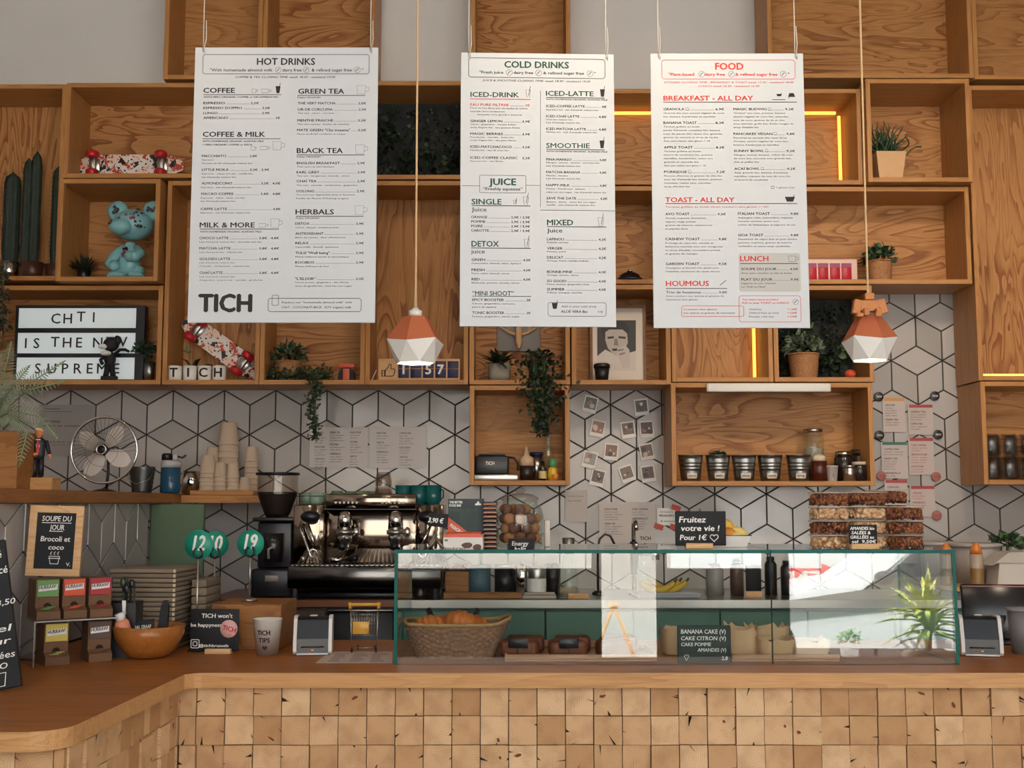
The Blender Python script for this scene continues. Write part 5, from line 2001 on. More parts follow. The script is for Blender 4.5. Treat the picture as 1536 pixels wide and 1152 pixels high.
# --- tube lamp under the box
b_ = B['buckets']
Yt = 5.15
X0, X1 = PX(1062, Yt, 581), PX(1245, Yt, 581)
Z0, Z1 = PZ(587.5, Yt), PZ(575, Yt)
t = thing('tube_lamp', 'white strip lamp fixed along the top edge of the bucket box', 'lamp', (X0, Yt, Z0))
mb = MB(); mb.rbox(0, X1 - X0, .0, .0285, 0, Z1 - Z0, .004); mb.build('housing', white_p, t)
for x in (-.004, X1 - X0 + .0005):
 mb = MB(); mb.rbox(x, x + .0035, .002, .028, .001, Z1 - Z0 - .001, .001, seg=1); mb.build('end_cap', white_p, t)

# --- zinc buckets
tagp = mat('tag_paper', '#d9cdc0', .7)
pos = ('leftmost zinc bucket', 'second zinc bucket from the left, with leaves', 'middle zinc bucket', 'fourth zinc bucket from the left', 'rightmost zinc bucket beside the brown bottle')
Yk = 5.24
s = S(Yk)
buck = []
for i, px in enumerate((1036, 1077, 1116, 1155, 1198)):
 t = thing('zinc_bucket', pos[i] + ' in the row in the wide box', 'bucket', (PX(px, Yk, 710), Yk, b_['z0']), 0, 'zinc buckets')
 r0, r1, hh = 14 * s, 18.5 * s, 38 * s
 mb = MB(); prof = [(0, 0), (r0, 0)]
 for k in range(1, 9):
  q = k / 8
  rr = r0 + (r1 - r0) * q
  if k in (4, 5, 6):
   prof += [(rr - .0012, hh * q - .004), (rr + .0012, hh * q - .002), (rr - .0006, hh * q)]
  else:
   prof.append((rr, hh * q))
 prof += [(r1 + .002, hh), (r1 + .002, hh + .003), (r1 - .002, hh + .003), (r0 + .001, .006), (0, .006)]
 mb.lathe(prof, 28); mb.build('bucket_body', zinc, t)
 mb = MB()
 vs = []
 zz = 4 * s
 for k in range(7):
  a = -PI / 2 + (k - 3) * .16
  for z_ in (zz, zz + 8 * s):
   rr = r0 + (r1 - r0) * z_ / hh + .0018
   vs.append((rr * math.cos(a), rr * math.sin(a), z_))
 mb.add(vs, [(2 * k, 2 * k + 2, 2 * k + 3, 2 * k + 1) for k in range(6)], 0, True)
 o = mb.build('tag', tagp, t)
 sh = Sheet(); sh.t(('sucre', 'menthe', 'stevia', 'miel', 'sirop')[i], Matrix.Translation((0, 0, zz + 2.5 * s)), 3.4 * s, 11 * s, 0, 'C', .02); o2 = sh.build('tag_text', ink, o)
 wrap(o2, lambda x, z_: -math.sqrt((r0 + (r1 - r0) * z_ / hh + .0024) ** 2 - x ** 2), 2)
 if i == 1:
  mb = MB(); rng = random.Random(60); bush(mb, (0, 0, hh - .002), (.04, .04, .018), 60, .02, .014, rng, zmin=.2); mb.build('leaves', leaf_d, t)

# bottles and jars at the right of the bucket box
Yj = 5.27
s = S(Yj)
t = thing('glass_canister', 'tall clear glass canister behind the rightmost zinc bucket', 'canister', (PX(1221, 5.36, 700), 5.36, b_['z0']))
r = 16 * s
mb = MB(); mb.lathe([(0, .002), (r, .002), (r, 66 * s), (r * .8, 72 * s), (r * .8, 75 * s)], 26); mb.build('jar', clear, t)
mb = MB(); mb.lathe([(0, .004), (r * .9, .004), (r * .9, 50 * s), (0, 52 * s)], 20); mb.build('contents', mat('pale_grain', '#8f8678', .8, var=.3, vs=200), t)
mb = MB(); mb.lathe([(0, 75.2 * s), (r * .86, 75.2 * s), (r * .86, 80 * s), (0, 81 * s)], 24); mb.build('lid', steel, t)
t = thing('squeeze_bottle', 'brown sauce bottle with a cream cap beside the rightmost zinc bucket', 'bottle', (PX(1227, Yj, 710), Yj - .02, b_['z0']))
r = 12 * s
mb = MB(); mb.lathe([(0, 0), (r, 0), (r, 30 * s), (0, 30 * s)], 24); mb.build('bottle_body', mat('brown_sauce', '#4a1d14', .3), t)
mb = MB(); mb.lathe([(0, 30.1 * s), (r * .85, 30.1 * s), (r * .8, 37 * s), (r * .4, 40 * s), (0, 41 * s)], 20); mb.build('cap', mat('cream_cap', '#d8c3a8', .5), t)
for px, Y, r, h, lab, bm_, lm in ((1248, 5.235, 9, 22, 'small white patterned paper cup of toothpicks in the bucket box', paper_w, None),
          (1266, 5.33, 14, 45, 'dark glass jar with a shiny lid at the back of the bucket box', mat('jar_dark', '#2b2320', .2), chrome),
          (1274, 5.235, 9, 24, 'small steel shaker in front of the dark jars', steel, steel),
          (1289, 5.25, 11, 29, 'small dark jar with a pale lid, rightmost in the bucket box', mat('jar_dark_b', '#241d1e', .2), mat('pale_lid', '#cbb9a2', .5)),
          (1289, 5.36, 12, 48, 'dark jar at the back right corner of the bucket box', mat('jar_dark_c', '#2e211c', .3), mat('lid_dark', '#3a2b24', .4))):
 s = S(Y)
 t = thing('jar', lab, 'jar', (PX(px, Y, 710), Y, b_['z0']))
 r *= s; h *= s
 if lm is None:
  mb = MB(); mb.lathe([(0, 0), (r * .78, 0), (r, h), (r * 1.05, h), (r * 1.05, h + .003), (r * .95, h + .003), (r * .8, h * .5), (0, h * .5)], 22); mb.build('cup_body', bm_, t)
  mb = MB(); mb.tube([(0, -r * .9, h * .5), (-.003, -r * .92, h * .35), (.004, -r * .86, h * .25)], .001, 5); mb.build('mark', ink, t)
 else:
  mb = MB(); mb.lathe([(0, 0), (r, 0), (r, h * .78), (r * .85, h * .84), (0, h * .84)], 22); mb.build('jar_body', bm_, t)
  mb = MB(); mb.lathe([(0, h * .845), (r * .95, h * .845), (r * .95, h), (0, h)], 22); mb.build('lid', lm, t)

# --- drinking glasses at the right edge
b_ = B['glasses']
proto = None
n_ = 0
tum = glass('tumbler_glass', (.955, .955, .95), ior=1.5)
for ri, Y in enumerate((5.245, 5.325, 5.405)):
 for ci in range(4):
  px = 1488 + ci * 26 + ri * 3
  X = PX(px, Y, 700)
  if X > b_['x1'] - .04 or X < b_['x0'] + .032:
   X = max(X, b_['x0'] + .034)
  row = ('front', 'middle', 'back')[ri]
  col = ('first', 'second', 'third', 'fourth')[ci]
  lab = f'clear tumbler in the right edge box, {row} row, {col} from the left, lower layer'
  if proto is None:
   t = thing('drinking_glass', lab, 'glass', (X, Y, b_['z0']), 0, 'drinking glasses in the right edge box')
   mb = MB()
   mb.lathe([(0, .001), (.024, .001), (.027, .01), (.028, .06), (.031, .105), (.029, .105), (.026, .06), (.024, .014), (0, .012)], 20)
   for k in range(10):
    a = 2 * PI * k / 10
    mb.tube([(.0285 * math.cos(a), .0285 * math.sin(a), .012), (.029 * math.cos(a), .029 * math.sin(a), .058)], .0012, 5)
   mb.build('glass_body', tum, t)
   proto = t
  else:
   dup(proto, (X, Y, b_['z0']), 0, lab)
  dup(proto, (X, Y, b_['z0'] + .106), R(20), f'clear tumbler in the right edge box, {row} row, {col} from the left, upper layer', scale=.97)

# --- toaster box contents
b_ = B['toaster']
Yt = 5.24
s = S(Yt)
t = thing('steel_tray', 'flat steel tray under the black machine in the lowest box', 'tray', (PX(743, Yt, 720), 5.28, b_['z0']))
mb = MB(); mb.rbox(-34 * s, 34 * s, -.08, .1, 0, 9 * s, .004); mb.build('tray_body', steel, t)
t = thing('black_machine', 'black boxy machine with white lettering standing on a steel tray', 'appliance', (PX(738, Yt, 710), 5.29, b_['z0'] + 9.3 * s))
mb = MB(); mb.rbox(-25 * s, 25 * s, -.07, .08, 0, 28 * s, .008); mb.rbox(-20 * s, 20 * s, -.05, .06, 28.2 * s, 31 * s, .003); mb.build('body', black, t)
mb = MB(); mb.tube([(25.2 * s, -.02, 26 * s), (33 * s, -.02, 25 * s), (39 * s, -.02, 17 * s), (39 * s, -.02, 6 * s)], 1.8 * s, 8); mb.build('handle', black, t)
sh = Sheet(); sh.t('TICH', Matrix.Translation((-3 * s, -.0708, 14 * s)), 5 * s, 13 * s, 0, 'C', .03); sh.build('lettering', chalk_w, t)
t = thing('squeeze_bottle', 'dark sauce bottle with a cream nozzle right of the black machine', 'bottle', (PX(790, Yt, 710), Yt, b_['z0']))
mb = MB(); mb.lathe([(0, 0), (10.5 * s, 0), (10.5 * s, 22 * s), (0, 22 * s)], 22); mb.build('bottle_body', mat('dark_sauce', '#2c1d18', .3), t)
mb = MB(); mb.lathe([(0, 22.1 * s), (11 * s, 22.1 * s), (10 * s, 34 * s), (4 * s, 38 * s), (2 * s, 50 * s), (0, 51 * s)], 20); mb.build('nozzle', mat('cream_nozzle', '#c9a98a', .5), t)
t = thing('steel_flask', 'slim steel flask with a dark blue lid in the lowest box', 'flask', (PX(805, 5.29, 710), 5.29, b_['z0']))
mb = MB(); mb.lathe([(0, 0), (8 * s, 0), (9 * s, 38 * s), (0, 38 * s)], 22); mb.build('flask_body', steel, t)
mb = MB(); mb.lathe([(0, 38.1 * s), (10.5 * s, 38.1 * s), (10.5 * s, 43 * s), (0, 44 * s)], 22); mb.build('lid', mat('navy_lid', '#1c2440', .4), t)
t = thing('small_bottle', 'small dark bottle with a yellow label beside the steel flask', 'bottle', (PX(814, 5.225, 710), 5.225, b_['z0']))
mb = MB(); mb.lathe([(0, 0), (6 * s, 0), (6 * s, 17 * s), (3 * s, 21 * s), (2.6 * s, 29 * s), (0, 29 * s)], 18); mb.build('bottle_body', mat('bottle_dark', '#1f2418', .2), t)
mb = MB(); mb.lathe([(6.15 * s, 3 * s), (6.15 * s, 14 * s)], 18); mb.build('label', mat('yellow_label', '#cdb377', .6), t)
t = thing('small_jug', 'small yellow and green juice bottle at the right of the lowest box', 'bottle', (PX(829, 5.225, 710), 5.225, b_['z0']))
mb = MB(); mb.lathe([(0, 0), (6.5 * s, 0), (8 * s, 6 * s), (7 * s, 17 * s), (4 * s, 20 * s), (0, 20 * s)], 18); mb.build('bottle_body', mat('yellow_glass', '#d0a72e', .25), t)
mb = MB(); mb.lathe([(4 * s, 20.1 * s), (6 * s, 23 * s), (7 * s, 32 * s), (0, 33 * s)], 18); mb.build('cap', mat('green_cap', '#4c8a56', .4), t)
t = thing('orange_cup', 'tiny orange cup in front of the yellow juice bottle', 'cup', (PX(833, 5.195, 710), 5.195, b_['z0']))
mb = MB(); mb.lathe([(0, 0), (4 * s, 0), (5 * s, 9 * s), (4.5 * s, 9 * s), (0, 2 * s)], 16); mb.build('cup_body', mat('orange_cup', '#d07a2c', .4), t)
t = thing('glass_vase', 'clear glass vase half hidden under the hanging ivy', 'vase', (PX(823, 5.32, 700), 5.32, b_['z0']))
mb = MB(); mb.lathe([(0, .002), (9 * s, .002), (9 * s, 50 * s), (6 * s, 62 * s), (6.5 * s, 72 * s)], 20); mb.build('vase_body', clear, t)

# --- instant photos on the tiles
ph = [(886, 605, 14, '#3d5a55'), (962, 609, -6, '#3a3836'), (897, 641, 12, '#8a5a48'), (942, 643, -8, '#5c4a42'), (970, 642, -4, '#4a2f30'), (917, 676, 6, '#7d5a45'),
   (885, 688, 14, '#8c8a86'), (970, 676, -10, '#6d5545'), (897, 715, 14, '#5f4d44'), (940, 709, -18, '#6f625a'), (972, 709, -8, '#5d463c')]
pw = ['top left instant photo, greenish', 'top right instant photo, tilted', 'instant photo of warm tones below the top left one', 'instant photo near the middle right, slightly tilted', 'instant photo with dark red tones at the right',
   'centre instant photo', 'pale instant photo at the left below centre', 'instant photo at the right below the dark red one', 'bottom left instant photo', 'bottom middle instant photo, most tilted', 'bottom right instant photo']
s = S(YW)
for i, ((px, py, a, c_), lab) in enumerate(zip(ph, pw)):
 q = P(px, py, YW - .006)
 t = thing('instant_photo', lab + ' stuck on the tiles', 'photo', (q.x, q.y, q.z), 0, 'instant photos on the tiles')
 t.rotation_euler = (0, R(a), 0)
 mb = MB(); mb.box(-10.5 * s, 10.5 * s, 0, .0012, -14 * s, 11 * s); mb.build('card', paper_w, t)
 mb = MB(); rng = random.Random(70 + i)
 mb.add([(-8.5 * s, -.0005, -8.5 * s), (8.5 * s, -.0005, -8.5 * s), (8.5 * s, -.0005, 8.5 * s), (-8.5 * s, -.0005, 8.5 * s)], [(0, 1, 2, 3)], 0)
 for k in range(5):
  x, z_, r = rng.uniform(-5, 5) * s, rng.uniform(-6, 4) * s, rng.uniform(1.5, 4) * s
  mb.add([(x + r * math.cos(2 * PI * j / 8), -.0008 - k * .0001, z_ + r * rng.uniform(.7, 1.3) * math.sin(2 * PI * j / 8)) for j in range(8)], [tuple(range(8))], rng.choice((1, 2, 3)))
 mb.build('picture', [mat('photo_base', c_, .4), mat('photo_black', '#1b1818', .4), mat('photo_light', '#c9bdb0', .4), mat('photo_tone', '#8e6047', .4)], t)

# ------------------------------------------------------------------ on the left ledge
LEDGE_Z = ZLT + .0005
Yp = 3.72
s = S(Yp)
t = thing('planter_box', 'wooden planter box with a pale fern on the ledge at the left edge', 'planter', (PX(-14, Yp, 700), Yp, LEDGE_Z))
mb = MB(); mb.rbox(-45 * s, 39 * s, -.0, .2, 0, 88 * s, .004, seg=1, smooth=False); mb.box(-41 * s, 35 * s, .004, .196, 88.05 * s, 88.3 * s, 1)
mb.build('planter', [box_wood, mat('soil', '#2a1e17', .95)], t)
fb = MB(); rng = random.Random(80)


def frond(base, pts, w0, mi=0, droop=.3):
 """feathered frond along a polyline"""
 pts = [Vector(p) for p in pts]
 fb.tube(pts, .0022, 5, 1)
 N = 30
 for i in range(N):
  q = i / (N - 1)
  k = q * (len(pts) - 1)
  j = min(int(k), len(pts) - 2)
  p = pts[j].lerp(pts[j + 1], k - j)
  d = (pts[j + 1] - pts[j]).normalized()
  sd = d.cross(Vector((0, -1, 0)))
  if sd.length < .1:
   sd = Vector((1, 0, 0))
  sd.normalize()
  L = w0 * math.sin(PI * min(1, .12 + q * .86)) * rng.uniform(.85, 1.1)
  for sg_ in (-1, 1):
   dd = (sd * sg_ + d * .55 + Vector((0, -.1, -droop * .4))).normalized()
   fb.leaf(p, dd, L * .85, .0042, mi, up=(0, -1, 0), bend=.2)


def FP(px, py, dy=0.0):
 q = P(px, py, Yp + .06 + dy)
 return (q.x - t.location.x, q.y - t.location.y, q.z - t.location.z)


frond(0, [FP(-10, 650), FP(-2, 590), FP(10, 545), FP(17, 512)], .05)
frond(0, [FP(-5, 650), FP(8, 615, -.05), FP(40, 585, -.1), FP(98, 572, -.14)], .05)
frond(0, [FP(-5, 650), FP(20, 590, .05), FP(60, 565, .05), FP(98, 541, .05)], .032)
frond(0, [FP(-5, 650), FP(15, 615, -.1), FP(60, 625, -.16), FP(86, 658, -.18)], .045)
frond(0, [FP(0, 652), FP(20, 625, -.12), FP(42, 645, -.2), FP(28, 700, -.22)], .05)
frond(0, [FP(-8, 650), FP(0, 625, -.1), FP(12, 620, -.2), FP(30, 640, -.26)], .05)
frond(0, [FP(-20, 650), FP(-12, 600, -.05), FP(-8, 560, -.08), FP(2, 530, -.1)], .055)
frond(0, [FP(-12, 650), FP(4, 600, -.08), FP(22, 575, -.12), FP(45, 548, -.14)], .045)
for k in range(5):
 a = rng.uniform(-1, .6)
 frond(0, [FP(-15, 652, .05), FP(-15 + a * 20, 610, .02), FP(-15 + a * 40, 580 + k * 6, .0), FP(-15 + a * 60, 570 + 12 * k, -.05)], .05)
fb.build('foliage', [leaf_grey, leaf_l], t)

Yf_ = 3.86
s = S(Yf_)
t = thing('wood_block', 'small wooden block under the suited figurine on the ledge', 'block', (PX(53, Yf_, 727), Yf_, LEDGE_Z))
mb = MB(); mb.rbox(-31 * s, 30 * s, -.03, .05, 0, 18.5 * s, .002, seg=1, smooth=False); mb.build('block', edge_wood, t)
# figurine of a man in a suit
t = thing('suited_figurine', 'small figurine of a person in a black suit and red tie', 'figurine', (PX(56, Yf_, 717), Yf_, LEDGE_Z + 18.8 * s), R(12))
suit = mat('black_suit', '#14141a', .5)
mb = MB()
mb.lathe([(0, 26 * s), (8 * s, 26.2 * s), (9.2 * s, 34 * s), (9.4 * s, 46 * s), (10.6 * s, 54 * s), (7 * s, 58 * s), (3 * s, 60 * s), (0, 60 * s)], 20, sy=.62); mb.build('jacket', suit, t)
for sx in (-1, 1):
 mb = MB()
 mb.tube([(sx * 4.2 * s, 0, 27 * s), (sx * 4.6 * s, 0, 14 * s), (sx * 4.8 * s, 0, 2 * s)], [4.6 * s, 4.2 * s, 3.9 * s], 12)
 mb.sphere((sx * 4.8 * s, -2.4 * s, 1.8 * s), (3.6 * s, 6 * s, 1.8 * s), 12, 8)
 mb.build('trouser_leg', suit, t)
mb = MB(); mb.tube([(-10 * s, 0, 55 * s), (-12.6 * s, 1 * s, 45 * s), (-11 * s, -3 * s, 36 * s), (-6 * s, -6.5 * s, 34.5 * s)], [3.4 * s, 3.2 * s, 2.8 * s, 2.4 * s], 10); mb.build('sleeve', suit, t)
mb = MB(); mb.tube([(10 * s, 0, 55 * s), (13 * s, 0, 45 * s), (16 * s, -3 * s, 36 * s)], [3.4 * s, 3.2 * s, 2.6 * s], 10); mb.build('sleeve', suit, t)


def mini_hand(mb, c, d):
 c = Vector(c); d = Vector(d).normalized()
 sd = d.cross(Vector((0, 1, 0))).normalized()
 mb.sphere(c, (2.2 * s, 1.5 * s, 2.2 * s), 10, 7)
 for k, L in enumerate((3.2, 3.8, 3.6, 2.9)):
  b = c + sd * ((k - 1.5) * 1.0 * s) + d * 1.4 * s
  mb.tube([b, b + d * L * .55 * s, b + d * L * s + Vector((0, -.6 * s, 0))], [.6 * s, .55 * s, .4 * s], 6)
 b = c - sd * 1.8 * s
 mb.tube([b, b - sd * 1.4 * s + d * .8 * s, b - sd * 1.8 * s + d * 2 * s], [.65 * s, .6 * s, .45 * s], 6)


mb = MB(); mini_hand(mb, (17 * s, -4 * s, 33 * s), (.35, -.2, -1)); mb.build('hand', skin_o, t)
mb = MB(); mini_hand(mb, (-4 * s, -7 * s, 34.5 * s), (1, -.1, .1)); mb.build('hand', skin_o, t)
mb = MB()
mb.add([(-3.2 * s, -5.3 * s, 57 * s), (3.2 * s, -5.3 * s, 57 * s), (2.6 * s, -6.6 * s, 46 * s), (0, -6.4 * s, 38 * s), (-2.6 * s, -6.6 * s, 46 * s)], [(4, 3, 2, 1, 0)]); mb.build('shirt', paper_w, t)
mb = MB()
mb.prism([(-1.2 * s, 56 * s), (1.2 * s, 56 * s), (2 * s, 38 * s), (0, 34 * s), (-2 * s, 38 * s)][::-1], -7.4 * s, -6.7 * s); mb.build('tie', mat('red_tie', '#c01822', .5), t)
mb = MB(); mb.tube([(0, 0, 58 * s), (0, -.4 * s, 63 * s)], 3 * s, 10); mb.sphere((0, -.8 * s, 67 * s), (5.4 * s, 5.8 * s, 6.6 * s), 18, 12); mb.sphere((0, -6.4 * s, 66.4 * s), (1 * s, 1.3 * s, 1.3 * s), 8, 6)
for sx in (-1, 1):
 mb.sphere((sx * 5.4 * s, 0, 66.6 * s), (.8 * s, 1.2 * s, 1.6 * s), 8, 6)
o = mb.build('head', skin_o, t)
mb2 = MB()
for sx in (-1, 1):
 mb2.sphere((sx * 2 * s, -6.1 * s, 68 * s), (.75 * s, .4 * s, .45 * s), 8, 6)
mb2.sphere((0, -6.2 * s, 63.4 * s), (1.6 * s, .4 * s, .35 * s), 8, 6)
mb2.build('face', mat('face_dark', '#5b2a1c', .6), o)
mb = MB(); mb.sphere((0, .6 * s, 70.4 * s), (6 * s, 6.2 * s, 4.2 * s), 16, 10); mb.sphere((-1 * s, -4.4 * s, 72 * s), (4.6 * s, 2.6 * s, 2 * s), 12, 8); mb.sphere((0, 3 * s, 66.5 * s), (5.5 * s, 4 * s, 4.5 * s), 12, 8); mb.build('hair', mat('blond_hair', '#e3c79a', .6), t)

# desk fan
Yn = 4.72
s = S(Yn)
rf = 49.5 * s
t = thing('desk_fan', 'round metal desk fan with four blades on the ledge', 'fan', (PX(155, Yn, 680), Yn + .02, LEDGE_Z))
zc = (739 - 675.5) * s
mb = MB(); mb.lathe([(0, 0), (.05, 0), (.05, .006), (.02, .014), (0, .016)], 26); mb.build('base', dark_metal, t)
mb = MB(); mb.tube([(0, .03, .01), (0, .045, zc * .5), (0, .035, zc)], .006, 8); mb.build('stem', dark_metal, t)
mb = MB(); mb.lathe([(0, -.005), (.026, -.005), (.03, .02), (.026, .055), (0, .06)], 20, M=tr(0, .005, zc) @ rot('X', -90)); mb.build('motor', dark_metal, t)
mb = MB()
mb.tube([(rf * math.cos(2 * PI * i / 48), -.012, zc + rf * math.sin(2 * PI * i / 48)) for i in range(48)], 2 * s, 8, closed=True)
o = mb.build('rim', chrome, t)
mb = MB()
for k in range(30):
 a = 2 * PI * k / 44
 ca, sa = math.cos(a), math.sin(a)
 tw = .25
 mb.tube([(.022 * math.cos(a - tw), -.044, zc + .022 * math.sin(a - tw)), (rf * .6 * math.cos(a - tw * .4), -.04, zc + rf * .6 * math.sin(a - tw * .4)), (rf * ca, -.014, zc + rf * sa)], .0007, 4, cap=False)
for q in (.5,):
 mb.tube([(rf * q * math.cos(2 * PI * i / 40), -.042 + .02 * max(0, q - .6), zc + rf * q * math.sin(2 * PI * i / 40)) for i in range(40)], .0006, 4, closed=True)
mb.build('guard', dark_metal, t)
mb = MB(); mb.lathe([(.017, -.003), (.022, 0), (.022, .005), (.016, .006), (.015, .001), (.017, -.003)], 24, M=tr(0, -.044, zc) @ rot('X', 90)); mb.build('badge_ring', chrome, t)
mb = MB(); mb.lathe([(0, 0), (.015, 0), (.015, .004), (0, .004)], 20, M=tr(0, -.041, zc) @ rot('X', 90)); mb.build('badge', black, t)
for a in (142, 62, -62, -34 - 90 + 0):
 pass
for a in (148, 52, -28, -122):
 mb = MB()
 M_ = tr(0, -.018, zc) @ rot('Y', -a)
 vs, fs = [], []
 nr, nw = 8, 5
 for i in range(nr):
  q = i / (nr - 1)
  r = .02 + (rf * .88 - .02) * q
  hw = (.008 + .026 * math.sin(PI * min(1, .1 + q * .8))) * (1 if q < .95 else .75)
  for j in range(nw):
   u = -1 + 2 * j / (nw - 1)
   vs.append((r, u * .012 * (1 - .3 * q), hw * u))
 for i in range(nr - 1):
  for j in range(nw - 1):
   fs.append((i * nw + j, i * nw + j + 1, (i + 1) * nw + j + 1, (i + 1) * nw + j))
 mb.add(vs, fs, 0, True, M_)
 mb.build('blade', mat('pale_blade', '#c9beb6', .35) if 'pale_blade' not in bpy.data.materials else bpy.data.materials['pale_blade'], t)

# buckets, bottle, cups
Yq = 5.0
s = S(Yq)
t = thing('zinc_bucket', 'dark zinc bucket on the ledge right of the fan', 'bucket', (PX(213, Yq, 720), Yq, LEDGE_Z))
prof = [(0, 0), (14 * s, 0)]
for k in range(1, 13):
 q = k / 12
 rr = (14 + 5 * q) * s
 prof += [(rr + (.0018 if k % 2 else -.0006), 38 * s * q)]
prof += [(19 * s, 39 * s), (18 * s, 39 * s), (14 * s, .006), (0, .006)]
mb = MB(); mb.lathe(prof, 30); mb.build('bucket_body', mat('dark_zinc', '#5d605f', .35, .9), t)
mb = MB(); mb.tube([(-18.5 * s, 0, 37 * s), (-16 * s, -.05, 20 * s), (0, -.075, 13 * s), (16 * s, -.05, 20 * s), (18.5 * s, 0, 37 * s)], .0014, 6); mb.build('handle', steel, t)
Yq = 5.12
s = S(Yq)
t = thing('water_bottle', 'blue drinking bottle with a white lid on the ledge', 'bottle', (PX(256, Yq, 710), Yq, LEDGE_Z))
mb = MB(); mb.lathe([(0, 0), (13.5 * s, 0), (15 * s, 3 * s), (14.5 * s, 38 * s), (0, 38 * s)], 26); mb.build('bottle_body', mat('blue_bottle', '#1f4a66', .2), t)
mb = MB(); mb.lathe([(0, 38.1 * s), (14.8 * s, 38.1 * s), (14.8 * s, 46 * s), (12 * s, 49 * s), (0, 49 * s)], 26); mb.rbox(3 * s, 10 * s, -.012, .012, 49.2 * s, 58 * s, .004); mb.build('lid', mat('lid_white', '#b5b3b3', .4), t)
mb = MB(); mb.lathe([(0, 49.1 * s), (8 * s, 49.1 * s), (8 * s, 57 * s), (6 * s, 59.5 * s), (0, 59.5 * s)], 16, c=(-6 * s, 0, 0)); mb.build('spout_cap', black, t)
mb = MB(); mb.tube([(10 * s, 0, 55 * s), (17 * s, 0, 53 * s), (22 * s, 0, 57 * s)], 1.5 * s, 6); mb.build('straw', black, t)
t = thing('steel_cup', 'shiny steel cup between the blue bottle and the paper cups', 'cup', (PX(287, 5.3, 720), 5.3, LEDGE_Z))
s = S(5.3)
mb = MB(); mb.lathe([(0, 0), (14 * s, 0), (14 * s, 33 * s), (13.2 * s, 33 * s), (13.2 * s, 2 * s), (0, 2 * s)], 28); mb.build('cup_body', chrome, t)
t = thing('shelf_slab', 'thin wooden slab on the ledge under the paper cup stacks', 'board', (PX(340, 5.3, 735), 5.3, ZL + .0365))
mb = MB(); mb.rbox(-47 * S(5.3), 46 * S(5.3), -.085, .12, 0, 7 * S(5.3), .002, seg=1, smooth=False); mb.build('slab', frame_h, t)
cupm = mat('cup_paper', '#cdb8a2', .7)
ztop = ZL + .0365 + 7 * S(5.3) + .0005
cupwords = {0: ('first', 'at the left of the tall stack'), 1: ('tall', '')}


def cup_stack(px, Y, ptop, half, n, label, taper=.76):
 """stack of paper cups: bottom cup whole, further cups show as rims... upside-down cups nest upwards"""
 s = S(Y)
 X = PX(px, Y, 700)
 hc = .082 * half / 12
 top = (735 - ptop) * s
 step = (top - hc) / max(1, n - 1) if n > 1 else 0
 r1, r0 = half * s, half * taper * s
 for k in range(n):
  z0 = k * step
  lab = label if n == 1 else f'{label}, ' + ('lowest cup' if k == 0 else ('top cup' if k == n - 1 else f'{ORD[k]} cup up'))
  t = thing('paper_cup', lab, 'cup', (X, Y, ztop + z0 + .0002 * k), 0, 'upside-down paper cups on the ledge')
  mb = MB()
  mb.lathe([(r1 - .0008, 0), (r1 + .001, 0), (r1 + .0012, .002), (r1 + .001, .004), (r1, .004), (r0, hc), (r0 - .001, hc), (r0 - .0015, hc - .002), (0, hc - .002)], 24)
  mb.build('cup_body', cupm, t)


ORD = ['lowest', 'second', 'third', 'fourth', 'fifth', 'sixth', 'seventh', 'eighth', 'ninth', 'tenth', 'eleventh', 'twelfth']
cup_stack(312, 5.25, 683, 12, 5, 'upside-down cup in the leftmost front stack')
cup_stack(319, 5.36, 671, 11, 6, 'upside-down cup in the stack behind the leftmost')
cup_stack(342, 5.36, 634, 15, 8, 'upside-down cup in the tallest back stack')
cup_stack(331, 5.24, 694, 9.5, 4, 'upside-down cup in the front stack second from the left')
cup_stack(350, 5.24, 695, 9.5, 4, 'upside-down cup in the front stack third from the left')
cup_stack(368, 5.24, 720, 8.5, 1, 'single low upside-down paper cup in front')
cup_stack(377, 5.34, 670, 10, 6, 'upside-down cup in the rightmost stack')

# sheets on the back wall
film = glass('laminate_film', (.94, .94, .94), ior=1.35)
sheet_m = mat('laminated_sheet', '#b4adab', .35)


def wall_sheet(name, label, cat, x0, x1, y0, y1, draw, m=None, group=None, Y=YW - .006):
 q0, q1 = P(x0, y1, Y), P(x1, y0, Y)
 t = thing(name, label, cat, (q0.x, Y, q0.z), 0, group)
 w, h = q1.x - q0.x, q1.z - q0.z
 mb = MB(); mb.box(0, w, 0, .0008, 0, h); mb.build('sheet', m or sheet_m, t)
 sh = Sheet()

 class A:
  pass
 a = A()
 a.sh = sh

 def T(s_, px0, px1, yb, cap, mi=0, bold=.006):
  p0, p1 = P(px0, yb, Y), P(px1, yb, Y)
  sh.t(s_, Matrix.Translation((p0.x - q0.x, -.0006, p0.z - q0.z)), cap * S(Y), p1.x - p0.x, mi, 'L', bold)

 def Bx(px0, px1, py0, py1, mi):
  p0, p1 = P(px0, py1, Y), P(px1, py0, Y)
  sh.mb.add([(p0.x - q0.x, -.0005, p0.z - q0.z), (p1.x - q0.x, -.0005, p0.z - q0.z), (p1.x - q0.x, -.0005, p1.z - q0.z), (p0.x - q0.x, -.0005, p1.z - q0.z)], [(0, 1, 2, 3)], mi)
 draw(T, Bx)
 sh.build('print', [ink_soft, mat('print_red', '#9c3b38', .5), mat('print_green', '#2f6b5c', .5), mat('print_orange', '#c58a4a', .5), ink], t)
 return t


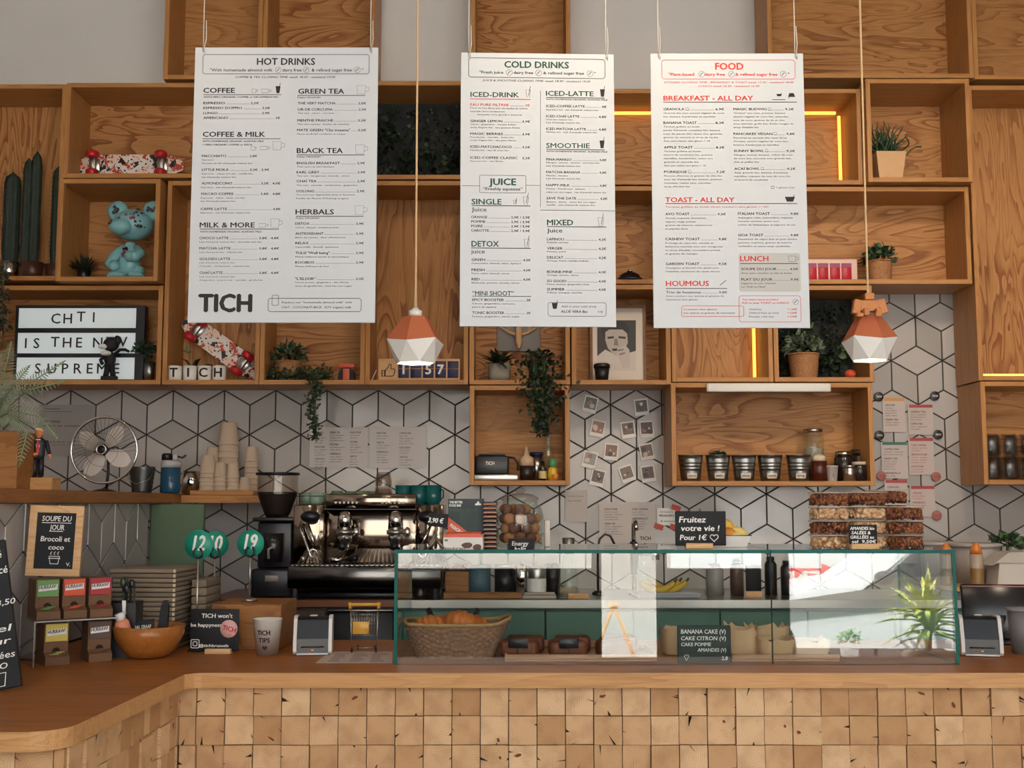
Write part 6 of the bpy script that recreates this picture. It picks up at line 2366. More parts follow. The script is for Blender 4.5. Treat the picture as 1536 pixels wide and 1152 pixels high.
def cols(T, x0, x1, y0, y1, rng, mi=0):
 y = y0
 while y < y1:
  T(rng.choice(('COFFEE & MILK', 'GREEN TEA', 'HERBALS', 'ICED DRINK', 'SMOOTHIE')), x0, x0 + (x1 - x0) * rng.uniform(.5, .9), y, 2.6, mi, .02)
  for k in range(rng.randint(2, 4)):
   y += 3.8
   T(rng.choice(('lait d amande maison bio', 'citron . gingembre', 'pomme, carotte', 'matcha . banane')), x0, x0 + (x1 - x0) * rng.uniform(.5, 1), y, 1.8, mi)
  y += 6.5


r_ = random.Random(91)
wall_sheet('menu_sheet', 'laminated menu sheet with three columns on the tiles above the espresso machine', 'menu sheet', 464, 552, 641, 701,
     lambda T, Bx: [cols(T, a, b2, 650, 692, r_) for a, b2 in ((472, 490), (495, 518), (525, 545))], group='laminated sheets on the tiles')
wall_sheet('menu_sheet', 'laminated menu sheet with two columns, right of the three-column one', 'menu sheet', 554, 640, 640, 702,
     lambda T, Bx: [cols(T, a, b2, 651, 690, r_) for a, b2 in ((565, 586), (599, 622))], group='laminated sheets on the tiles')
wall_sheet('notice_sheet', 'grey notice sheet on the tiles behind the fan and figurine', 'notice', 56, 142, 607, 684,
     lambda T, Bx: [Bx(66, 90, 613, 614, 0), Bx(62, 108, 617, 617.7, 0), T('INFORMATION', 66, 90, 634, 3, 4, .03), T('service au comptoir', 60, 128, 640, 3, 4), T('merci', 70, 112, 664, 2.5, 0), T('de votre visite', 78, 112, 668, 2.2, 0)], mat('grey_sheet', '#8f8987', .5))
dc = [('hot drinks', 1325, 1357, 597, 648, 3, 0), ('breakfast', 1363, 1399, 607, 652, 1, 0), ('cold drinks', 1323, 1361, 663, 718, 2, 0), ('toast', 1364, 1400, 657, 712, 1, 1), ('juice', 1328, 1361, 720, 770, 1, 0), ('lunch', 1366, 1402, 729, 775, 1, 1)]
dd = ['pale laminated sheet with an orange top bar, top left on the right tiles', 'laminated sheet with a brown top bar, top right on the right tiles', 'laminated sheet with a green top bar, middle left on the right tiles',
   'laminated sheet with red text and a red top bar, middle right', 'laminated sheet with a crimson top bar, lower left behind the nut tubs', 'laminated sheet with an orange-red top bar, lowest right']
pale = mat('pale_laminate', '#b9aba5', .35)
for (nm, x0, x1, y0, y1, mi, tc), lab in zip(dc, dd):
 rr = random.Random(int(x0 * y0))
 wall_sheet('menu_sheet', lab, 'menu sheet', x0, x1, y0, y1, (lambda T, Bx: [Bx(x0 + .5, x1 - .5, y0, y0 + 4.5, mi), cols(T, x0 + 3, x1 - 6, y0 + 12, y1 - 6, rr, tc)]), pale, 'laminated sheets on the tiles', YW - .004)
mgw = ['black round magnet at the top left of the laminated sheets', 'black round magnet at the top right of the laminated sheets', 'black round magnet left of the green-barred sheet', 'black round magnet at the red-text sheet',
    'dull red round magnet at the left above the nut tubs', 'dull red round magnet at the right of the sheets', 'red round magnet, lowest at the right of the sheets']
for (px, py, bl), lab in zip(((1318, 595, 1), (1402, 594, 1), (1319, 653, 1), (1407, 652, 1), (1322, 714, 0), (1404, 715, 0), (1405, 773, 0)), mgw):
 q = P(px, py, YW - .006)
 t = thing('round_magnet', lab, 'magnet', q, 0, 'round magnets on the tiles')
 mb = MB(); mb.lathe([(0, 0), (7 * S(YW), 0), (7 * S(YW), .004), (6.4 * S(YW), .005), (0, .005)], 22, M=tr(0, 0, 0) @ rot('X', 90)); mb.build('disc', black if bl else mat('dull_red', '#9d5b54', .5), t)
 sh = Sheet(); sh.t('TICH', Matrix.Translation((0, -.0056, -1.4 * S(YW))), 2.8 * S(YW), 8 * S(YW), 0, 'C', .02); sh.build('lettering', chalk_w if bl else mat('dull_mark', '#6f3a35', .5), t)
wall_sheet('recipe_sheet', 'pale sheet with a faint print on the tiles right of the energy ball jar', 'sheet', 848, 881, 735, 783, lambda T, Bx: [T('recette du jour', 852, 876, 745, 2), T('pain complet', 852, 872, 752, 2)], mat('pale_sheet', '#b3aaa5', .5))
wall_sheet('schedule_sheet', 'two-column printed sheet on the tiles behind the taps', 'sheet', 899, 983, 753, 815, lambda T, Bx: [cols(T, 907, 938, 765, 800, r_), cols(T, 948, 976, 765, 790, r_), T('TICH', 960, 976, 810, 5, 4, .03)], mat('pale_sheet_b', '#b9b0ac', .5))
t = wall_sheet('note_card', 'small white note card held by red tape on the tiles', 'note', 986, 1014, 762, 788, lambda T, Bx: [T('fermeture', 990, 1010, 769, 2.4, 4), T('PRODUITS', 989, 1011, 775, 3, 4, .03), T('& services', 991, 1012, 783, 3, 4)], paper_w)
for px, py in ((1014, 762), (988, 790), (1012, 791)):
 q = P(px, py, YW - .006)
 mb = MB(); mb.box(-7 * S(YW), 7 * S(YW), -.0012, -.0002, -4 * S(YW), 4 * S(YW), M=rot('Y', 18)); o = mb.build('tape', mat('red_tape', '#b5372a', .5), t)
 o.location = (q.x - t.location.x, 0, q.z - t.location.z)

# ------------------------------------------------------------------ left arm of the counter
CZ = ZC + .0004
# sandwich chalkboard at the left edge
Yc_ = 2.95
s = S(Yc_)
t = thing('chalkboard_sign', 'tall black chalkboard sign cut off by the left edge', 'chalkboard', (PX(-22, Yc_, 990), Yc_, CZ), R(-14))
t.rotation_euler = (R(-7), R(-10), R(12))
hb = .37
mb = MB(); mb.rbox(-.12, .088, .0, .018, .0, hb, .002, seg=1, smooth=False); mb.build('board', chalk_b, t)
sh = Sheet()
for x, z_, c_, s_, w_ in ((.045, .325, .018, 'Thé', .04), (.045, .285, .018, 'glacé', .05), (.06, .205, .014, '3,50', .045), (.03, .14, .016, 'Sel', .06), (.025, .11, .015, 'sur', .06), (.02, .075, .016, 'salées', .07), (.03, .05, .014, 'BIO', .04)):
 sh.t(s_, Matrix.Translation((x - .008, -.0008, z_)), c_, w_, 0, 'L', .01, .15)
outline(sh.mb, [(.025, .04), (.03, .008), (.05, .008), (.056, .04)], .0025, -.0008)
sh.build('handwriting', chalk_w, t)

# tea rack
rz = R(0)
kr = mat('kraft_brown', '#6b4a30', .7, var=.1, vs=30)
acr = glass('acrylic', (.9, .92, .92), ior=1.4)
dark_in = mat('opening_shade', '#2a1c12', .9)


def tea_box(p0, w, h, d, ang, label, col, slot, text='HURRAW!', text_c=None):
 """kraft dispenser box: front opening with a little tray"""
 t = thing('tea_box', label, 'tea box', p0, ang, 'kraft tea boxes')
 mb = MB()
 prof = [(0, 0), (-d * .28, 0), (-d * .28, h * .2), (-.002, h * .3), (-.004, h), (d, h), (d, 0)]
 mb.prism([(y, z_) for y, z_ in prof][::-1], 0, w, axis='x')
 mb.build('box_body', kr, t)
 mb = MB()
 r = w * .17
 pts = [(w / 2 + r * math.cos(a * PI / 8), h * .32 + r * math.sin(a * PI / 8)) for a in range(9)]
 mb.add([(x, -.0055, z_) for x, z_ in pts], [tuple(range(len(pts)))]); mb.build('opening', dark_in, t)  # flat dark face; shade of the box interior put into its colour
 mb = MB(); mb.rbox(w * .04, w * .96, -.0065, -.0035, h * .56, h * .985, .0008, seg=1, smooth=False); o = mb.build('label', col, t)
 sh = Sheet()
 x0, x1, z0, z1 = w * .1, w * .9, h * .7, h * .84
 sh.mb.add([(x0, -.0069, z0), (x1, -.0069, z0 + .004), (x1, -.0069, z1 + .004), (x0, -.0069, z1)], [(0, 1, 2, 3)], 1)
 sh.t(text, Matrix.Translation((w * .13, -.0074, z0 + .006)) @ rot('Y', -4), (z1 - z0) * .6, w * .72, 0, 'L', .03)
 sh.build('label_print', [ink, paper_w], o)
 mb = MB()
 rng = random.Random(int(w * 1e5) + int(p0[0] * 1e4))
 for k in range(3):
  a = rng.uniform(-.3, .3)
  mb.box(w * .2 + k * w * .12, w * .2 + k * w * .12 + w * .36, -d * .24, -.01, h * .2 + k * .003, h * .2 + k * .003 + .002, M=tr(0, 0, .006))
 mb.build('tea_bags', slot, t)
 return t


Yr = 3.50
ang = R(35)
a0 = P(28, 990, Yr)
org = Vector((PX(50, 3.44, 985), 3.44, CZ))
ux = Vector((math.cos(ang), math.sin(ang), 0))
uy = Vector((-math.sin(ang), math.cos(ang), 0))
zt = PZ(927, Yr) - CZ
zr = .005
t = thing('acrylic_rack', 'clear acrylic two-tier rack holding the kraft tea boxes', 'rack', org, ang)
RW = .225
mb = MB(); mb.rbox(-.012, RW, -.05, .13, zt - .004, zt, .001, seg=1, smooth=False); mb.build('shelf', acr, t)
mb = MB(); mb.rbox(-.012, -.008, -.05, .13, .001, zt - .0045, .001, seg=1, smooth=False); mb.build('side', acr, t)
mb = MB(); mb.rbox(-.012, RW, -.0525, -.0505, zt - .004, zt, .0005, seg=1, smooth=False); mb.tube([(-.012, -.0535, .001), (-.012, -.0535, zt - .001)], .0018, 6); o = mb.build('edge', mat('acrylic_edge', '#a8a19b', .3), t); o['label'] = 'pale polished edge'
lab_c = [('green', '#5f8f4a'), ('orange-red', '#d0492a'), ('dark red', '#a3202a')]
bw = .066
for i, (nm, c_) in enumerate(lab_c):
 p = org + ux * (.0 + i * (bw + .0095)) + uy * .005 + Vector((0, 0, zt + .0006))
 tea_box(p, bw, PZ(866, Yr) - PZ(926, Yr) - .002, .09, ang, f'kraft tea box with a {nm} label on the upper rack tier', mat('label_' + nm.replace('-', '_').replace(' ', '_'), c_, .5), mat('bag_' + nm.replace(' ', '_'), c_, .6))
p = org + ux * .025 + uy * -.01 + Vector((0, 0, .0006))
tea_box(p, .068, zt - .012, .09, ang, 'kraft tea box with a yellow label on the lower rack tier', mat('label_yellow', '#c9b350', .5), mat('bag_yellow', '#a89a5a', .6))
p = org + ux * .152 + uy * .0 + Vector((0, 0, .0006))
tea_box(p, .066, zt - .014, .09, ang - R(4), 'kraft tea box with a brown label on the lower rack tier', mat('label_brown', '#4d3326', .5), mat('bag_brown', '#7d4a38', .6))

# framed soup chalkboard standing on the tea boxes
Ys_ = 3.60
s = S(Ys_)
q = P(78, 866, Ys_)
t = thing('framed_chalkboard', 'pale wood framed chalkboard about the soup of the day, on the tea boxes', 'chalkboard', (q.x, q.y, zt + CZ + PZ(866, Yr) - PZ(926, Yr) - .0005))
t.rotation_euler = (R(-3), R(1.5), R(8))
w, h, f = 77 * s, 104 * s, 10.5 * s
mb = MB(); mb.box(-w / 2 + f * .8, w / 2 - f * .8, .006, .012, f * .8, h - f * .8); mb.build('slate', chalk_b, t)
mb = MB()
mb.prism([(-w / 2, 0), (w / 2, 0), (w / 2 - f, f), (-w / 2 + f, f)], 0, .016); mb.prism([(-w / 2, h), (-w / 2 + f, h - f), (w / 2 - f, h - f), (w / 2, h)], 0, .016)
mb.prism([(-w / 2, 0), (-w / 2 + f, f), (-w / 2 + f, h - f), (-w / 2, h)], 0, .016); mb.prism([(w / 2, 0), (w / 2, h), (w / 2 - f, h - f), (w / 2 - f, f)], 0, .016)
mb.build('frame', light_wood, t)
sh = Sheet()
k = w / 77
for s_, x, z_, c_, w_ in (('SOUPE DU', 0, 81, 7.5, 42), ('JOUR', 1, 68, 7.5, 21), ('Brocoli et', 0, 51, 7.5, 42), ('coco', 2, 39, 7, 22)):
 sh.t(s_, Matrix.Translation((x * k, .0052, z_ * k)), c_ * k, w_ * k, 0, 'C', .02, .1)
sh.mb.box(-21 * k, 21 * k, .005, .0055, 78 * k, 79 * k); sh.mb.box(-9 * k, 10 * k, .005, .0055, 65.5 * k, 66.5 * k)
outline(sh.mb, [(-7 * k, 29 * k), (-5 * k, 18 * k), (6 * k, 18 * k), (8 * k, 29 * k)], 1.3 * k, .0052)
outline(sh.mb, [(-8 * k, 26 * k), (9 * k, 26 * k)], 1.2 * k, .0052, 0, False)
for x in (-4, 1, 6):
 outline(sh.mb, [(x * k, 31 * k), ((x - 1.5) * k, 33 * k), ((x + .5) * k, 36 * k)], 1 * k, .0052, 0, False)
sh.t('V.', Matrix.Translation((18 * k, .0052, 15 * k)), 5 * k, 6 * k, 0, 'L', .02)
sh.build('handwriting', chalk_w, t)

# stacks of kraft boxes behind
kb = [mat('stack_board', '#80705e', .85, var=.08, vs=20), mat('stack_board_b', '#746453', .85, var=.08, vs=20)]
flu = mat('stack_edge', '#cdbd9f', .85)
Z = CZ
for k in range(17):
 hgt = (PZ(853, 3.8) - CZ) / 17
 t = thing('folded_carton', f'flat grey-brown carton in the big stack behind the wooden bowl, {k + 1} up from the counter' if False else
     f'flat grey-brown carton in the big stack behind the bowl, {("lowest", "second up", "third up", "fourth up", "fifth up", "sixth up", "seventh up", "eighth up", "ninth up", "tenth up", "eleventh up", "twelfth up", "thirteenth up", "fourteenth up", "third from the top", "second from the top", "topmost")[k]}',
     'carton', (PX(262, 3.8, 890), 3.8, Z), R(-3 + .6 * math.sin(k * 2.1)), 'flat cartons stacked behind the bowl')
 mb = MB(); mb.rbox(-.215, 0, 0, .26, .0008, hgt - .0015, .0025, seg=2, smooth=True); mb.build('carton_body', kb[k % 2], t)
 mb = MB(); mb.box(-.006, .0008, -.0008, .006, .002, hgt - .003); mb.build('corner_flute', flu, t)
 Z += hgt
Z = CZ
for k in range(8):
 hgt = (PZ(868, 3.93) - CZ) / 8
 t = thing('folded_carton', f'flat carton in the low stack left of the wooden riser, {("lowest", "second up", "third up", "fourth up", "fifth up", "sixth up", "second from the top", "topmost")[k]}', 'carton', (PX(313, 3.93, 890), 3.90, Z), R(-2 + .5 * math.sin(k)), 'flat cartons in the low stack')
 mb = MB(); mb.rbox(-.05, 0, 0, .17, .0008, hgt - .0015, .003, seg=2, smooth=True); mb.build('carton_body', kb[k % 2], t)
 Z += hgt

# black cutlery box with utensils, pepper grinder shape
Yk_ = 3.68
s = S(Yk_)
t = thing('cutlery_box', 'black cutlery box full of dark utensils behind the wooden bowl', 'box', (PX(186, Yk_, 930), Yk_ - .015, CZ), R(5))
hb = PZ(902, Yk_) - CZ
mb = MB()
w_, d_ = 24 * s, .05
mb.box(-w_, w_, -d_, -d_ + .003, 0, hb); mb.box(-w_, w_, d_ - .003, d_, 0, hb); mb.box(-w_, -w_ + .003, -d_ + .003, d_ - .003, 0, hb); mb.box(w_ - .003, w_, -d_ + .003, d_ - .003, 0, hb); mb.box(-w_ + .003, w_ - .003, -d_ + .003, d_ - .003, 0, .003)
mb.build('box_body', black, t)
mb = MB(); mb.rbox(10 * s, 15.5 * s, -d_ - .0045, -d_ - .0005, hb - 17 * s, hb + 3 * s, .001, seg=1, M=rot('Y', -4)); sh = mb.build('label', paper_w, t)
tx = Sheet(); tx.t('OPEN', Matrix.Translation((11.8 * s + .002, -d_ - .0052, hb - 15 * s)) @ rot('Y', -90), 2.8 * s, 12 * s, 0, 'L', .02); tx.build('label_print', ink, sh)
rng = random.Random(17)
for k in range(9):
 x, y = rng.uniform(-.8, .8) * w_, rng.uniform(-.6, .6) * d_
 tall = hb + rng.uniform(.03, .055)
 mb = MB()
 mb.tube([(x, y, .01), (x + rng.uniform(-.005, .005), y, tall)], .0028, 6)
 if k % 2:
  mb.sphere((x, y, tall + .008), (.009, .004, .014), 10, 7)
 else:
  for q in (-1, 0, 1):
   mb.tube([(x + q * .004, y, tall), (x + q * .005, y, tall + .022)], .0016, 5)
 o = tag(mb.build('utensil', black if k % 3 else mat('dark_green_plastic', '#2a3a2c', .4)), 'dark plastic utensil standing in the black cutlery box', 'utensil', 'utensils in the cutlery box')
 o.location = t.location
t2 = thing('leaf_sprig', 'dried green sprig lying between the tea boxes and the cutlery box', 'sprig', (PX(152, 3.72, 890), 3.70, CZ))
mb = MB(); rng = random.Random(19); mb.tube([(0, 0, 0), (0, 0, .09)], .003, 6)
for k in range(34):
 mb.leaf((rng.uniform(-.01, .01), 0, rng.uniform(.04, .1)), rdir(rng, -.1), rng.uniform(.03, .05), .005, 0)
mb.build('leaves', leaf_l, t2)
Yk_ = 3.70
s = S(Yk_)
t = thing('knife_handle', 'tall black rounded handle standing in the wooden bowl', 'utensil', (PX(244, Yk_ - .08, 940), Yk_ - .09, CZ + .03))
mb = MB(); mb.prism([(-8 * s, 0), (6 * s, 0), (9 * s, 40 * s), (10 * s, 60 * s), (7 * s, 68 * s), (3 * s, 68 * s), (-1 * s, 60 * s), (-5 * s, 30 * s)], -.008, .008); mb.build('handle', black, t)

# wooden bowl and its contents
Yb_ = 3.61
s = S(Yb_)
t = thing('wooden_bowl', 'round bamboo bowl holding small signs on the left counter', 'bowl', (PX(220, Yb_, 960), Yb_ + .02, CZ))
rr = 52.5 * s
mb = MB(); mb.lathe([(0, 0), (22 * s, 0), (30 * s, 3 * s), (41 * s, 14 * s), (49 * s, 30 * s), (rr, 47 * s), (rr - .006, 47 * s), (45 * s, 30 * s), (36 * s, 14 * s), (20 * s, 6 * s), (0, 6 * s)], 44); mb.build('bowl_body', bamboo, t)
t = thing('pill_bottle', 'small bottle with a white cap and salmon label in the bowl', 'bottle', (PX(193, Yb_, 940), Yb_ - .015, CZ + .055))
t.rotation_euler = (R(10), R(-14), 0)
mb = MB(); mb.lathe([(0, 0), (10.5 * s, 0), (10.5 * s, 27 * s), (8 * s, 31 * s), (0, 31 * s)], 22); mb.build('bottle_body', mat('salmon_label', '#d98667', .5), t)
mb = MB(); mb.lathe([(0, 31.2 * s), (7.5 * s, 31.2 * s), (7.5 * s, 41 * s), (0, 42 * s)], 20); mb.build('cap', white_p, t)
t = thing('chalk_tag', 'small black chalk sign lying in the wooden bowl', 'sign', (PX(212, Yb_, 945), Yb_ + .005, CZ + .05))
t.rotation_euler = (R(-8), R(-5), 0)
mb = MB(); mb.rbox(-17 * s, 19 * s, 0, .004, 0, 31 * s, .001, seg=1); mb.build('board', chalk_b, t)
sh = Sheet(); sh.t('KRAL GRAAF', Matrix.Translation((1 * s, -.0006, 18 * s)), 5 * s, 27 * s, 0, 'C', .02); sh.t('0,50€', Matrix.Translation((4 * s, -.0006, 10 * s)), 4 * s, 14 * s, 0, 'C', .02); sh.build('handwriting', chalk_w, t)
t = thing('garlic_bulb', 'pale garlic-like bulb at the right rim inside the bowl', 'food', (PX(262, Yb_, 945), Yb_ + .03, CZ + .068))
mb = MB(); mb.sphere((0, 0, .01), (.022, .02, .016), 14, 9); mb.build('bulb', mat('pale_bulb', '#d9b79b', .6), t)

# chalk sign TICH happyness with sticker
Yg = 3.70
s = S(Yg)
t = thing('chalkboard_sign', 'small black chalkboard with a round pink sticker on a wooden foot', 'chalkboard', (PX(318, Yg, 975), Yg + .02, CZ), R(-2))
mb = MB(); mb.rbox(-36 * s, 37 * s, 0, .004, 3 * s, 65 * s, .0015, seg=1); mb.build('board', chalk_b, t)
mb = MB(); mb.rbox(-11 * s, 27 * s, -.02, -.0005, 0, 7.5 * s, .002); mb.rbox(-11 * s, 27 * s, .0045, .02, 0, 7.5 * s, .002); mb.build('foot', light_wood, t)
sh = Sheet()
for s_, x, z_, c_, w_ in (("TICH won't", -19, 52, 6, 46), ('be happyness', -35, 39, 5, 46), ('@tichbrussels', -22, 9.5, 4, 44)):
 sh.t(s_, Matrix.Translation((x * s, -.0006, z_ * s)), c_ * s, w_ * s, 0, 'L', .02, .05)
for r in (6, 3):
 outline(sh.mb, rrect_pts((-28 - r) * s, (-28 + r) * s, (14 - r) * s, (14 + r) * s, 1.5 * s), 1 * s, -.0006)
sh.build('handwriting', chalk_w, t)
mb = MB(); mb.lathe([(0, 0), (13 * s, 0), (13 * s, .0008), (0, .001)], 28, M=tr(22 * s, -.0003, 36 * s) @ rot('X', 90)); o = mb.build('sticker', mat('pink_sticker', '#d9a7a0', .6), t)
sh = Sheet(); sh.t('TICH', Matrix.Translation((22 * s, -.0018, 33 * s)) @ rot('Y', 14), 6.5 * s, 20 * s, 0, 'C', .03); sh.build('sticker_print', mat('sticker_red', '#b3202c', .6), o)

# wooden riser, number stands
t = thing('wooden_riser', 'plain wooden box riser behind the tips cup', 'box', (PX(369, 3.81, 940), 3.81, CZ))
w_ = (PX(422, 3.81, 940) - PX(317, 3.81, 940)) / 2
hb = PZ(907, 3.81) - CZ
mb = MB(); mb.rbox(-w_, w_, 0, .27, 0, hb, .002, seg=1, smooth=False); mb.build('box_body', box_wood, t)


def number_stand(px, Y, num, zbase, lab, r=22, py=817, ang=0, back=False):
 s = S(Y)
 t = thing('number_stand', lab, 'table number', (PX(px, Y, 850), Y, zbase), ang, 'table number stands')
 zd = PZ(py, Y) - zbase
 mb = MB(); mb.lathe([(0, 0), (.026, 0), (.026, .006), (.006, .012), (0, .012)], 22); mb.build('base', steel, t)
 mb = MB(); mb.tube([(0, 0, .01), (0, 0, zd - 14 * s)], .0028, 8); mb.build('rod', steel, t)
 mb = MB()
 for sx in (-1, 1):
  mb.tube([(0, 0, zd - 20 * s), (sx * 6 * s, -.002, zd - 17 * s), (sx * 7 * s, -.003, zd - 11 * s), (sx * 3 * s, -.004, zd - 5 * s)], 1.7 * s, 7)
 mb.build('clip', black, t)
 mb = MB(); mb.lathe([(0, -.0015), (r * s, -.0015), (r * s, .0015), (0, .0015)], 36, M=tr(0, .0018, zd) @ rot('X', 90)); o = mb.build('disc', teal, t)
 sh = Sheet(); sh.t(num, Matrix.Translation((.5 * s, -.0004, zd - 8 * s)), 21 * s, 19 * s, 0, 'C', .035, .22); sh.build('number', chalk_w, o)


hr = CZ + hb + .0005
number_stand(297, 3.78, '12', CZ, 'green round table number 12 on a rod', 22, 817, R(-8))
number_stand(322, 4.03, '10', CZ, 'green round table number 10 on a rod, half behind number 12', 20, 817, R(25))
number_stand(375, 3.95, '19', hr, 'green round table number 19 on a rod on the wooden riser', 20, 815)

# tips cup
Yt_ = 3.67
s = S(Yt_)
t = thing('tips_cup', 'white paper tips cup with a drawn heart on the counter', 'cup', (PX(398, Yt_, 960), Yt_ + .03, CZ))
hc, r0, r1 = 51 * s, 16 * s, 21 * s
mb = MB(); mb.lathe([(0, .002), (r0 - .001, .002), (r0, 0), (r1, hc), (r1 + .0015, hc + .001), (r1 + .0015, hc + .003), (r1 - .001, hc + .003), (r0 - .001, .006), (0, .006)], 32); mb.build('cup_body', mat('cup_white', '#dcd6cf', .6), t)
sh = Sheet()
sh.t('TICH', Matrix.Translation((-2 * s, 0, 30 * s)), 6.5 * s, 19 * s, 0, 'C', .04); sh.t('TIPS', Matrix.Translation((-1 * s, 0, 19 * s)), 6.5 * s, 16 * s, 0, 'C', .03)
hp = []
for i in range(20):
 a = 2 * PI * i / 20
 hp.append((16 * math.sin(a) ** 3 * .24 * s, (13 * math.cos(a) - 5 * math.cos(2 * a) - 2 * math.cos(3 * a) - math.cos(4 * a)) * .24 * s + 11 * s))
sh.mb.add([(x, 0, z_) for x, z_ in hp], [tuple(reversed(range(20)))])
o = sh.build('lettering', ink, t)
wrap(o, lambda x, z_: -math.sqrt(max(1e-8, (r0 + (r1 - r0) * z_ / hc + .0008) ** 2 - x ** 2)))

# ------------------------------------------------------------------ card readers, cart, leaflet on the counter
shell_w = mat('reader_white', '#d6d0cc', .35)
dk = mat('reader_black', '#17191d', .2)


def card_reader(px, Y, ang, lab, s_=1.0):
 s = S(Y)
 t = thing('card_reader', lab, 'card reader', (PX(px, Y, 950), Y + .03, CZ), ang, 'card printers on the counter')
 w, h = 28 * s * s_, 56 * s * s_
 prof = [(-.045, .004), (-.055, .012), (-.052, h * .42), (-.03, h * .93), (-.015, h), (.05, h * .98), (.058, h * .6), (.055, .004)]
 for sx in (-1, 1):
  mb = MB(); a, b2 = sorted((sx * w, sx * (w - 5 * s)))
  mb.prism(prof[::-1], a, b2, axis='x'); o = mb.build('side_shell', shell_w, t)
 inner = [(-.049, .006), (-.046, h * .42), (-.026, h * .9), (-.012, h * .965), (.05, h * .95), (.053, .006)]
 mb = MB(); mb.prism(inner[::-1], -w + 5.1 * s, w - 5.1 * s, axis='x'); mb.build('housing', dk, t)
 mb = MB(); mb.rbox(-w + 5.2 * s, w - 5.2 * s, -.056, -.05, .002, .0075, .001, seg=1); mb.build('front_lip', shell_w, t)
 mb = MB(); mb.rbox(-w * .6, w * .6, -.0525, -.0475, h * .2, h * .235, .001, seg=1); mb.build('slot', blackm, t)
 for k, c_ in enumerate(('#b3402f', '#e8b23a', '#3a6a8a')):
  mb = MB(); mb.rbox((k - 1) * 7 * s - 2 * s, (k - 1) * 7 * s + 2 * s, -.0532, -.0495, h * .12, h * .15, .0006, seg=1)
  mb.build('key', bpy.data.materials.get('key_%d' % k) or mat('key_%d' % k, c_, .4, emit=c_, es=.25), t)
 mb = MB(); mb.rbox(-.012, .012, -.004, .01, h * .97, h * 1.012, .003); mb.build('latch', shell_w, t)
 return t


card_reader(468, 3.69, R(6), 'white and black card printer left of the mini shopping cart')
card_reader(1474, 3.66, R(-12), 'white and black card printer right of the glass case', 1.04)

# toy shopping cart
Yk_ = 3.74
s = S(Yk_)
t = thing('toy_shopping_cart', 'miniature shopping cart with a yellow handle beside the glass case', 'toy cart', (PX(546, Yk_, 970), Yk_, CZ), R(0))
zz = lambda py: (973 - py) * s
xx = lambda px: (px - 546) * s
wire = mat('cart_wire', '#b5aea6', .25, .9)
mb = MB()
dB = .075
y0 = .0
for sx in (-1, 1):
 mb.tube([(sx * 21 * s, y0, zz(905)), (sx * 19 * s, y0, zz(945)), (sx * 18 * s, y0, zz(966))], .0013, 6)
 mb.tube([(sx * 18 * s, y0, zz(948)), (sx * 14 * s, dB, zz(944))], .001, 6)
 mb.tube([(sx * 21 * s, y0, zz(913)), (sx * 15 * s, dB, zz(918)), (sx * 14 * s, dB, zz(944))], .001, 6)
 for k in range(6):
  q = k / 5
  mb.tube([(sx * (20.5 - q * 5) * s, y0 + dB * q, zz(914 + 4 * q)), (sx * (18.5 - q * 4) * s, y0 + dB * q, zz(948 - 3 * q))], .0006, 4)
for py in (912, 918, 924, 930, 937, 948):
 mb.tube([(-20 * s, y0, zz(py)), (20 * s, y0, zz(py))], .0008, 5)
 mb.tube([(-15 * s, dB, zz(py * .8 + 186)), (15 * s, dB, zz(py * .8 + 186))], .0006, 5)
for k in range(11):
 x = (-19 + 38 * k / 10) * s
 mb.tube([(x, y0, zz(912)), (x * .95, y0, zz(948))], .0006, 4)
 mb.tube([(x * .95, y0, zz(948)), (x * .72, dB, zz(945))], .0006, 4)
mb.tube([(-18 * s, y0, zz(966)), (18 * s, y0, zz(966))], .0013, 6)
mb.build('basket', wire, t)
mb = MB(); mb.tube([(-22 * s, -.002, zz(903)), (22 * s, -.002, zz(903))], 2.4 * s, 8); mb.tube([(-21 * s, -.002, zz(909)), (-21.5 * s, -.002, zz(900))], 2.6 * s, 8); mb.tube([(21 * s, -.002, zz(909)), (21.5 * s, -.002, zz(900))], 2.6 * s, 8); mb.build('handle', mat('cart_yellow', '#d19a3c', .4), t)
mb = MB(); mb.rbox(-17 * s, 7 * s, -.0035, -.001, zz(946), zz(928), .0008, seg=1); mb.build('sign_panel', bpy.data.materials['cart_yellow'], t)
for x, y in ((-18, 0), (18, 0), (-13, dB), (13, dB)):
 mb = MB(); mb.lathe([(0, -.0025), (3.6 * s, -.0025), (3.6 * s, .0025), (0, .0025)], 14, M=tr(x * s, y, 3.7 * s) @ rot('Y', 90)); mb.build('wheel', black, t)
t = thing('leaflet', 'white printed leaflet lying flat on the counter beside the glass case', 'leaflet', (0, 0, CZ))
mb = MB()


def cp(px, py):
 Y = YAT(py, ZC)
 return Vector((PX(px, Y, py), Y, 0))


c4 = [cp(473, 995), cp(588, 995), cp(589, 977.5), cp(495, 977.5)]
mb.add([(p.x, p.y, .0004) for p in c4] + [(p.x, p.y, 0) for p in c4], [(0, 1, 2, 3), (7, 6, 5, 4), (0, 4, 5, 1), (1, 5, 6, 2), (2, 6, 7, 3), (3, 7, 4, 0)])
mb.build('sheet', mat('leaflet_paper', '#c9b3a6', .6), t)
mb = MB(); rng = random.Random(7)
for r in range(7):
 for c in range(3):
  q0 = .1 + r * .115
  u0 = .14 + c * .28
  u1 = u0 + rng.uniform(.12, .24)

  def ip(u, v):
   a, b2 = c4[0].lerp(c4[1], u), c4[3].lerp(c4[2], u)
   p = a.lerp(b2, v)
   return (p.x, p.y, .0007)
  mb.add([ip(u0, q0), ip(u1, q0), ip(u1, q0 + .05), ip(u0, q0 + .05)], [(0, 1, 2, 3)])
mb.build('print', mat('leaflet_print', '#8d776c', .7), t)

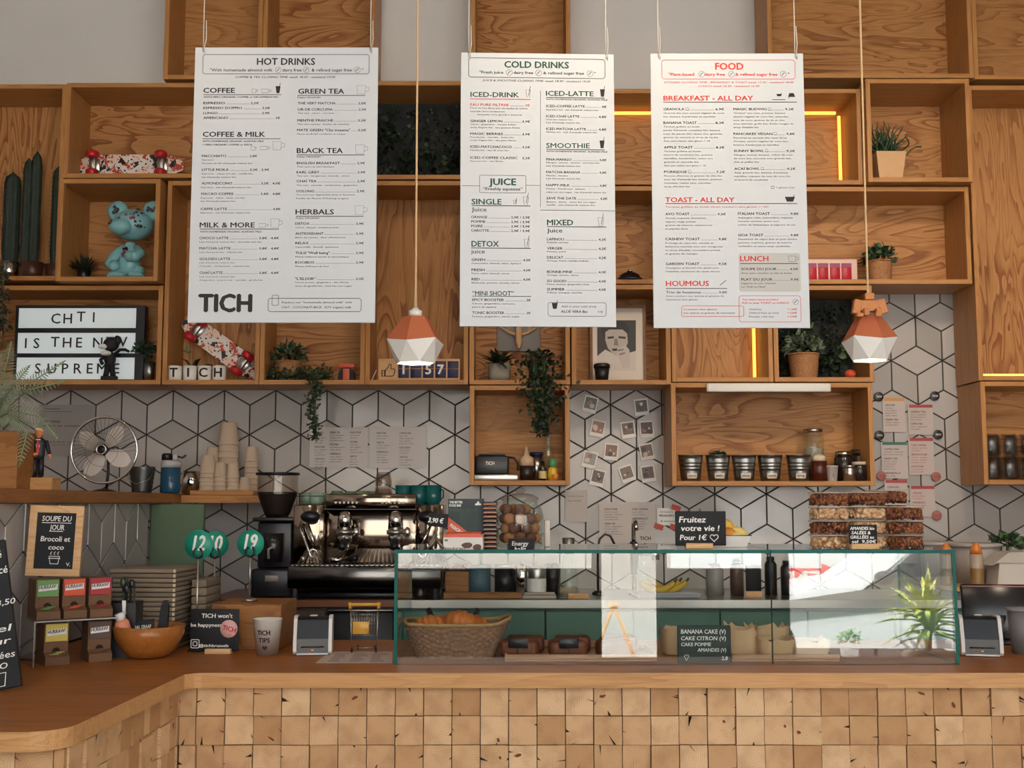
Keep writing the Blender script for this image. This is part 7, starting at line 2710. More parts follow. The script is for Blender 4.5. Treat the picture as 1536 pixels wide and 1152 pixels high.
# ------------------------------------------------------------------ espresso corner
BZ = ZB + .0006
Yg = 5.02
s = S(Yg)
t = thing('coffee_grinder', 'tall black coffee grinder with a clear bean hopper', 'coffee grinder', (PX(415, Yg, 800), Yg, BZ))
zz = lambda py: PZ(py, Yg) - BZ
mb = MB(); mb.rbox(-30 * s, 30 * s, -.09, .12, 0, zz(852), .01); mb.rbox(-26 * s, 26 * s, -.03, .11, zz(852) + .0005, zz(782), .01)
mb.rbox(-31 * s, 31 * s, -.07, .11, zz(782) + .0005, zz(776), .004); mb.build('body', black, t)
mb = MB(); mb.lathe([(0, 0), (13 * s, 0), (15 * s, 20 * s), (15 * s, 42 * s), (0, 42 * s)], 24, c=(0, -.065, zz(842))); mb.build('doser', mat('smoked_doser', '#232020', .1), t)
mb = MB(); mb.tube([(-3 * s, -.115, zz(836)), (-3 * s, -.12, zz(822)), (4 * s, -.115, zz(818))], 2 * s, 8); mb.rbox(-9 * s, 10 * s, -.096, -.0905, zz(870), zz(861), .001, seg=1); mb.build('plate', mat('grinder_plate', '#8d8680', .4), t)
mb = MB(); mb.lathe([(0, zz(776) + .001), (16 * s, zz(776) + .001), (20 * s, zz(768)), (29 * s, zz(742)), (30 * s, zz(738)), (0, zz(738))], 28); mb.build('beans', mat('coffee_beans', '#1f120d', .5, var=.5, vs=120), t)
mb = MB(); mb.lathe([(30.5 * s, zz(741)), (30.5 * s, zz(713))], 28); mb.build('hopper', glass('hopper_glass', (.85, .8, .74)), t)
mb = MB(); mb.lathe([(0, zz(713) + .0005), (32.5 * s, zz(713) + .0005), (32.5 * s, zz(709)), (0, zz(708))], 28); mb.build('lid', black, t)

# espresso machine
Ye = 4.93
s = S(Ye)
xc_ = 553
t = thing('espresso_machine', 'chrome two-group espresso machine on the dark wooden worktop', 'espresso machine', (PX(xc_, Ye, 800), Ye, BZ))
zz = lambda py: PZ(py, Ye) - BZ
xx = lambda px: (px - xc_) * s
mirror = mat('polished_steel', '#9c8b7c', .12, 1.0)
mb = MB(); mb.rbox(xx(452), xx(660), .02, .42, zz(846), zz(757), .004, seg=1); mb.build('body', mirror, t)
mb = MB(); mb.rbox(xx(489), xx(624), -.03, .019, zz(763), zz(741), .004, seg=1); o = mb.build('control_panel', mirror, t)
mb = MB(); mb.box(xx(487.5), xx(624.5), -.031, .0195, zz(764.5), zz(763.2)); mb.build('panel_trim', black, t)
for gx in (505, 574):
 for k in range(6):
  mb = MB(); mb.sphere((xx(gx + k * 6.2), -.032, zz(754)), 1.9 * s, 10, 7); mb.build('button', white_p, o)
for sx0, sx1, lab in ((441, 488, 0), (625, 664, 1)):
 mb = MB(); mb.rbox(xx(sx0), xx(sx1), -.005, .0195, zz(846), zz(757), .004, seg=1) if lab else mb.rbox(xx(sx0), xx(sx1 - 1), -.005, .0195, zz(846), zz(757), .004, seg=1)
 mb.build('side_panel', mirror, t)
mb = MB(); mb.rbox(xx(441), xx(664), -.12, .40, zz(880), zz(847), .006, seg=1); mb.build('drip_tray', mat('tray_steel', '#6d6a68', .2, 1.0), t)
mb = MB()
for k in range(30):
 x = xx(446 + k * 7.2)
 mb.box(x, x + 4 * s, -.115, .015, zz(846.5), zz(845.5))
mb.build('grate', steel, t)
for fx in (450, 655):
 for fy in (-.09, .36):
  mb = MB(); mb.cyl(.018, 0, zz(880) - .0005, 16, 0, (xx(fx), fy, 0)); mb.build('foot', black, t)
mb = MB(); mb.rbox(xx(450), xx(657), -.02, .3, .001, zz(888), .003, seg=1); mb.build('base_plate', black, t)
# the two brew groups
for gx in (520, 595):
 mb = MB(); mb.lathe([(0, zz(766)), (7 * s, zz(768)), (10.5 * s, zz(776)), (11.5 * s, zz(794)), (0, zz(794))], 22, c=(xx(gx), -.055, 0)); mb.tube([(xx(gx), .02, zz(785)), (xx(gx), -.05, zz(785))], 8 * s, 12)
 g_ = mb.build('brew_group', chrome, t)
 mb = MB(); mb.lathe([(0, zz(801)), (13 * s, zz(801)), (13.5 * s, zz(795)), (0, zz(794.8))], 24, c=(xx(gx), -.055, 0)); mb.build('collar', steel, g_)
 mb = MB(); mb.lathe([(0, zz(814)), (9 * s, zz(813)), (11 * s, zz(802)), (0, zz(801.5))], 20, c=(xx(gx), -.055, 0)); f_ = mb.build('portafilter', chrome, t)
 mb = MB(); mb.tube([(xx(gx), -.06, zz(808)), (xx(gx) + .004, -.12, zz(811)), (xx(gx) + .01, -.2, zz(818))], [4 * s, 5 * s, 5.5 * s], 10); mb.build('handle', black, f_)
 mb = MB(); mb.tube([(xx(gx - 5), -.055, zz(813)), (xx(gx - 6), -.06, zz(824))], 2.2 * s, 8); mb.tube([(xx(gx + 5), -.055, zz(813)), (xx(gx + 6), -.06, zz(824))], 2.2 * s, 8); mb.build('spout', chrome, f_)
 mb = MB(); mb.sphere((xx(gx + 17), -.05, zz(798)), (5 * s, 5 * s, 8 * s), 12, 8); mb.build('valve_knob', chrome, t)
# steam handles and wands
for hx, sg_ in ((468, 1), (641, -1)):
 mb = MB(); mb.sphere((xx(hx), -.035, zz(775)), (15 * s, .028, 9 * s), 16, 10); mb.build('steam_knob', black, t)
 mb = MB(); mb.tube([(xx(hx - 12 * sg_), -.01, zz(786)), (xx(hx - 14 * sg_), -.03, zz(794)), (xx(hx + 2 * sg_), -.055, zz(832)), (xx(hx + 4 * sg_), -.055, zz(840))], 2.2 * s, 8)
 mb.tube([(xx(hx - 6 * sg_), -.01, zz(784)), (xx(hx + 8 * sg_), -.05, zz(818))], 1.8 * s, 8); mb.build('steam_wand', chrome, t)
 mb = MB(); mb.lathe([(4 * s, -.004), (7 * s, -.004), (7 * s, .004), (4 * s, .004), (4 * s, -.004)], 18, M=tr(xx(hx + 6 * sg_), -.055, zz(829)) @ rot('X', 90)); mb.build('wand_ring', chrome, t)
mb = MB(); mb.lathe([(0, 0), (4 * s, 0), (4 * s, .002), (0, .002)], 18, M=tr(xx(456), -.0052, zz(838)) @ rot('X', 90)); mb.build('gauge', steel, t)
# cup rail
mb = MB(); mb.tube([(xx(445), -.0, zz(757) + .001), (xx(445), .0, zz(744)), (xx(487), .0, zz(744))], .002, 6); mb.tube([(xx(445), .3, zz(757) + .001), (xx(445), .3, zz(744)), (xx(445), .0, zz(744))], .002, 6); mb.build('cup_rail', black, t)
# portafilter resting on the grate
t2 = thing('loose_portafilter', 'black-handled portafilter lying on the drip tray of the espresso machine', 'portafilter', (PX(505, 4.84, 840), 4.84, BZ + zz(845.4) + .0006))
mb = MB(); mb.lathe([(0, 0), (.022, .0), (.033, .012), (.036, .03), (.034, .03), (.02, .006), (0, .006)], 24); mb.build('basket', chrome, t2)
mb = MB(); mb.tube([(.03, -.01, .02), (.06, -.04, .024), (.09, -.07, .03)], [.006, .011, .012], 10); mb.build('handle', black, t2)

# cups on top of the machine
top = BZ + zz(757) + .0006


def mug(name, label, px, Y, z, r, h, m, group, flip=False, handle=True, ang=0):
 t = thing(name, label, 'cup', (PX(px, Y, 750), Y, z), ang, group)
 prof = [(0, 0), (r * .75, 0), (r * .97, h * .2), (r, h), (r - .003, h), (r * .92, h * .25), (0, .006)]
 if flip:
  prof = [(rr, h - z_) for rr, z_ in prof][::-1]
 mb = MB(); mb.lathe(prof, 26); mb.build('cup_body', m, t)
 if handle:
  mb = MB(); mb.tube([(r * .95, 0, h * .8), (r * 1.45, 0, h * .72), (r * 1.45, 0, h * .36), (r * .95, 0, h * .25)], .0035, 8); mb.build('handle', m, t)
 return t


sag = ['sage green cup lying on the machine, leftmost', 'sage green cup at the left front of the machine top', 'sage green cup on the left of the machine, second', 'sage green cup at the back left of the machine']
for k, (px, Y, zf) in enumerate(((462, 5.1, 0), (475, 4.98, 0), (482, 5.12, 0), (463, 5.22, .0))):
 mug('espresso_cup', sag[k], px, Y, top, .031, .05, sage_mug, 'small sage cups on the espresso machine', flip=k % 2 == 0, ang=R(40 * k))
for k, px in enumerate((506, 521, 545, 557)):
 t = thing('saucer_bowl', f'flat sage green bowl upside down on the espresso machine, {("first", "second", "third", "fourth")[k]} from the left', 'bowl', (PX(px, 5.05 + .07 * (k % 2), 745), 5.05 + .16 * (k % 2), top), 0, 'sage bowls on the espresso machine')
 mb = MB(); mb.lathe([(.062, 0), (.063, .004), (.05, .03), (.025, .052), (.024, .058), (0, .058)], 28); mb.build('bowl_body', mat('sage_dark', '#5d7d62', .25) if k == 0 else bpy.data.materials['sage_dark'], t)
t = None
for k in range(2):
 r0, r1, h = .036, .042, .075
 t = thing('glass_tumbler', ('lower' if k == 0 else 'upper') + ' upside-down glass of the pair stacked on the espresso machine', 'glass', (PX(575, 5.02, 740), 5.02, top + (.078 if k else 0)), 0, 'glasses on the espresso machine')
 if k:
  r0, r1, h = .03, .036, .06
 mb = MB(); mb.lathe([(r1, 0), (r1 * 1.0, .004), (r1, h * .4), (r0, h), (0, h), (0, h - .008), (r0 * .9, h - .008), (r1 * .93, h * .3), (r1 - .003, 0)], 14); mb.build('glass_body', glass('tumbler_smoke', (.80, .75, .70)) if k == 0 else bpy.data.materials['tumbler_smoke'], t)
for k, (px, Y, zf) in enumerate(((605, 5.02, 0), (628, 5.0, 0), (650, 4.99, 0), (616, 5.16, 0), (642, 5.16, 0))):
 mug('teal_mug', f'dark teal mug standing on the espresso machine, {("left front", "middle front", "right front", "left back", "right back")[k]}', px, Y, top, .035, .082, teal_mug, 'teal mugs on the espresso machine', handle=k == 2, ang=R(-30))

# ------------------------------------------------------------------ on top of the glass case
GT = GZ1 + .0006
# bar display boxes
Yd = 3.52
s = S(Yd)
t = thing('bar_display', 'printed cardboard display of cocoa bars on the glass case', 'display box', (PX(695, Yd, 800), Yd, GT), R(-2))
zz = lambda py: PZ(py, Yd) - GT
xx = lambda px: (px - 695) * s
mb = MB(); mb.box(xx(665), xx(724), 0, .09, 0, zz(802)); mb.build('tray', mat('bar_white', '#d8d2ca', .55), t)
mb = MB(); mb.rbox(xx(668), xx(723), .094, .098, 0.001, zz(748), .001, seg=1, smooth=False); o = mb.build('back_card', mat('bar_forest', '#2c3f3d', .6, var=.6, vs=60), t)
mb = MB()
mb.add([(xx(668), .0935, zz(748)), (xx(668), .0935, zz(763)), (xx(723), .0935, zz(763)), (xx(723), .0935, zz(748))], [(0, 1, 2, 3)], 0)
mb.add([(xx(668), .0932, zz(776)), (xx(668), .0932, zz(802)), (xx(702), .0932, zz(802))], [(0, 1, 2)], 1)
mb.build('card_art', [mat('bar_dark', '#18252a', .5), mat('bar_orange', '#cf5a35', .5)], t)
sh = Sheet()
for s_, x0, x1, yb, c_ in (('THE BETTER', 670, 690, 755, 3.4), ('FOOD BAR', 670, 688, 760, 3.4)):
 sh.t(s_, Matrix.Translation((xx(x0), .0925, zz(yb))), c_ * s, (x1 - x0) * s, 0, 'L', .04)
sh.t('nucao', Matrix.Translation((xx(670), .0925, zz(790))) @ rot('Y', 34), 7 * s, 24 * s, 0, 'L', .04)
for a, b2, c, d in ((712, 716, 752, 755), (709, 719, 755, 758)):
 sh.mb.add([(xx(a), .0925, zz(d)), (xx(b2), .0925, zz(d)), (xx(b2 - 1), .0925, zz(c)), (xx(a + 1), .0925, zz(c))], [(0, 1, 2, 3)])
sh.build('card_lettering', chalk_w, t)
mb = MB(); mb.add([(xx(665), -.0004, zz(802)), (xx(665), -.0004, zz(806)), (xx(724), -.0004, zz(806)), (xx(724), -.0004, zz(802))], [(3, 2, 1, 0)][::1]); mb.build('tray_stripe', mat('bar_red', '#cf5645', .5), t)
sh = Sheet(); sh.t('nu+cao', Matrix.Translation((xx(668), -.0006, zz(825))), 5.5 * s, 30 * s, 0, 'L', .0); sh.mb.add([(xx(667), -.0006, zz(812)), (xx(672), -.0006, zz(812)), (xx(672), -.0006, zz(809)), (xx(667), -.0006, zz(809))], [(0, 1, 2, 3)], 1)
for k, (cx_, cy_, rx, ry) in enumerate(((701, 818, 9, 4.5), (716, 821, 7, 5))):
 sh.mb.add([(xx(cx_ + rx * math.cos(i * PI / 5) * (.85 + .2 * ((i * 7) % 3) / 2)), -.0006 - k * .0001, zz(cy_ - ry * math.sin(i * PI / 5))) for i in range(10)], [tuple(range(10))], 2)
sh.build('tray_print', [ink_soft, mat('print_leaf', '#4f7a4a', .5), mat('cocoa', '#552a1d', .5)], t)
for k in range(4):
 mb = MB(); mb.rbox(xx(668), xx(721), .008 + k * .02, .024 + k * .02, zz(802) * .3, zz(802) + .004 + k * .001, .003); o = tag(mb.build('cocoa_bar', bpy.data.materials['bar_orange']), f'orange wrapped cocoa bar standing in the cardboard display, {("front", "second", "third", "rearmost")[k]}', 'snack bar', 'bars in the display')
 o.location = t.location
# price clip
t = thing('price_clip', 'metal price clip holding a small black card reading 3,90 € on the glass case', 'price tag', (PX(654, 3.5, 830), 3.50, GT))
s = S(3.5)
mb = MB()
mb.tube([(0, 0, 14 * s), (0, 0, 48 * s)], 1.8 * s, 8)
for sx in (-1, 1):
 mb.tube([(0, 0, 16 * s), (sx * 6 * s, -.004, 8 * s), (sx * 12 * s, -.008, 1 * s)], [2.4 * s, 2 * s, 1.4 * s], 8)
 mb.tube([(0, 0, 16 * s), (sx * 4 * s, .014, 8 * s), (sx * 7 * s, .02, 1 * s)], [2.2 * s, 1.6 * s, 1.2 * s], 8)
mb.build('stand', mat('aged_metal', '#8d8175', .35, .8), t)
mb = MB(); mb.rbox(-15 * s, 14 * s, -.0065, -.0045, 33 * s, 53 * s, .0006, seg=1, M=rot('Y', 5)); c_ = mb.build('card', chalk_b, t)
sh = Sheet(); sh.t('3,90 €', Matrix.Translation((-12 * s, -.0068, 40 * s)) @ rot('Y', 5), 7 * s, 23 * s, 0, 'L', .03, .2); sh.build('price', chalk_w, c_)
# dark bars stacked
for k in range(11):
 t = thing('snack_bar', f'dark wrapped bar in the stack left of the energy ball jar, {("lowest", "second up", "third up", "fourth up", "fifth up", "middle", "fifth from the top", "fourth from the top", "third from the top", "second from the top", "topmost")[k]}', 'snack bar', (PX(735, 3.6, 800), 3.58, GT + k * .0128), R(1.2 * math.sin(k * 1.7)), 'dark bars stacked on the glass case')
 mb = MB(); mb.rbox(-.021, .021, -.0, .11, .0003, .0122, .003); mb.build('wrapper', mat('dark_wrapper', '#2b1a16', .35) if k == 0 else bpy.data.materials['dark_wrapper'], t)
 mb = MB(); mb.box(-.0205, .0205, -.0005, .0, .0035, .006); mb.build('wrapper_line', mat('copper_line', '#8a5a40', .3, .5) if k == 0 else bpy.data.materials['copper_line'], t)

# energy ball jar
Yj = 3.62
s = S(Yj)
t = thing('glass_jar', 'big lidded glass jar of energy balls on the glass case', 'jar', (PX(780, Yj, 800), Yj, GT))
zz = lambda py: PZ(py, Yj) - GT
mb = MB(); mb.lathe([(0, .003), (33 * s, .003), (35.5 * s, .008), (35.5 * s, zz(775)), (32 * s, zz(762)), (26 * s, zz(756)), (27 * s, zz(752)), (25 * s, zz(751)), (24 * s, zz(757)), (30 * s, zz(764)), (33.5 * s, zz(776)), (33.5 * s, .011), (0, .011)], 36)
mb.build('jar_body', clear, t)
mb = MB(); mb.lathe([(0, zz(750.5)), (28 * s, zz(750.5)), (28 * s, zz(747)), (20 * s, zz(742)), (8 * s, zz(740)), (0, zz(740))], 32); o = mb.build('lid', glass('lid_glass', (.82, .8, .76)), t)
mb = MB(); mb.lathe([(0, zz(739.8)), (4 * s, zz(739.8)), (9 * s, zz(736)), (6 * s, zz(732)), (0, zz(731.5))], 20); mb.build('knob', bpy.data.materials['lid_glass'], o)
rng = random.Random(27)
balls = []
bm1, bm2 = mat('ball_brown', '#6d3a22', .7, var=.5, vs=150, bump=.6), mat('ball_orange', '#a8653a', .7, var=.5, vs=150, bump=.6)
gb = None
rb = 8.6 * s
nb = 0
for layer in range(4):
 zc = .013 + rb + layer * rb * 1.62
 for ring_, cnt in ((22.5 * s, 8), (5 * s, 1)):
  for i in range(cnt):
   a = 2 * PI * i / cnt + layer * .4
   r = ring_ if cnt > 1 else 0
   if layer == 3 and math.cos(a - 2.6) < .1:
    continue
   o = MB(); o.sphere((0, 0, 0), (rb, rb, rb * .97), 14, 10)
   ob = tag(o.build('energy_ball', bm1 if rng.random() < .6 else bm2), 'brown oat energy ball inside the big lidded jar', 'snack', 'energy balls in the jar')
   ob.location = Vector(t.location) + Vector((r * math.cos(a), r * math.sin(a), zc))
mb = MB(); vs = []
for k in range(9):
 a = -PI / 2 - .5 + k * .135
 for z_ in (zz(829), zz(807)):
  vs.append((36.2 * s * math.cos(a), 36.2 * s * math.sin(a), z_))
mb.add(vs, [(2 * k, 2 * k + 2, 2 * k + 3, 2 * k + 1) for k in range(8)], 0, True); lb = mb.build('label', chalk_b, t)
sh = Sheet(); sh.t('Energy', Matrix.Translation((-12 * s, 0, zz(817))), 6 * s, 24 * s, 0, 'L', .02, .1); sh.t('balls', Matrix.Translation((-8 * s, 0, zz(825))), 6 * s, 16 * s, 0, 'L', .02, .1); sh.t('2,00', Matrix.Translation((10 * s, 0, zz(827))), 3.5 * s, 9 * s, 0, 'L', .02, .1)
o = sh.build('handwriting', chalk_w, lb)
wrap(o, lambda x, z_: -math.sqrt(max(1e-8, (36.8 * s) ** 2 - x ** 2)), 2)
t = thing('white_box', 'slim white box standing right of the energy ball jar', 'box', (PX(821, 3.70, 800), 3.70, GT))
mb = MB(); mb.rbox(-4 * S(3.7), 4 * S(3.7), 0, .06, 0, 39 * S(3.7), .002); mb.build('box_body', mat('cream_box', '#d8cdbf', .5), t)

# chalkboard "fruitez votre vie"
Yv = 3.55
s = S(Yv)
t = thing('chalkboard_sign', 'black chalkboard FRUITEZ VOTRE VIE on a wooden foot atop the glass case', 'chalkboard', (PX(1051, Yv, 800), Yv, GT), R(1))
mb = MB(); mb.rbox(-38 * s, 38 * s, 0, .004, 4 * s, 55 * s, .002); mb.build('board', chalk_b, t)
mb = MB(); mb.rbox(-23 * s, 17 * s, -.016, -.0005, 0, 8 * s, .0015); mb.rbox(-23 * s, 17 * s, .0045, .018, 0, 8 * s, .0015); mb.build('foot', light_wood, t)
mb = MB(); mb.tube([(0, .002, 55 * s), (-1.5 * s, .002, 58 * s), (1.5 * s, .002, 58 * s), (0, .002, 55 * s)], .6 * s, 5); mb.build('hook', black, t)
sh = Sheet()
for s_, x, z_, c_, w_ in (('Fruitez', -32, 38.5, 8.5, 40), ('votre vie !', -29, 26, 8, 57), ('Pour 1€', -31, 12.5, 7.5, 40)):
 sh.t(s_, Matrix.Translation((x * s, -.0006, z_ * s)), c_ * s, w_ * s, 0, 'L', .025, .12)
hp = [(16 * math.sin(2 * PI * i / 22) ** 3 * .38 * s + 20 * s, (13 * math.cos(2 * PI * i / 22) - 5 * math.cos(4 * PI * i / 22) - 2 * math.cos(6 * PI * i / 22) - math.cos(8 * PI * i / 22)) * .36 * s + 16 * s) for i in range(22)]
outline(sh.mb, hp, 1.1 * s, -.0006)
sh.build('handwriting', chalk_w, t)
# fruit tray
Yf_ = 3.72
s = S(Yf_)
t = thing('fruit_tray', 'white rectangular dish of fruit behind the fruitez chalkboard', 'dish', (PX(1078, Yf_, 815), Yf_, GT))
mb = MB(); a, b2, h = 36 * s, 42 * s, 17 * s
dA, dB_ = .06, .075
vs = [(-a, -dA, 0), (a, -dA, 0), (a, dA, 0), (-a, dA, 0), (-b2, -dB_, h), (b2, -dB_, h), (b2, dB_, h), (-b2, dB_, h), (-b2 + .004, -dB_ + .004, h), (b2 - .004, -dB_ + .004, h), (b2 - .004, dB_ - .004, h), (-b2 + .004, dB_ - .004, h), (-a + .003, -dA + .003, .004), (a - .003, -dA + .003, .004), (a - .003, dA - .003, .004), (-a + .003, dA - .003, .004)]
fs = [(3, 2, 1, 0)]
for k in range(3):
 for i in range(4):
  j = (i + 1) % 4
  fs.append((4 * k + i, 4 * k + j, 4 * k + 4 + j, 4 * k + 4 + i))
fs.append((12, 13, 14, 15))
mb.add(vs, fs, 0); mb.build('dish', white_gl, t)
mb = MB(); mb.tube([(-b2, -dB_, h), (b2, -dB_, h), (b2, dB_, h), (-b2, dB_, h)], .0014, 6, closed=True); mb.build('rim', dark_metal, t)
lemon, orange_f, clem = mat('lemon_skin', '#e0b04a', .45, bump=.3, vs=150), mat('orange_skin_fruit', '#d38a33', .5, bump=.3, vs=150), mat('pale_fruit', '#e3c877', .5)
for k, (x, y, z_, rr, m_, nm) in enumerate(((-30, -.02, 16, 14, orange_f, 'orange'), (-6, .02, 17, 14, lemon, 'lemon'), (12, -.025, 16, 13, orange_f, 'orange'), (28, .005, 17, 13, clem, 'lemon'), (22, -.035, 13, 10, clem, 'lemon'), (10, .01, 29, 12, lemon, 'lemon'))):
 t2 = thing(nm, f'{nm} in the white dish behind the fruitez chalkboard, ' + ('far left', 'left of the middle', 'right of the middle', 'far right', 'front right', 'on top of the pile')[k], 'fruit', (t.location.x + x * s, t.location.y + y, GT + z_ * s), 0, 'fruit in the white dish')
 mb = MB(); q = 1.15 if nm == 'lemon' else 1
 mb.sphere((0, 0, 0), (rr * s * q, rr * s * .95, rr * s * .95), 18, 12)
 if nm == 'lemon':
  mb.sphere((rr * s * 1.12, 0, 0), (3 * s, 3 * s, 3 * s), 8, 6)
 mb.build('flesh', m_, t2)
 mb = MB(); mb.cyl(1.6 * s, rr * s * .93, rr * s * .97, 8); mb.build('stem_end', leaf_l, t2)

# nut tubs
tubp = glass('tub_plastic', (.96, .95, .94), ior=1.35)
nutm = {'b': [mat('almond_brown', '#7a4426', .5), mat('almond_dark', '#5a2c18', .5), mat('almond_tan', '#94582f', .5)], 'p': [mat('nut_pale', '#cfa67e', .55), mat('nut_pale_b', '#b98a5f', .55), mat('nut_pale_c', '#dcb993', .55)]}
nutcache = {}


def nut_mesh(kind, seed, r, h):
 rng = random.Random(seed)
 mb = MB()
 L = .0075
 for k in range(250):
  a = rng.uniform(0, 2 * PI)
  q = r * (1 - .12 * rng.random()) if k < 190 else r * math.sqrt(rng.random()) * .9
  z_ = rng.uniform(.006, h - .006) if k < 190 else h - .006
  M = tr(q * math.cos(a), q * math.sin(a), z_) @ Euler((rng.uniform(0, 6), rng.uniform(0, 6), rng.uniform(0, 6))).to_matrix().to_4x4()
  mb.sphere((0, 0, 0), (L * 1.25, L * .8, L * .6) if kind == 'b' else (L, L * .95, L * .85), 7, 5, rng.randrange(3), M)
 mb.cyl(r * .86, .004, h - .008, 16, 1)
 return mb


def tub(px, Y, lvl, kind, lab):
 s = S(Y)
 r = 29.5 * s if px < 1340 else 27 * s
 h = 20.5 * s
 z = GT + lvl * (h + .0006)
 t = thing('nut_tub', lab, 'tub', (PX(px, Y, 790), Y, z), R(37 * lvl + px), 'tubs of nuts on the glass case')
 mb = MB(); mb.lathe([(0, .0008), (r * .9, .0008), (r * .97, h * .86)], 32); mb.build('tub_body', tubp, t)
 mb = MB(); mb.lathe([(r * .96, h * .87), (r * 1.02, h * .87), (r * 1.02, h * .985), (r * .97, h), (0, h)], 32); lo_ = mb.build('lid', tubp, t)
 mb = MB(); mb.tube([(r * 1.02 * math.cos(2 * PI * i / 24), r * 1.02 * math.sin(2 * PI * i / 24), h * .93) for i in range(24)], .0011, 5, closed=True); mb.build('rim_highlight', bpy.data.materials.get('rim_highlight') or mat('rim_highlight', '#c9bfb4', .3), lo_)  # pale solid ring stands in for the highlight on the lid rim
 key = (kind, (int(px) + lvl) % 3)
 if key not in nutcache:
  nutcache[key] = nut_mesh(kind, hash(key[1]) + (7 if kind == 'b' else 0), .88 * 29.5 * S(3.6), 20.5 * S(3.6) * .84).build('nuts', nutm[kind], t)
  o = nutcache[key]
 else:
  o = nutcache[key].copy(); COL.objects.link(o); o.parent = t
 o['kind'] = 'stuff'
 q = r / (29.5 * S(3.6))
 o.scale = (q, q, h / (20.5 * S(3.6)))
 return t


LV = ('lowest', 'second', 'third', 'top')
for (px, Y, n, kinds, nm) in ((1244, 3.60, 4, 'pbpb', 'left stack'), (1300, 3.64, 4, 'pppb', 'middle stack'), (1357, 3.60, 3, 'bbb', 'right front stack'), (1332, 3.80, 4, 'ppbb', 'stack behind the right')):
 for k in range(n):
  what = 'brown almonds' if kinds[k] == 'b' else 'pale nuts'
  tub(px, Y, k, kinds[k], f'clear tub of {what}, {LV[k] if not (n == 3 and k == 2) else "top"} in the {nm}')
Ya = 3.50
s = S(Ya)
t = thing('chalk_tag', 'small chalk sign about grilled almonds on a wooden foot before the tubs', 'sign', (PX(1298, Ya, 815), Ya, GT))
mb = MB(); mb.rbox(-24 * s, 18 * s, 0, .003, 7 * s, 36 * s, .0012, seg=1); mb.build('board', chalk_b, t)
mb = MB(); mb.rbox(-22 * s, 19 * s, -.012, -.0005, 0, 8 * s, .0015); mb.rbox(-22 * s, 19 * s, .0035, .014, 0, 8 * s, .0015); mb.build('foot', light_wood, t)
sh = Sheet()
for s_, x, z_, w_ in (('AMANDES bio', -22, 28.5, 36), ('SALÉES &', -20, 22, 28), ('GRILLÉES au', -22, 15.5, 35), ('sel  9,50€', -20, 9, 36)):
 sh.t(s_, Matrix.Translation((x * s, -.0006, z_ * s)), 4.4 * s, w_ * s, 0, 'L', .03, .1)
sh.build('handwriting', chalk_w, t)

# ------------------------------------------------------------------ inside the glass case
Yk_ = 3.64
s = S(Yk_)
t = thing('wicker_basket', 'oblong grey wicker basket of croissants inside the glass case', 'basket', (PX(683, Yk_, 960), Yk_ + .02, CZ), R(0))
mb = MB()
n, m = 96, 26
a0, a1 = 56 * s, 75 * s
d0, d1 = .075, .105
hb = 49 * s
vs, fs = [], []
for j in range(m + 1):
 q = j / m
 for i in range(n):
  th = 2 * PI * i / n
  ca, sa = math.cos(th), math.sin(th)
  px_ = abs(ca) ** .5 * (1 if ca > 0 else -1)
  py_ = abs(sa) ** .5 * (1 if sa > 0 else -1)
  A, D_ = a0 + (a1 - a0) * q, d0 + (d1 - d0) * q
  w = .0042 * (1 if (i // 2 + j // 2) % 2 else -1) * (1 if j % 2 else .4)
  flare = .012 * max(0, ca) ** 6 * q
  vs.append(((A + w) * px_ + flare, (D_ + w) * py_, hb * q * (1 + .16 * max(0, ca) ** 4 * q + .05 * max(0, -ca) ** 4 * q)))
for j in range(m):
 for i in range(n):
  k = (i + 1) % n
  fs.append((j * n + i, j * n + k, (j + 1) * n + k, (j + 1) * n + i))
fs.append(tuple(reversed(range(n))))
mb.add(vs, fs, 0, True)
mb.build('basket_body', wicker_g, t)
mb = MB()
rim = [vs[m * n + i] for i in range(0, n, 3)]
mb.tube([(x, y, z + .001) for x, y, z in rim], .0055, 7, closed=True)
mb.build('rim', mat('basket_rim', '#a98557', .7, var=.4, vs=120), t)
crust = mat('croissant_crust', '#b9682a', .5, var=.5, vs=18, bump=.3)


def croissant(loc, rz, ry, L, lab):
 t = thing('croissant', lab, 'pastry', loc, 0, 'croissants in the wicker basket')
 t.rotation_euler = (0, ry, rz)
 mb = MB()
 pts, rs = [], []
 N = 41
 for i in range(N):
  u = -1 + 2 * i / (N - 1)
  r = L * .24 * (1 - abs(u) ** 1.7) + L * .03
  st = abs(math.sin(u * 3.4 * PI))
  r *= .86 + .16 * st
  pts.append((u * L * .5, L * .22 * u * u, L * .02 * (1 - u * u)))
  rs.append(r)
 mb.tube(pts, rs, 18)
 mb.build('crust', crust, t)


tx, ty = t.location.x, t.location.y
for k, (dx, dy, dz, rz_, ry_, L) in enumerate(((-38, -.035, 44, 15, -8, .13), (8, -.03, 49, -12, 6, .14), (-8, .03, 44, 30, 4, .13), (-45, .03, 38, -20, 0, .12), (25, .035, 42, 10, 8, .13))):
 croissant((tx + dx * s, ty + dy, CZ + dz * s), R(rz_), R(ry_), L, ('golden croissant at the left front of the wicker basket', 'largest golden croissant at the right front of the wicker basket', 'golden croissant at the back middle of the basket', 'golden croissant at the back left of the basket', 'golden croissant at the back right of the basket')[k])
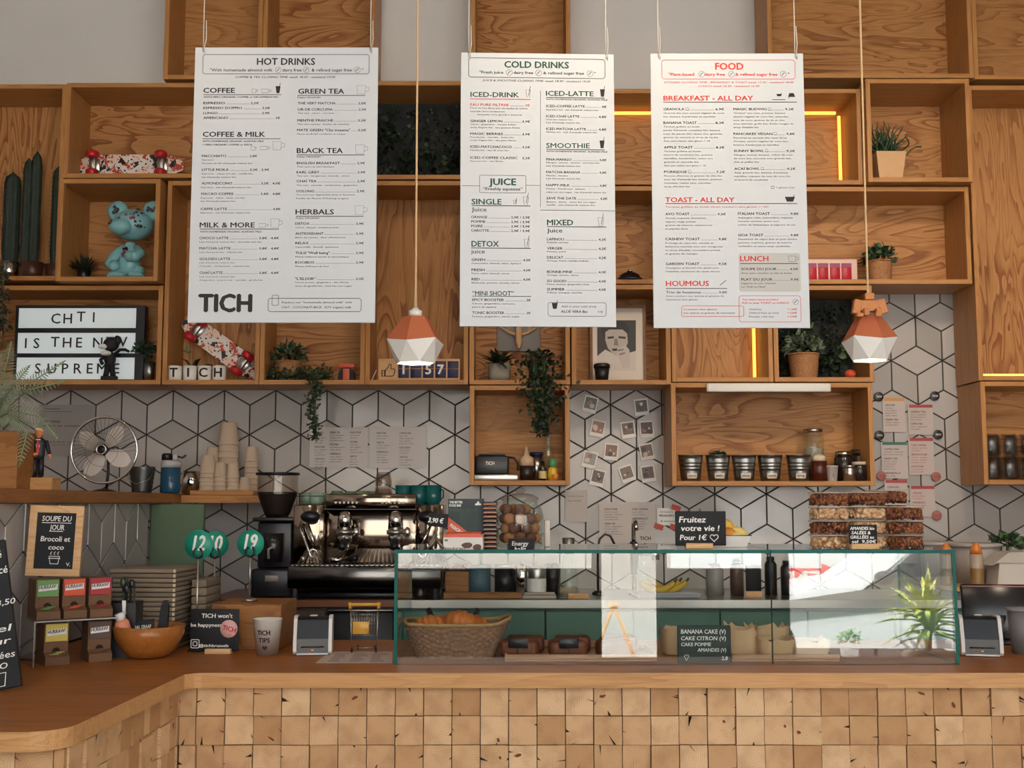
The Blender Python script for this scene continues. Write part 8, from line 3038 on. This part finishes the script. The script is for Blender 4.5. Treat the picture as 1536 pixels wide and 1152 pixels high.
# tongs behind the basket
t = thing('serving_tongs', 'pair of tongs with black handles leaning in the croissant basket', 'tongs', (PX(680, 3.78, 930), 3.76, CZ + .05))
s = S(3.78)
mb = MB()
for sx in (-1, 1):
 mb = MB(); mb.tube([(sx * 28 * s, 0, .03), (sx * 31 * s, 0, .055), (sx * 37 * s, .005, .085)], [4 * s, 4.6 * s, 3.4 * s], 8); mb.build('handle', black, t)
mb = MB(); mb.tube([(-28 * s, 0, .03), (0, -.01, .024), (28 * s, 0, .03)], .002, 6); mb.build('arm', steel, t)
# brownie tray
Yt_ = 3.56
s = S(Yt_)
wood_tray = mat('pale_tray_wood', '#b08563', .5, var=.1, vs=10)


def tray(px0, px1, lab, nm='serving_tray'):
 x0, x1 = PX(px0, Yt_, 985), PX(px1, Yt_, 985)
 t = thing(nm, lab, 'tray', ((x0 + x1) / 2, Yt_ - .03, CZ), 0, 'wooden trays in the glass case')
 w = (x1 - x0) / 2
 mb = MB(); mb.rbox(-w, w, 0, .28, 0, .006, .002, seg=1); mb.build('base', wood_tray, t)
 for b_ in ((-w, w, -.001, .008, .0065, .021), (-w, w, .272, .281, .0065, .021), (-w, -w + .009, .0085, .2715, .0065, .021), (w - .009, w, .0085, .2715, .0065, .021)):
  mb = MB(); mb.rbox(*b_, .002, seg=1); mb.build('rim', wood_tray, t)
 return t, w


t, w = tray(757, 984, 'pale wooden tray of brown cakes inside the glass case, left one')
brown = mat('brownie', '#6a3418', .6, var=.5, vs=25, bump=.5)
for k in range(6):
 x = t.location.x + (-w + .045 + (k % 3) * .145 + .02 * (k // 3))
 y = t.location.y + .07 + .11 * (k // 3)
 c_ = thing('brown_cake', f'brown loaf cake on the left wooden tray, {("front left", "front middle", "front right", "back left", "back middle", "back right")[k]}', 'cake', (x, y, CZ + .0068), R((-6, 4, 8, 2, -5, 3)[k]), 'brown cakes on the left tray')
 mb = MB()
 bm = bmesh.new(); bmesh.ops.create_cube(bm, size=1)
 for v in bm.verts:
  v.co = Vector((v.co.x * .115, v.co.y * .075, (v.co.z + .5) * .05))
 bmesh.ops.bevel(bm, geom=list(bm.edges), offset=.018, segments=4, profile=.6, affect='EDGES')
 mb.bm(bm, 0, True)
 mb.build('cake_body', brown, c_)
 if k < 2:
  mb = MB(); mb.rbox(-.03, .03, -.042, -.039, .028, .058, .002, seg=1, M=tr(0, 0, 0)); mb.rbox(-.002, .002, -.041, -.0385, .005, .028, .0005, seg=1); mb.build('price_tag', black, c_)
# right tray with cakes in paper
t, w = tray(1095, 1256, 'pale wooden tray of cake slices in paper inside the glass case, right one')
paper_k = mat('baking_paper', '#c7a680', .75, var=.12, vs=20)
cake_m = mat('dark_cake', '#70432a', .7, var=.4, vs=40, bump=.5)
cake_l = mat('light_cake', '#b3723f', .7, var=.4, vs=40, bump=.5)


def paper_cake(px, Y, w, h, lab, rz=0, m_=None, seed=1, zb=.0068):
 t = thing('paper_wrapped_cake', lab, 'cake', (PX(px, Y, 960), Y, CZ + zb), rz, 'cakes wrapped in baking paper')
 mb = MB()
 bm = bmesh.new(); bmesh.ops.create_cube(bm, size=1)
 for v in bm.verts:
  v.co = Vector((v.co.x * w * .9, v.co.y * .08, (v.co.z + .5) * h * .72))
 bmesh.ops.bevel(bm, geom=list(bm.edges), offset=min(w, h) * .2, segments=4, profile=.6, affect='EDGES')
 mb.bm(bm, 0, True); mb.build('cake_body', m_ or cake_m, t)
 mb = MB(); rng = random.Random(seed)
 n = 26
 rows_ = []
 for j in range(5):
  q = j / 4
  row = []
  for i in range(n):
   a = 2 * PI * i / n
   k = 1.02 + .1 * q + rng.uniform(-.02, .04) * (1 + q)
   px_ = abs(math.cos(a)) ** .6 * (1 if math.cos(a) > 0 else -1)
   py_ = abs(math.sin(a)) ** .6 * (1 if math.sin(a) > 0 else -1)
   row.append((px_ * w / 2 * k, py_ * .046 * k, h * (.02 + .75 * q) + (rng.uniform(0, h * .35) if j == 4 else 0) * (.4 + .6 * abs(px_))))
  rows_.append(row)
 vs = [p for r in rows_ for p in r]
 mb.add(vs, [(j * n + i, j * n + (i + 1) % n, (j + 1) * n + (i + 1) % n, (j + 1) * n + i) for j in range(4) for i in range(n)], 0, True)
 mb.build('paper', paper_k, t)


paper_cake(1020, 3.72, .105, .085, 'cake in tan paper left of the case chalkboard', R(8), cake_l, 1, .0004)
paper_cake(1112, 3.66, .09, .095, 'cake in tan paper behind the right edge of the case chalkboard', R(-8), cake_l, 2)
paper_cake(1160, 3.62, .1, .06, 'low dark cake in paper, middle of the right tray', R(12), cake_m, 3)
paper_cake(1215, 3.62, .1, .055, 'dark cake slice in paper at the right end of the right tray', R(-10), cake_m, 4)
paper_cake(1150, 3.75, .12, .08, 'paper wrapped cake at the back of the right tray', R(3), cake_l, 5)
# chalkboard in the case
Yc_ = 3.505
s = S(Yc_)
t = thing('chalkboard_sign', 'chalkboard listing banana, lemon and apple cakes inside the glass case', 'chalkboard', (PX(1057, Yc_, 985), Yc_, CZ))
t.rotation_euler = (R(-4), 0, 0)
mb = MB(); mb.rbox(-39.5 * s, 39.5 * s, 0, .004, .0005, 54 * s, .003); mb.build('board', mat('slate_green_black', '#22302f', .6), t)
sh = Sheet()
for s_, x, z_, c_, w_ in (('BANANA CAKE (V)', -34, 42, 6, 66), ('CAKE CITRON (V)', -34, 32.5, 5.5, 66), ('CAKE POMME', -34, 24, 5, 44), ('AMANDES (V)', -10, 16, 5, 42), ('2,8', 25, 4, 5, 9)):
 sh.t(s_, Matrix.Translation((x * s, -.0006, z_ * s)), c_ * s, w_ * s, 0, 'L', .015, .1)
outline(sh.mb, [(-30 * s, 10 * s), (-28 * s, 12 * s), (-26.5 * s, 9.5 * s), (-25 * s, 12 * s), (-23 * s, 10 * s), (-27 * s, 3 * s)], .8 * s, -.0006)
sh.build('handwriting', chalk_w, t)

# ------------------------------------------------------------------ things on the back worktop
Yw = 4.98


def zb(py, Y):
 return PZ(py, Y) - BZ


def jar_on(name, cat, lab, px, Y, prof_px, m_, ytop=None, parts=None, n=24):
 s = S(Y)
 t = thing(name, lab, cat, (PX(px, Y, 860), Y, BZ))
 mb = MB(); mb.lathe([(r * s, z * s) for r, z in prof_px], n); mb.build('body', m_, t)
 return t, s


t, s = jar_on('pepper_mill', 'mill', 'dark turned wood pepper mill behind the left end of the glass case', 631, 4.92, [(0, 0), (11, 0), (12, 6), (8, 16), (10, 26), (7, 32), (0, 32)], mat('mill_dark', '#241512', .3))
mb = MB(); mb.sphere((0, 0, 40 * s), (9 * s, 9 * s, 8 * s), 16, 10); mb.cyl(3 * s, 32.1 * s, 34 * s, 10); mb.build('knob', mat('mill_knob', '#3a1d16', .3), t)
t, s = jar_on('milk_pitcher', 'pitcher', 'steel milk pitcher behind the pepper mill', 648, 5.08, [(0, 0), (13, 0), (13, 18), (11, 34), (12, 40), (11, 40), (10, 30), (0, 6)], steel)
mb = MB(); mb.tube([(12 * s, 0, 33 * s), (20 * s, 0, 30 * s), (19 * s, 0, 12 * s), (13 * s, 0, 8 * s)], 1.6 * s, 8); mb.build('handle', steel, t)
t = thing('wooden_crate', 'brown wooden crate on the steel worktop behind the croissants', 'crate', (PX(688, 5.0, 870), 5.0, BZ), R(3))
s = S(5.0)
mb = MB(); mb.rbox(-20 * s, 20 * s, 0, .12, 0, 37 * s, .002, seg=1, smooth=False); mb.build('crate_body', box_wood, t)
t = thing('red_cloth', 'crumpled red-orange cloth lying on the wooden crate', 'cloth', (PX(672, 4.98, 845), 5.06, BZ + 37.3 * s))
mb = MB(); rng = random.Random(6)
n = 14
vs = [((-32 + 64 * i / (n - 1)) * s, (-.05 + .1 * j / 7), .003 + abs(rng.gauss(0, 5)) * s * (1 if 0 < i < n - 1 else .2)) for j in range(8) for i in range(n)]
mb.add(vs, [(j * n + i, j * n + i + 1, (j + 1) * n + i + 1, (j + 1) * n + i) for j in range(7) for i in range(n - 1)], 0, True)
mb.build('cloth', mat('red_orange_cloth', '#c2492c', .8), t)
t, s = jar_on('blue_canister', 'canister', 'grey-blue canister on the steel worktop right of the brown crate', 719, 5.02, [(0, 0), (17, 0), (17, 40), (0, 40)], mat('grey_blue', '#47636f', .45))
mb = MB(); mb.lathe([(0, 40.2 * s), (17.6 * s, 40.2 * s), (17.6 * s, 46 * s), (0, 47 * s)], 24); mb.build('lid', mat('grey_blue_lid', '#3d5560', .4), t)
t, s = jar_on('black_canister', 'canister', 'black canister with a steel lid behind the glass case', 757, 5.03, [(0, 0), (15, 0), (15, 40), (0, 40)], black)
mb = MB(); mb.lathe([(0, 40.2 * s), (14 * s, 40.2 * s), (14 * s, 47 * s), (0, 48 * s)], 24); mb.build('lid', steel, t)
t, s = jar_on('steel_canister', 'canister', 'shiny steel canister behind the energy ball jar', 783, 5.0, [(0, 0), (12, 0), (12, 44), (10, 46), (0, 46)], chrome)
mb = MB(); mb.sphere((0, 0, 48 * s), (3 * s, 3 * s, 2.5 * s), 10, 8); mb.build('knob', black, t)
t, s = jar_on('milk_jug', 'jug', 'steel jug with a white label on the steel worktop', 805, 4.96, [(0, 0), (14, 0), (14, 40), (12, 46), (0, 46)], steel)
mb = MB(); mb.lathe([(14.2 * s, 8 * s), (14.2 * s, 28 * s)], 24); mb.build('label', paper_w, t)
mb = MB()
t = thing('cutting_board', 'long brown cutting board lying under the canisters on the steel worktop', 'board', (PX(738, 4.9, 890), 4.895, BZ))
s = S(4.9)
mb = MB(); mb.rbox(-72 * s, 44 * s, 0, .035, 0, 9 * s, .003, seg=1, smooth=False); mb.build('board', box_wood, t)
t = thing('book_stack', 'two pale folded towels beside the cutting board on the steel worktop', 'towel', (PX(808, 4.9, 890), 4.885, BZ))
t.name = 'folded_towel'
mb = MB(); mb.rbox(-24 * s, 26 * s, 0, .04, 0, 5 * s, .004); mb.build('lower_towel', mat('towel_pale', '#b9ab9d', .9), t)
mb = MB(); mb.rbox(-22 * s, 24 * s, .002, .038, 5.2 * s, 9 * s, .004); mb.build('upper_towel', bpy.data.materials['towel_pale'], t)
t, s = jar_on('dark_grater', 'utensil', 'dark perforated utensil holder behind the white jug', 828, 5.15, [(0, 0), (12, 0), (12, 44), (11, 44), (11, 3), (0, 3)], black)
# glass decanter with a small handle
t, s = jar_on('glass_pitcher', 'pitcher', 'clear glass pitcher with a metal neck right of the energy ball jar', 853, 4.94, [(0, 1), (15, 1), (16, 8), (14, 30), (8, 62), (9, 64)], clear)
mb = MB(); mb.lathe([(0, 2 * s), (13.5 * s, 2 * s), (12.5 * s, 16 * s), (0, 17 * s)], 22); mb.build('contents', mat('oat_contents', '#a8977f', .7), t)
mb = MB(); mb.lathe([(7.6 * s, 64 * s), (8.6 * s, 78 * s), (9.5 * s, 88 * s), (8.6 * s, 88 * s), (7.2 * s, 66 * s)], 22); o = mb.build('neck', mat('neck_metal', '#8b8279', .3, .8), t); mb = MB(); mb.tube([(9 * s, 0, 84 * s), (14 * s, 0, 82 * s), (13 * s, 0, 72 * s), (8.5 * s, 0, 68 * s)], 1.2 * s, 6); mb.build('handle', bpy.data.materials['neck_metal'], o)
t = thing('chopping_block', 'small pale chopping block under the glass pitcher on the worktop', 'board', (PX(868, 4.9, 890), 4.87, BZ))
mb = MB(); mb.rbox(-16 * S(4.9), 14 * S(4.9), 0, .02, 0, 8 * S(4.9), .002, seg=1); mb.build('block', light_wood, t)

# taps
s = S(5.1)


def tap(px, lab, pts, r, m_, spout=None):
 t = thing('tap', lab, 'tap', (PX(px, 5.1, 870), 5.1, BZ))
 mb = MB(); mb.lathe([(0, 0), (9 * s, 0), (9 * s, 3 * s), (5 * s, 6 * s), (0, 6 * s)], 20); mb.build('base', m_, t)
 mb = MB(); mb.tube([(x * s, y, z * s) for x, y, z in pts], r * s, 10); mb.build('spout', m_, t)
 return t


tap(897, 'thin dark swan-neck tap behind the glass case', [(0, 0, 5), (0, 0, 70), (3, 0, 82), (11, 0, 89), (19, 0, 86), (25, 0, 74)], 1.8, dark_metal)
t = tap(951, 'tall steel mixer tap with a black body behind the glass case', [(0, 0, 5), (0, 0, 100), (0, -.02, 107), (0, -.06, 109), (0, -.1, 104), (0, -.11, 96)], 3.4, chrome)
mb = MB(); mb.cyl(5.5 * s, 30 * s, 78 * s, 16); mb.build('sleeve', black, t)
mb = MB(); mb.tube([(4 * s, 0, 60 * s), (18 * s, -.03, 60 * s), (30 * s, -.05, 64 * s)], 3 * s, 8); mb.lathe([(0, 0), (6 * s, 0), (6.5 * s, 14 * s), (0, 15 * s)], 16, c=(30 * s, -.05, 52 * s)); mb.build('lever', chrome, t)
# bananas on a folded cloth
t = thing('tea_towel', 'folded white tea towel with dark stripes on the steel worktop', 'towel', (PX(1002, 4.93, 885), 4.93, BZ), R(4))
s = S(4.93)
mb = MB(); mb.rbox(-48 * s, 46 * s, -.04, .14, 0, 8 * s, .006); mb.build('towel', mat('tea_towel', '#b9bcc4', .9), t)
mb = MB()
for k in range(5):
 mb.box(-47 * s, 45 * s, -.0408, .0, (1.2 + k * 1.3) * s, (1.6 + k * 1.3) * s) if False else mb.box(-46 * s, 44 * s, -.0407, -.0402, (1.2 + k * 1.3) * s, (1.6 + k * 1.3) * s)
mb.build('stripes', mat('towel_stripe', '#3a4150', .9), t)
ban = mat('banana_skin', '#b99a2c', .5, var=.25, vs=20)
for k, (dx, dy, a) in enumerate(((-16, 0.0, 0), (4, .03, 8), (-6, .06, -6))):
 t2 = thing('banana', f'ripe banana on the striped tea towel, {("front", "middle", "back")[k]}', 'fruit', (t.location.x + dx * s, t.location.y + dy, BZ + 13.5 * s), R(a), 'bananas on the tea towel')
 mb = MB()
 pts = [(math.sin(u) * 34 * s, 0, (1 - math.cos(u)) * 34 * s - 2 * s) for u in [(-.85 + 1.7 * i / 14) for i in range(15)]]
 rs = [(5.2 * math.sin(PI * (.12 + .76 * i / 14)) ** .6 + .2) * s for i in range(15)]
 mb.tube(pts, rs, 9); mb.build('skin', ban, t2)
 mb = MB(); mb.tube([pts[-1], (pts[-1][0] + 4 * s, 0, pts[-1][2] + 5 * s)], [1.8 * s, 1.6 * s], 7); mb.build('stem', mat('banana_stem', '#5a4a20', .7), t2)
# small chalk card at the right and dark bottles
t = thing('price_card', 'small framed black card standing behind the case seam', 'sign', (PX(1130, 4.95, 870), 4.95, BZ))
s = S(4.95)
mb = MB(); mb.rbox(-12 * s, 13 * s, 0, .012, 0, 9 * s, .002, seg=1); mb.build('foot', light_wood, t)
mb = MB(); mb.rbox(-11 * s, 12 * s, .003, .008, 9.2 * s, 47 * s, .001, seg=1); mb.build('card', chalk_b, t)
for k, (px, h, rr, c_, lab) in enumerate(((1105, 52, 10, '#5e4a42', 'brownish jar on the worktop left of the small black card'), (1156, 56, 9, '#17151a', 'black bottle on the worktop just right of the small black card'), (1180, 50, 9, '#1c1a20', 'second black bottle right of the small black card'), (1072, 46, 13, '#8b8886', 'grey canister on the worktop behind the case chalkboard'))):
 t, s = jar_on('storage_jar', 'jar', lab, px, 5.1, [(0, 0), (rr, 0), (rr, h * .8), (rr * .6, h * .9), (0, h * .9)], mat('store_%d' % k, c_, .3))
 mb = MB(); mb.lathe([(0, h * .905 * s), (rr * .65 * s, h * .905 * s), (rr * .65 * s, h * s), (0, h * s)], 18); mb.build('cap', black, t)
t = thing('water_carafe', 'clear bottle hanging by the mixer tap on the worktop', 'bottle', (PX(967, 5.18, 860), 5.2, BZ))
s = S(5.2)
mb = MB(); mb.lathe([(0, 1 * s), (9 * s, 1 * s), (10 * s, 40 * s), (5 * s, 54 * s), (5 * s, 62 * s)], 20); mb.build('bottle_body', clear, t)
mb = MB(); mb.lathe([(0, 62.2 * s), (6 * s, 62.2 * s), (6 * s, 68 * s), (0, 68 * s)], 14); mb.build('cap', black, t)

# ------------------------------------------------------------------ right end behind and beside the case
x0, x1 = PX(1425, 4.86, 885), XR - .02
Yr_ = 4.80
zr_ = PZ(881, Yr_)
t = thing('wooden_worktop', 'pale wooden worktop board at the right end behind the glass case', 'worktop', (x0, Yr_, zr_))
mb = MB(); mb.rbox(0, x1 - x0, 0, .42, -.018, 0, .003, seg=1, smooth=False); mb.build('board', edge_wood, t)
t = thing('worktop_riser', 'grey metal riser under the pale wooden worktop board', 'riser', (x0, Yr_ + .02, ZB + .0006))
mb = MB(); mb.box(.01, x1 - x0 - .01, .0, .38, 0, zr_ - .0185 - ZB - .0012); mb.build('riser_body', mat('riser_grey', '#5d5f5c', .5), t)
RZ = zr_ + .0006
tubm = mat('white_bucket', '#a8a19c', .45)
for k, (px, Y, r, h, lab) in enumerate(((1464, 5.1, 36, 58, 'large white plastic bucket behind the orange-tipped sauce bottle'), (1408, 5.28, 32, 56, 'white plastic bucket behind the right corner of the glass case'))):
 s = S(Y)
 t = thing('plastic_bucket', lab, 'bucket', (PX(px, Y, 850), Y, RZ), 0, 'white plastic buckets')
 mb = MB(); mb.lathe([(0, 0), (r * .86 * s, 0), (r * .97 * s, h * .9 * s), (0, h * .9 * s)], 32); mb.build('bucket_body', tubm, t)
 mb = MB(); mb.lathe([(0, h * .905 * s), (r * 1.06 * s, h * .905 * s), (r * 1.06 * s, h * .97 * s), (r * .9 * s, h * s), (0, h * .98 * s)], 32); mb.build('lid', tubm, t)
 mb = MB(); mb.tube([(r * s, 0, h * .86 * s), (r * 1.12 * s, -.02, h * .55 * s), (r * .9 * s, -.05, h * .35 * s), (r * .2 * s, -.09 * r / 36, h * .3 * s)], .002, 6); mb.build('handle', white_p, t)
for k, (px, Y, h, lab) in enumerate(((1465, 4.90, 46, 'clear sauce bottle with a tall orange tip at the right worktop'), (1420, 4.95, 44, 'clear sauce bottle with an orange tip at the corner of the glass case'))):
 s = S(Y)
 t = thing('sauce_bottle', lab, 'bottle', (PX(px, Y, 850), Y, RZ), 0, 'orange-tipped sauce bottles')
 mb = MB(); mb.lathe([(0, 1 * s), (9.5 * s, 1 * s), (9.5 * s, h * s), (0, h * s)], 22); mb.build('bottle_body', mat('sauce_milky', '#a89683', .4) if not k else bpy.data.materials['sauce_milky'], t)
 mb = MB(); mb.lathe([(9.6 * s, 1 * s), (9.6 * s, h * .55 * s)], 22); mb.build('sauce', mat('sauce_mustard', '#8a6a3c', .4) if not k else bpy.data.materials['sauce_mustard'], t)
 mb = MB(); mb.lathe([(0, h * s + .0005), (9 * s, h * s + .0005), (8 * s, (h + 9) * s), (3.5 * s, (h + 15) * s), (2.6 * s, (h + 16.5) * s), (0, (h + 17) * s)], 22); mb.build('tip', mat('orange_tip', '#d0742a', .4) if not k else bpy.data.materials['orange_tip'], t)
Y = 4.835
s = S(Y)
t = thing('white_bin', 'white lidded plastic bin at the right edge of the worktop', 'bin', (PX(1522, Y, 860), Y, RZ))
mb = MB(); mb.prism([(-26 * s, 0), (34 * s, 0), (34 * s, 34 * s), (-22 * s, 34 * s)], 0, .12); mb.build('bin_body', mat('bin_cream', '#cbc4ba', .45), t)
mb = MB(); mb.prism([(-34 * s, 31 * s), (-26 * s, 34.5 * s), (34 * s, 34.5 * s), (34 * s, 52 * s), (-8 * s, 50 * s)], -.006, .126); mb.build('lid', mat('bin_lid', '#b8b0a5', .45), t)
t = thing('leafy_greens', 'bunch of green leaves at the right edge above the white bin', 'plant', (PX(1515, 5.15, 830), 5.17, RZ))
mb = MB(); rng = random.Random(88); bush(mb, (0, 0, .165), (.08, .05, .03), 110, .04, .022, rng, (0, 1)); mb.tube([(0, 0, 0), (0, 0, .16)], .008, 6, 1); mb.build('foliage', [leaf_d, leaf_m], t)

# till screen, cup at the right edge
Y = 3.95
s = S(Y)
t = thing('till_monitor', 'black till screen tilted back at the right end of the counter', 'monitor', (PX(1510, Y, 960), Y, CZ), R(-8))
mb = MB(); mb.rbox(-.11, .12, -.02, .1, 0, .012, .003, seg=1); mb.build('base', black, t)
mb = MB(); mb.tube([(0, .05, .012), (0, .06, .09)], .022, 12); mb.build('stand', black, t)
mb = MB(); mb.rbox(-.125, .17, -.012, .012, .0, .185, .004, seg=1, M=tr(0, .035, .012) @ rot('X', -14)); o = mb.build('screen', mat('till_black', '#141114', .25), t)
mb = MB(); mb.rbox(-.122, .168, -.0125, -.0122, .175, .179, .0001, seg=1, M=tr(0, .035, .012) @ rot('X', -14)); mb.build('bezel_line', mat('bezel', '#8a5c5c', .3), o)
Y = 3.72
s = S(Y)
t = thing('grey_tumbler', 'grey reusable tumbler cut off by the right edge of the counter', 'cup', (PX(1538, Y, 960), Y, CZ))
mb = MB(); mb.lathe([(0, 0), (19 * s, 0), (24 * s, 62 * s), (23 * s, 62 * s), (18 * s, 4 * s), (0, 4 * s)], 28); mb.build('cup_body', mat('tumbler_grey', '#6d6a68', .45), t)
mb = MB(); mb.lathe([(23 * s, 62.2 * s), (26 * s, 62.5 * s), (26 * s, 66 * s), (23.5 * s, 66 * s)], 28); mb.build('rim', mat('tumbler_rim', '#8a8683', .4), t)

# ------------------------------------------------------------------ the street outside the shop window (seen mirrored in the glass case)
GZ = -.18
mb = MB(); mb.box(-14, 14, -16, -1.12, GZ - .1, GZ); struct(mb.build('floor_street', mat('pavement', '#8a8782', .85, var=.1, vs=3)))
mb = MB(); mb.box(-14, 14, -12.3, -12, GZ, 6); struct(mb.build('wall_opposite', mat('street_facade', '#7f7b76', .85, var=.1, vs=1)))
carp = mat('car_white', '#e8e8e6', .25, coat=.5)
carg = mat('car_glass', '#1c2226', .1)
cart = mat('car_tyre', '#151515', .8)
CX, CY = 2.98, -4.5
t = thing('car', 'white car parked outside the shop, mirrored in the glass case', 'car', (CX, CY, GZ))
# side outline in x (front of the car towards -x), z
prof = [(-1.25, .32), (-1.3, .5), (-1.2, .64), (-.75, .75), (.1, .88), (.42, .93), (.95, 1.32), (1.2, 1.40), (2.2, 1.40), (3.0, 1.05), (3.3, .95), (3.35, .4), (3.2, .3)]
mb = MB()
n = len(prof)
vs = []
ys = [(-1.62, .93), (-1.5, 1), (-.2, 1), (-.06, .97), (0, .9)]
for y, k in ys:
 for x, z in prof:
  zz_ = z
  inset = 0
  if z > .95:
   yy = y + (.22 if y < -.8 else -.22) * (z - .95) / .45
  else:
   yy = y
  vs.append((x * (1 if abs(y + .8) < .75 else .985), yy, .3 + (zz_ - .3) * k))
fs = []
for j in range(len(ys) - 1):
 for i in range(n):
  k = (i + 1) % n
  fs.append((j * n + i, j * n + k, (j + 1) * n + k, (j + 1) * n + i))
fs += [tuple(range(n)), tuple(reversed(range((len(ys) - 1) * n, len(ys) * n)))]
mb.add(vs, fs, 0, True)
mb.build('car_body', carp, t)
mb = MB(); mb.prism([(.62, .98), (1.0, 1.28), (1.22, 1.34), (2.1, 1.34), (2.6, 1.02)], -.13, -.03, M=None); mb.build('side_window', carg, t)
mb = MB(); mb.add([(.47, -1.35, .955), (.47, -.3, .955), (.93, -.36, 1.31), (.93, -1.29, 1.31)], [(0, 1, 2, 3)]); mb.build('windscreen', carg, t)
for wx in (-.55, 2.3):
 for wy in (-.12, -1.5):
  mb = MB(); mb.lathe([(0, -.09), (.2, -.1), (.3, -.09), (.32, -.05), (.32, .05), (.3, .09), (.2, .1), (0, .09)], 28, M=tr(wx, wy + .05, .32) @ rot('X', 90)); w_ = mb.build('wheel', cart, t)
  mb = MB(); mb.lathe([(0, .101), (.19, .101), (.19, .108), (0, .112)], 20, M=tr(wx, wy + .05, .32) @ rot('X', -90)); mb.build('hub_cap', steel, w_)
mb = MB(); mb.sphere((-1.1, -.1, .6), (.13, .06, .06), 16, 10); mb.build('headlight', mat('headlight', '#6f7478', .1), t)
mb = MB(); mb.sphere((.62, .02, .98), (.1, .07, .07), 14, 10); mb.build('wing_mirror', carg, t)

# red arrow sign on the far pavement
t = thing('arrow_sign', 'white sign board with a red arrow reading ENTRÉE across the street', 'sign', (3.2, -6.4, GZ))
mb = MB(); mb.box(-1.4, 1.0, -.02, .0, .45, 1.3); mb.build('board', mat('sign_white', '#dfe3e2', .6), t)
for x in (-1.3, .9):
 mb = MB(); mb.tube([(x, -.04, 0), (x, -.04, 1.3)], .02, 8); mb.build('post', steel, t)
mb = MB(); mb.prism([(-1.1, .75), (.3, .75), (.3, .69), (.66, .86), (.3, 1.03), (.3, .97), (-1.1, .97)], .001, .006); mb.build('arrow', mat('sign_red', '#9a2a28', .6), t)
sh = Sheet(); sh.t('ENTRÉE', Matrix.Translation((.27, .0065, .785)) @ rot('Z', 180), .15, .95, 0, 'L', .04); sh.build('lettering', paper_w, t)

# A-frame board on the pavement before the door
t = thing('sandwich_board', 'wooden A-frame sandwich board on the pavement outside the door', 'sign', (.94, -4.0, GZ))
mb = MB()
for sx in (-1, 1):
 mb = MB(); mb.tube([(0, 0, .77), (sx * .29, 0, .02)], .018, 6); mb.build('leg', light_wood, t)
mb = MB(); mb.rbox(-.05, .05, -.03, .03, .75, .79, .005, seg=1); mb.build('hinge', light_wood, t)
# spiky plant and white pot inside the shop window
t = thing('yucca_plant', 'spiky yellow-green plant in a grey planter on the pavement, mirrored in the case', 'plant', (3.8, -3.9, GZ))
mb = MB(); mb.rbox(-.2, .2, -.2, .2, 0, .36, .01, seg=1); mb.build('planter', mat('grey_planter', '#5b544c', .7), t)
mb = MB(); mb.tube([(0, 0, .35), (.02, 0, .6)], .03, 8, 1); rng = random.Random(99)
for k in range(90):
 a, e = rng.uniform(0, 2 * PI), rng.uniform(-.25, 1.3)
 mb.leaf((0, 0, .6 + rng.uniform(-.12, .14)), (math.cos(a) * math.cos(e), math.sin(a) * math.cos(e), math.sin(e)), rng.uniform(.3, .55), .05, 0, bend=.15)
mb.build('foliage', [mat('yucca_leaf', '#a8ad5c', .5, var=.3), mat('yucca_trunk', '#6a5842', .8)], t)
t = thing('potted_flower', 'small white pot with pale flowers on the low bench outside, mirrored in the case', 'plant', (3.08, -3.9, GZ + .2205))
mb = MB(); pot_tapered(mb, .06, .085, .16); mb.build('pot', white_p, t)
mb = MB(); bush(mb, (0, 0, .24), (.1, .1, .09), 160, .04, .02, random.Random(4), (0, 1)); mb.build('foliage', [mat('pale_flower', '#cfd6c8', .6), leaf_l], t)
t = thing('window_bench', 'low dark wooden bench on the pavement outside', 'bench', (3.0, -3.9, GZ))
mb = MB(); mb.rbox(-.2, .3, -.15, .15, .18, .22, .004, seg=1); mb.build('seat', box_wood, t)
for x in (-.17, .27):
 for y in (-.12, .12):
  mb = MB(); mb.rbox(x - .02, x + .02, y - .02, y + .02, 0, .1795, .002, seg=1); mb.build('leg', box_wood, t)
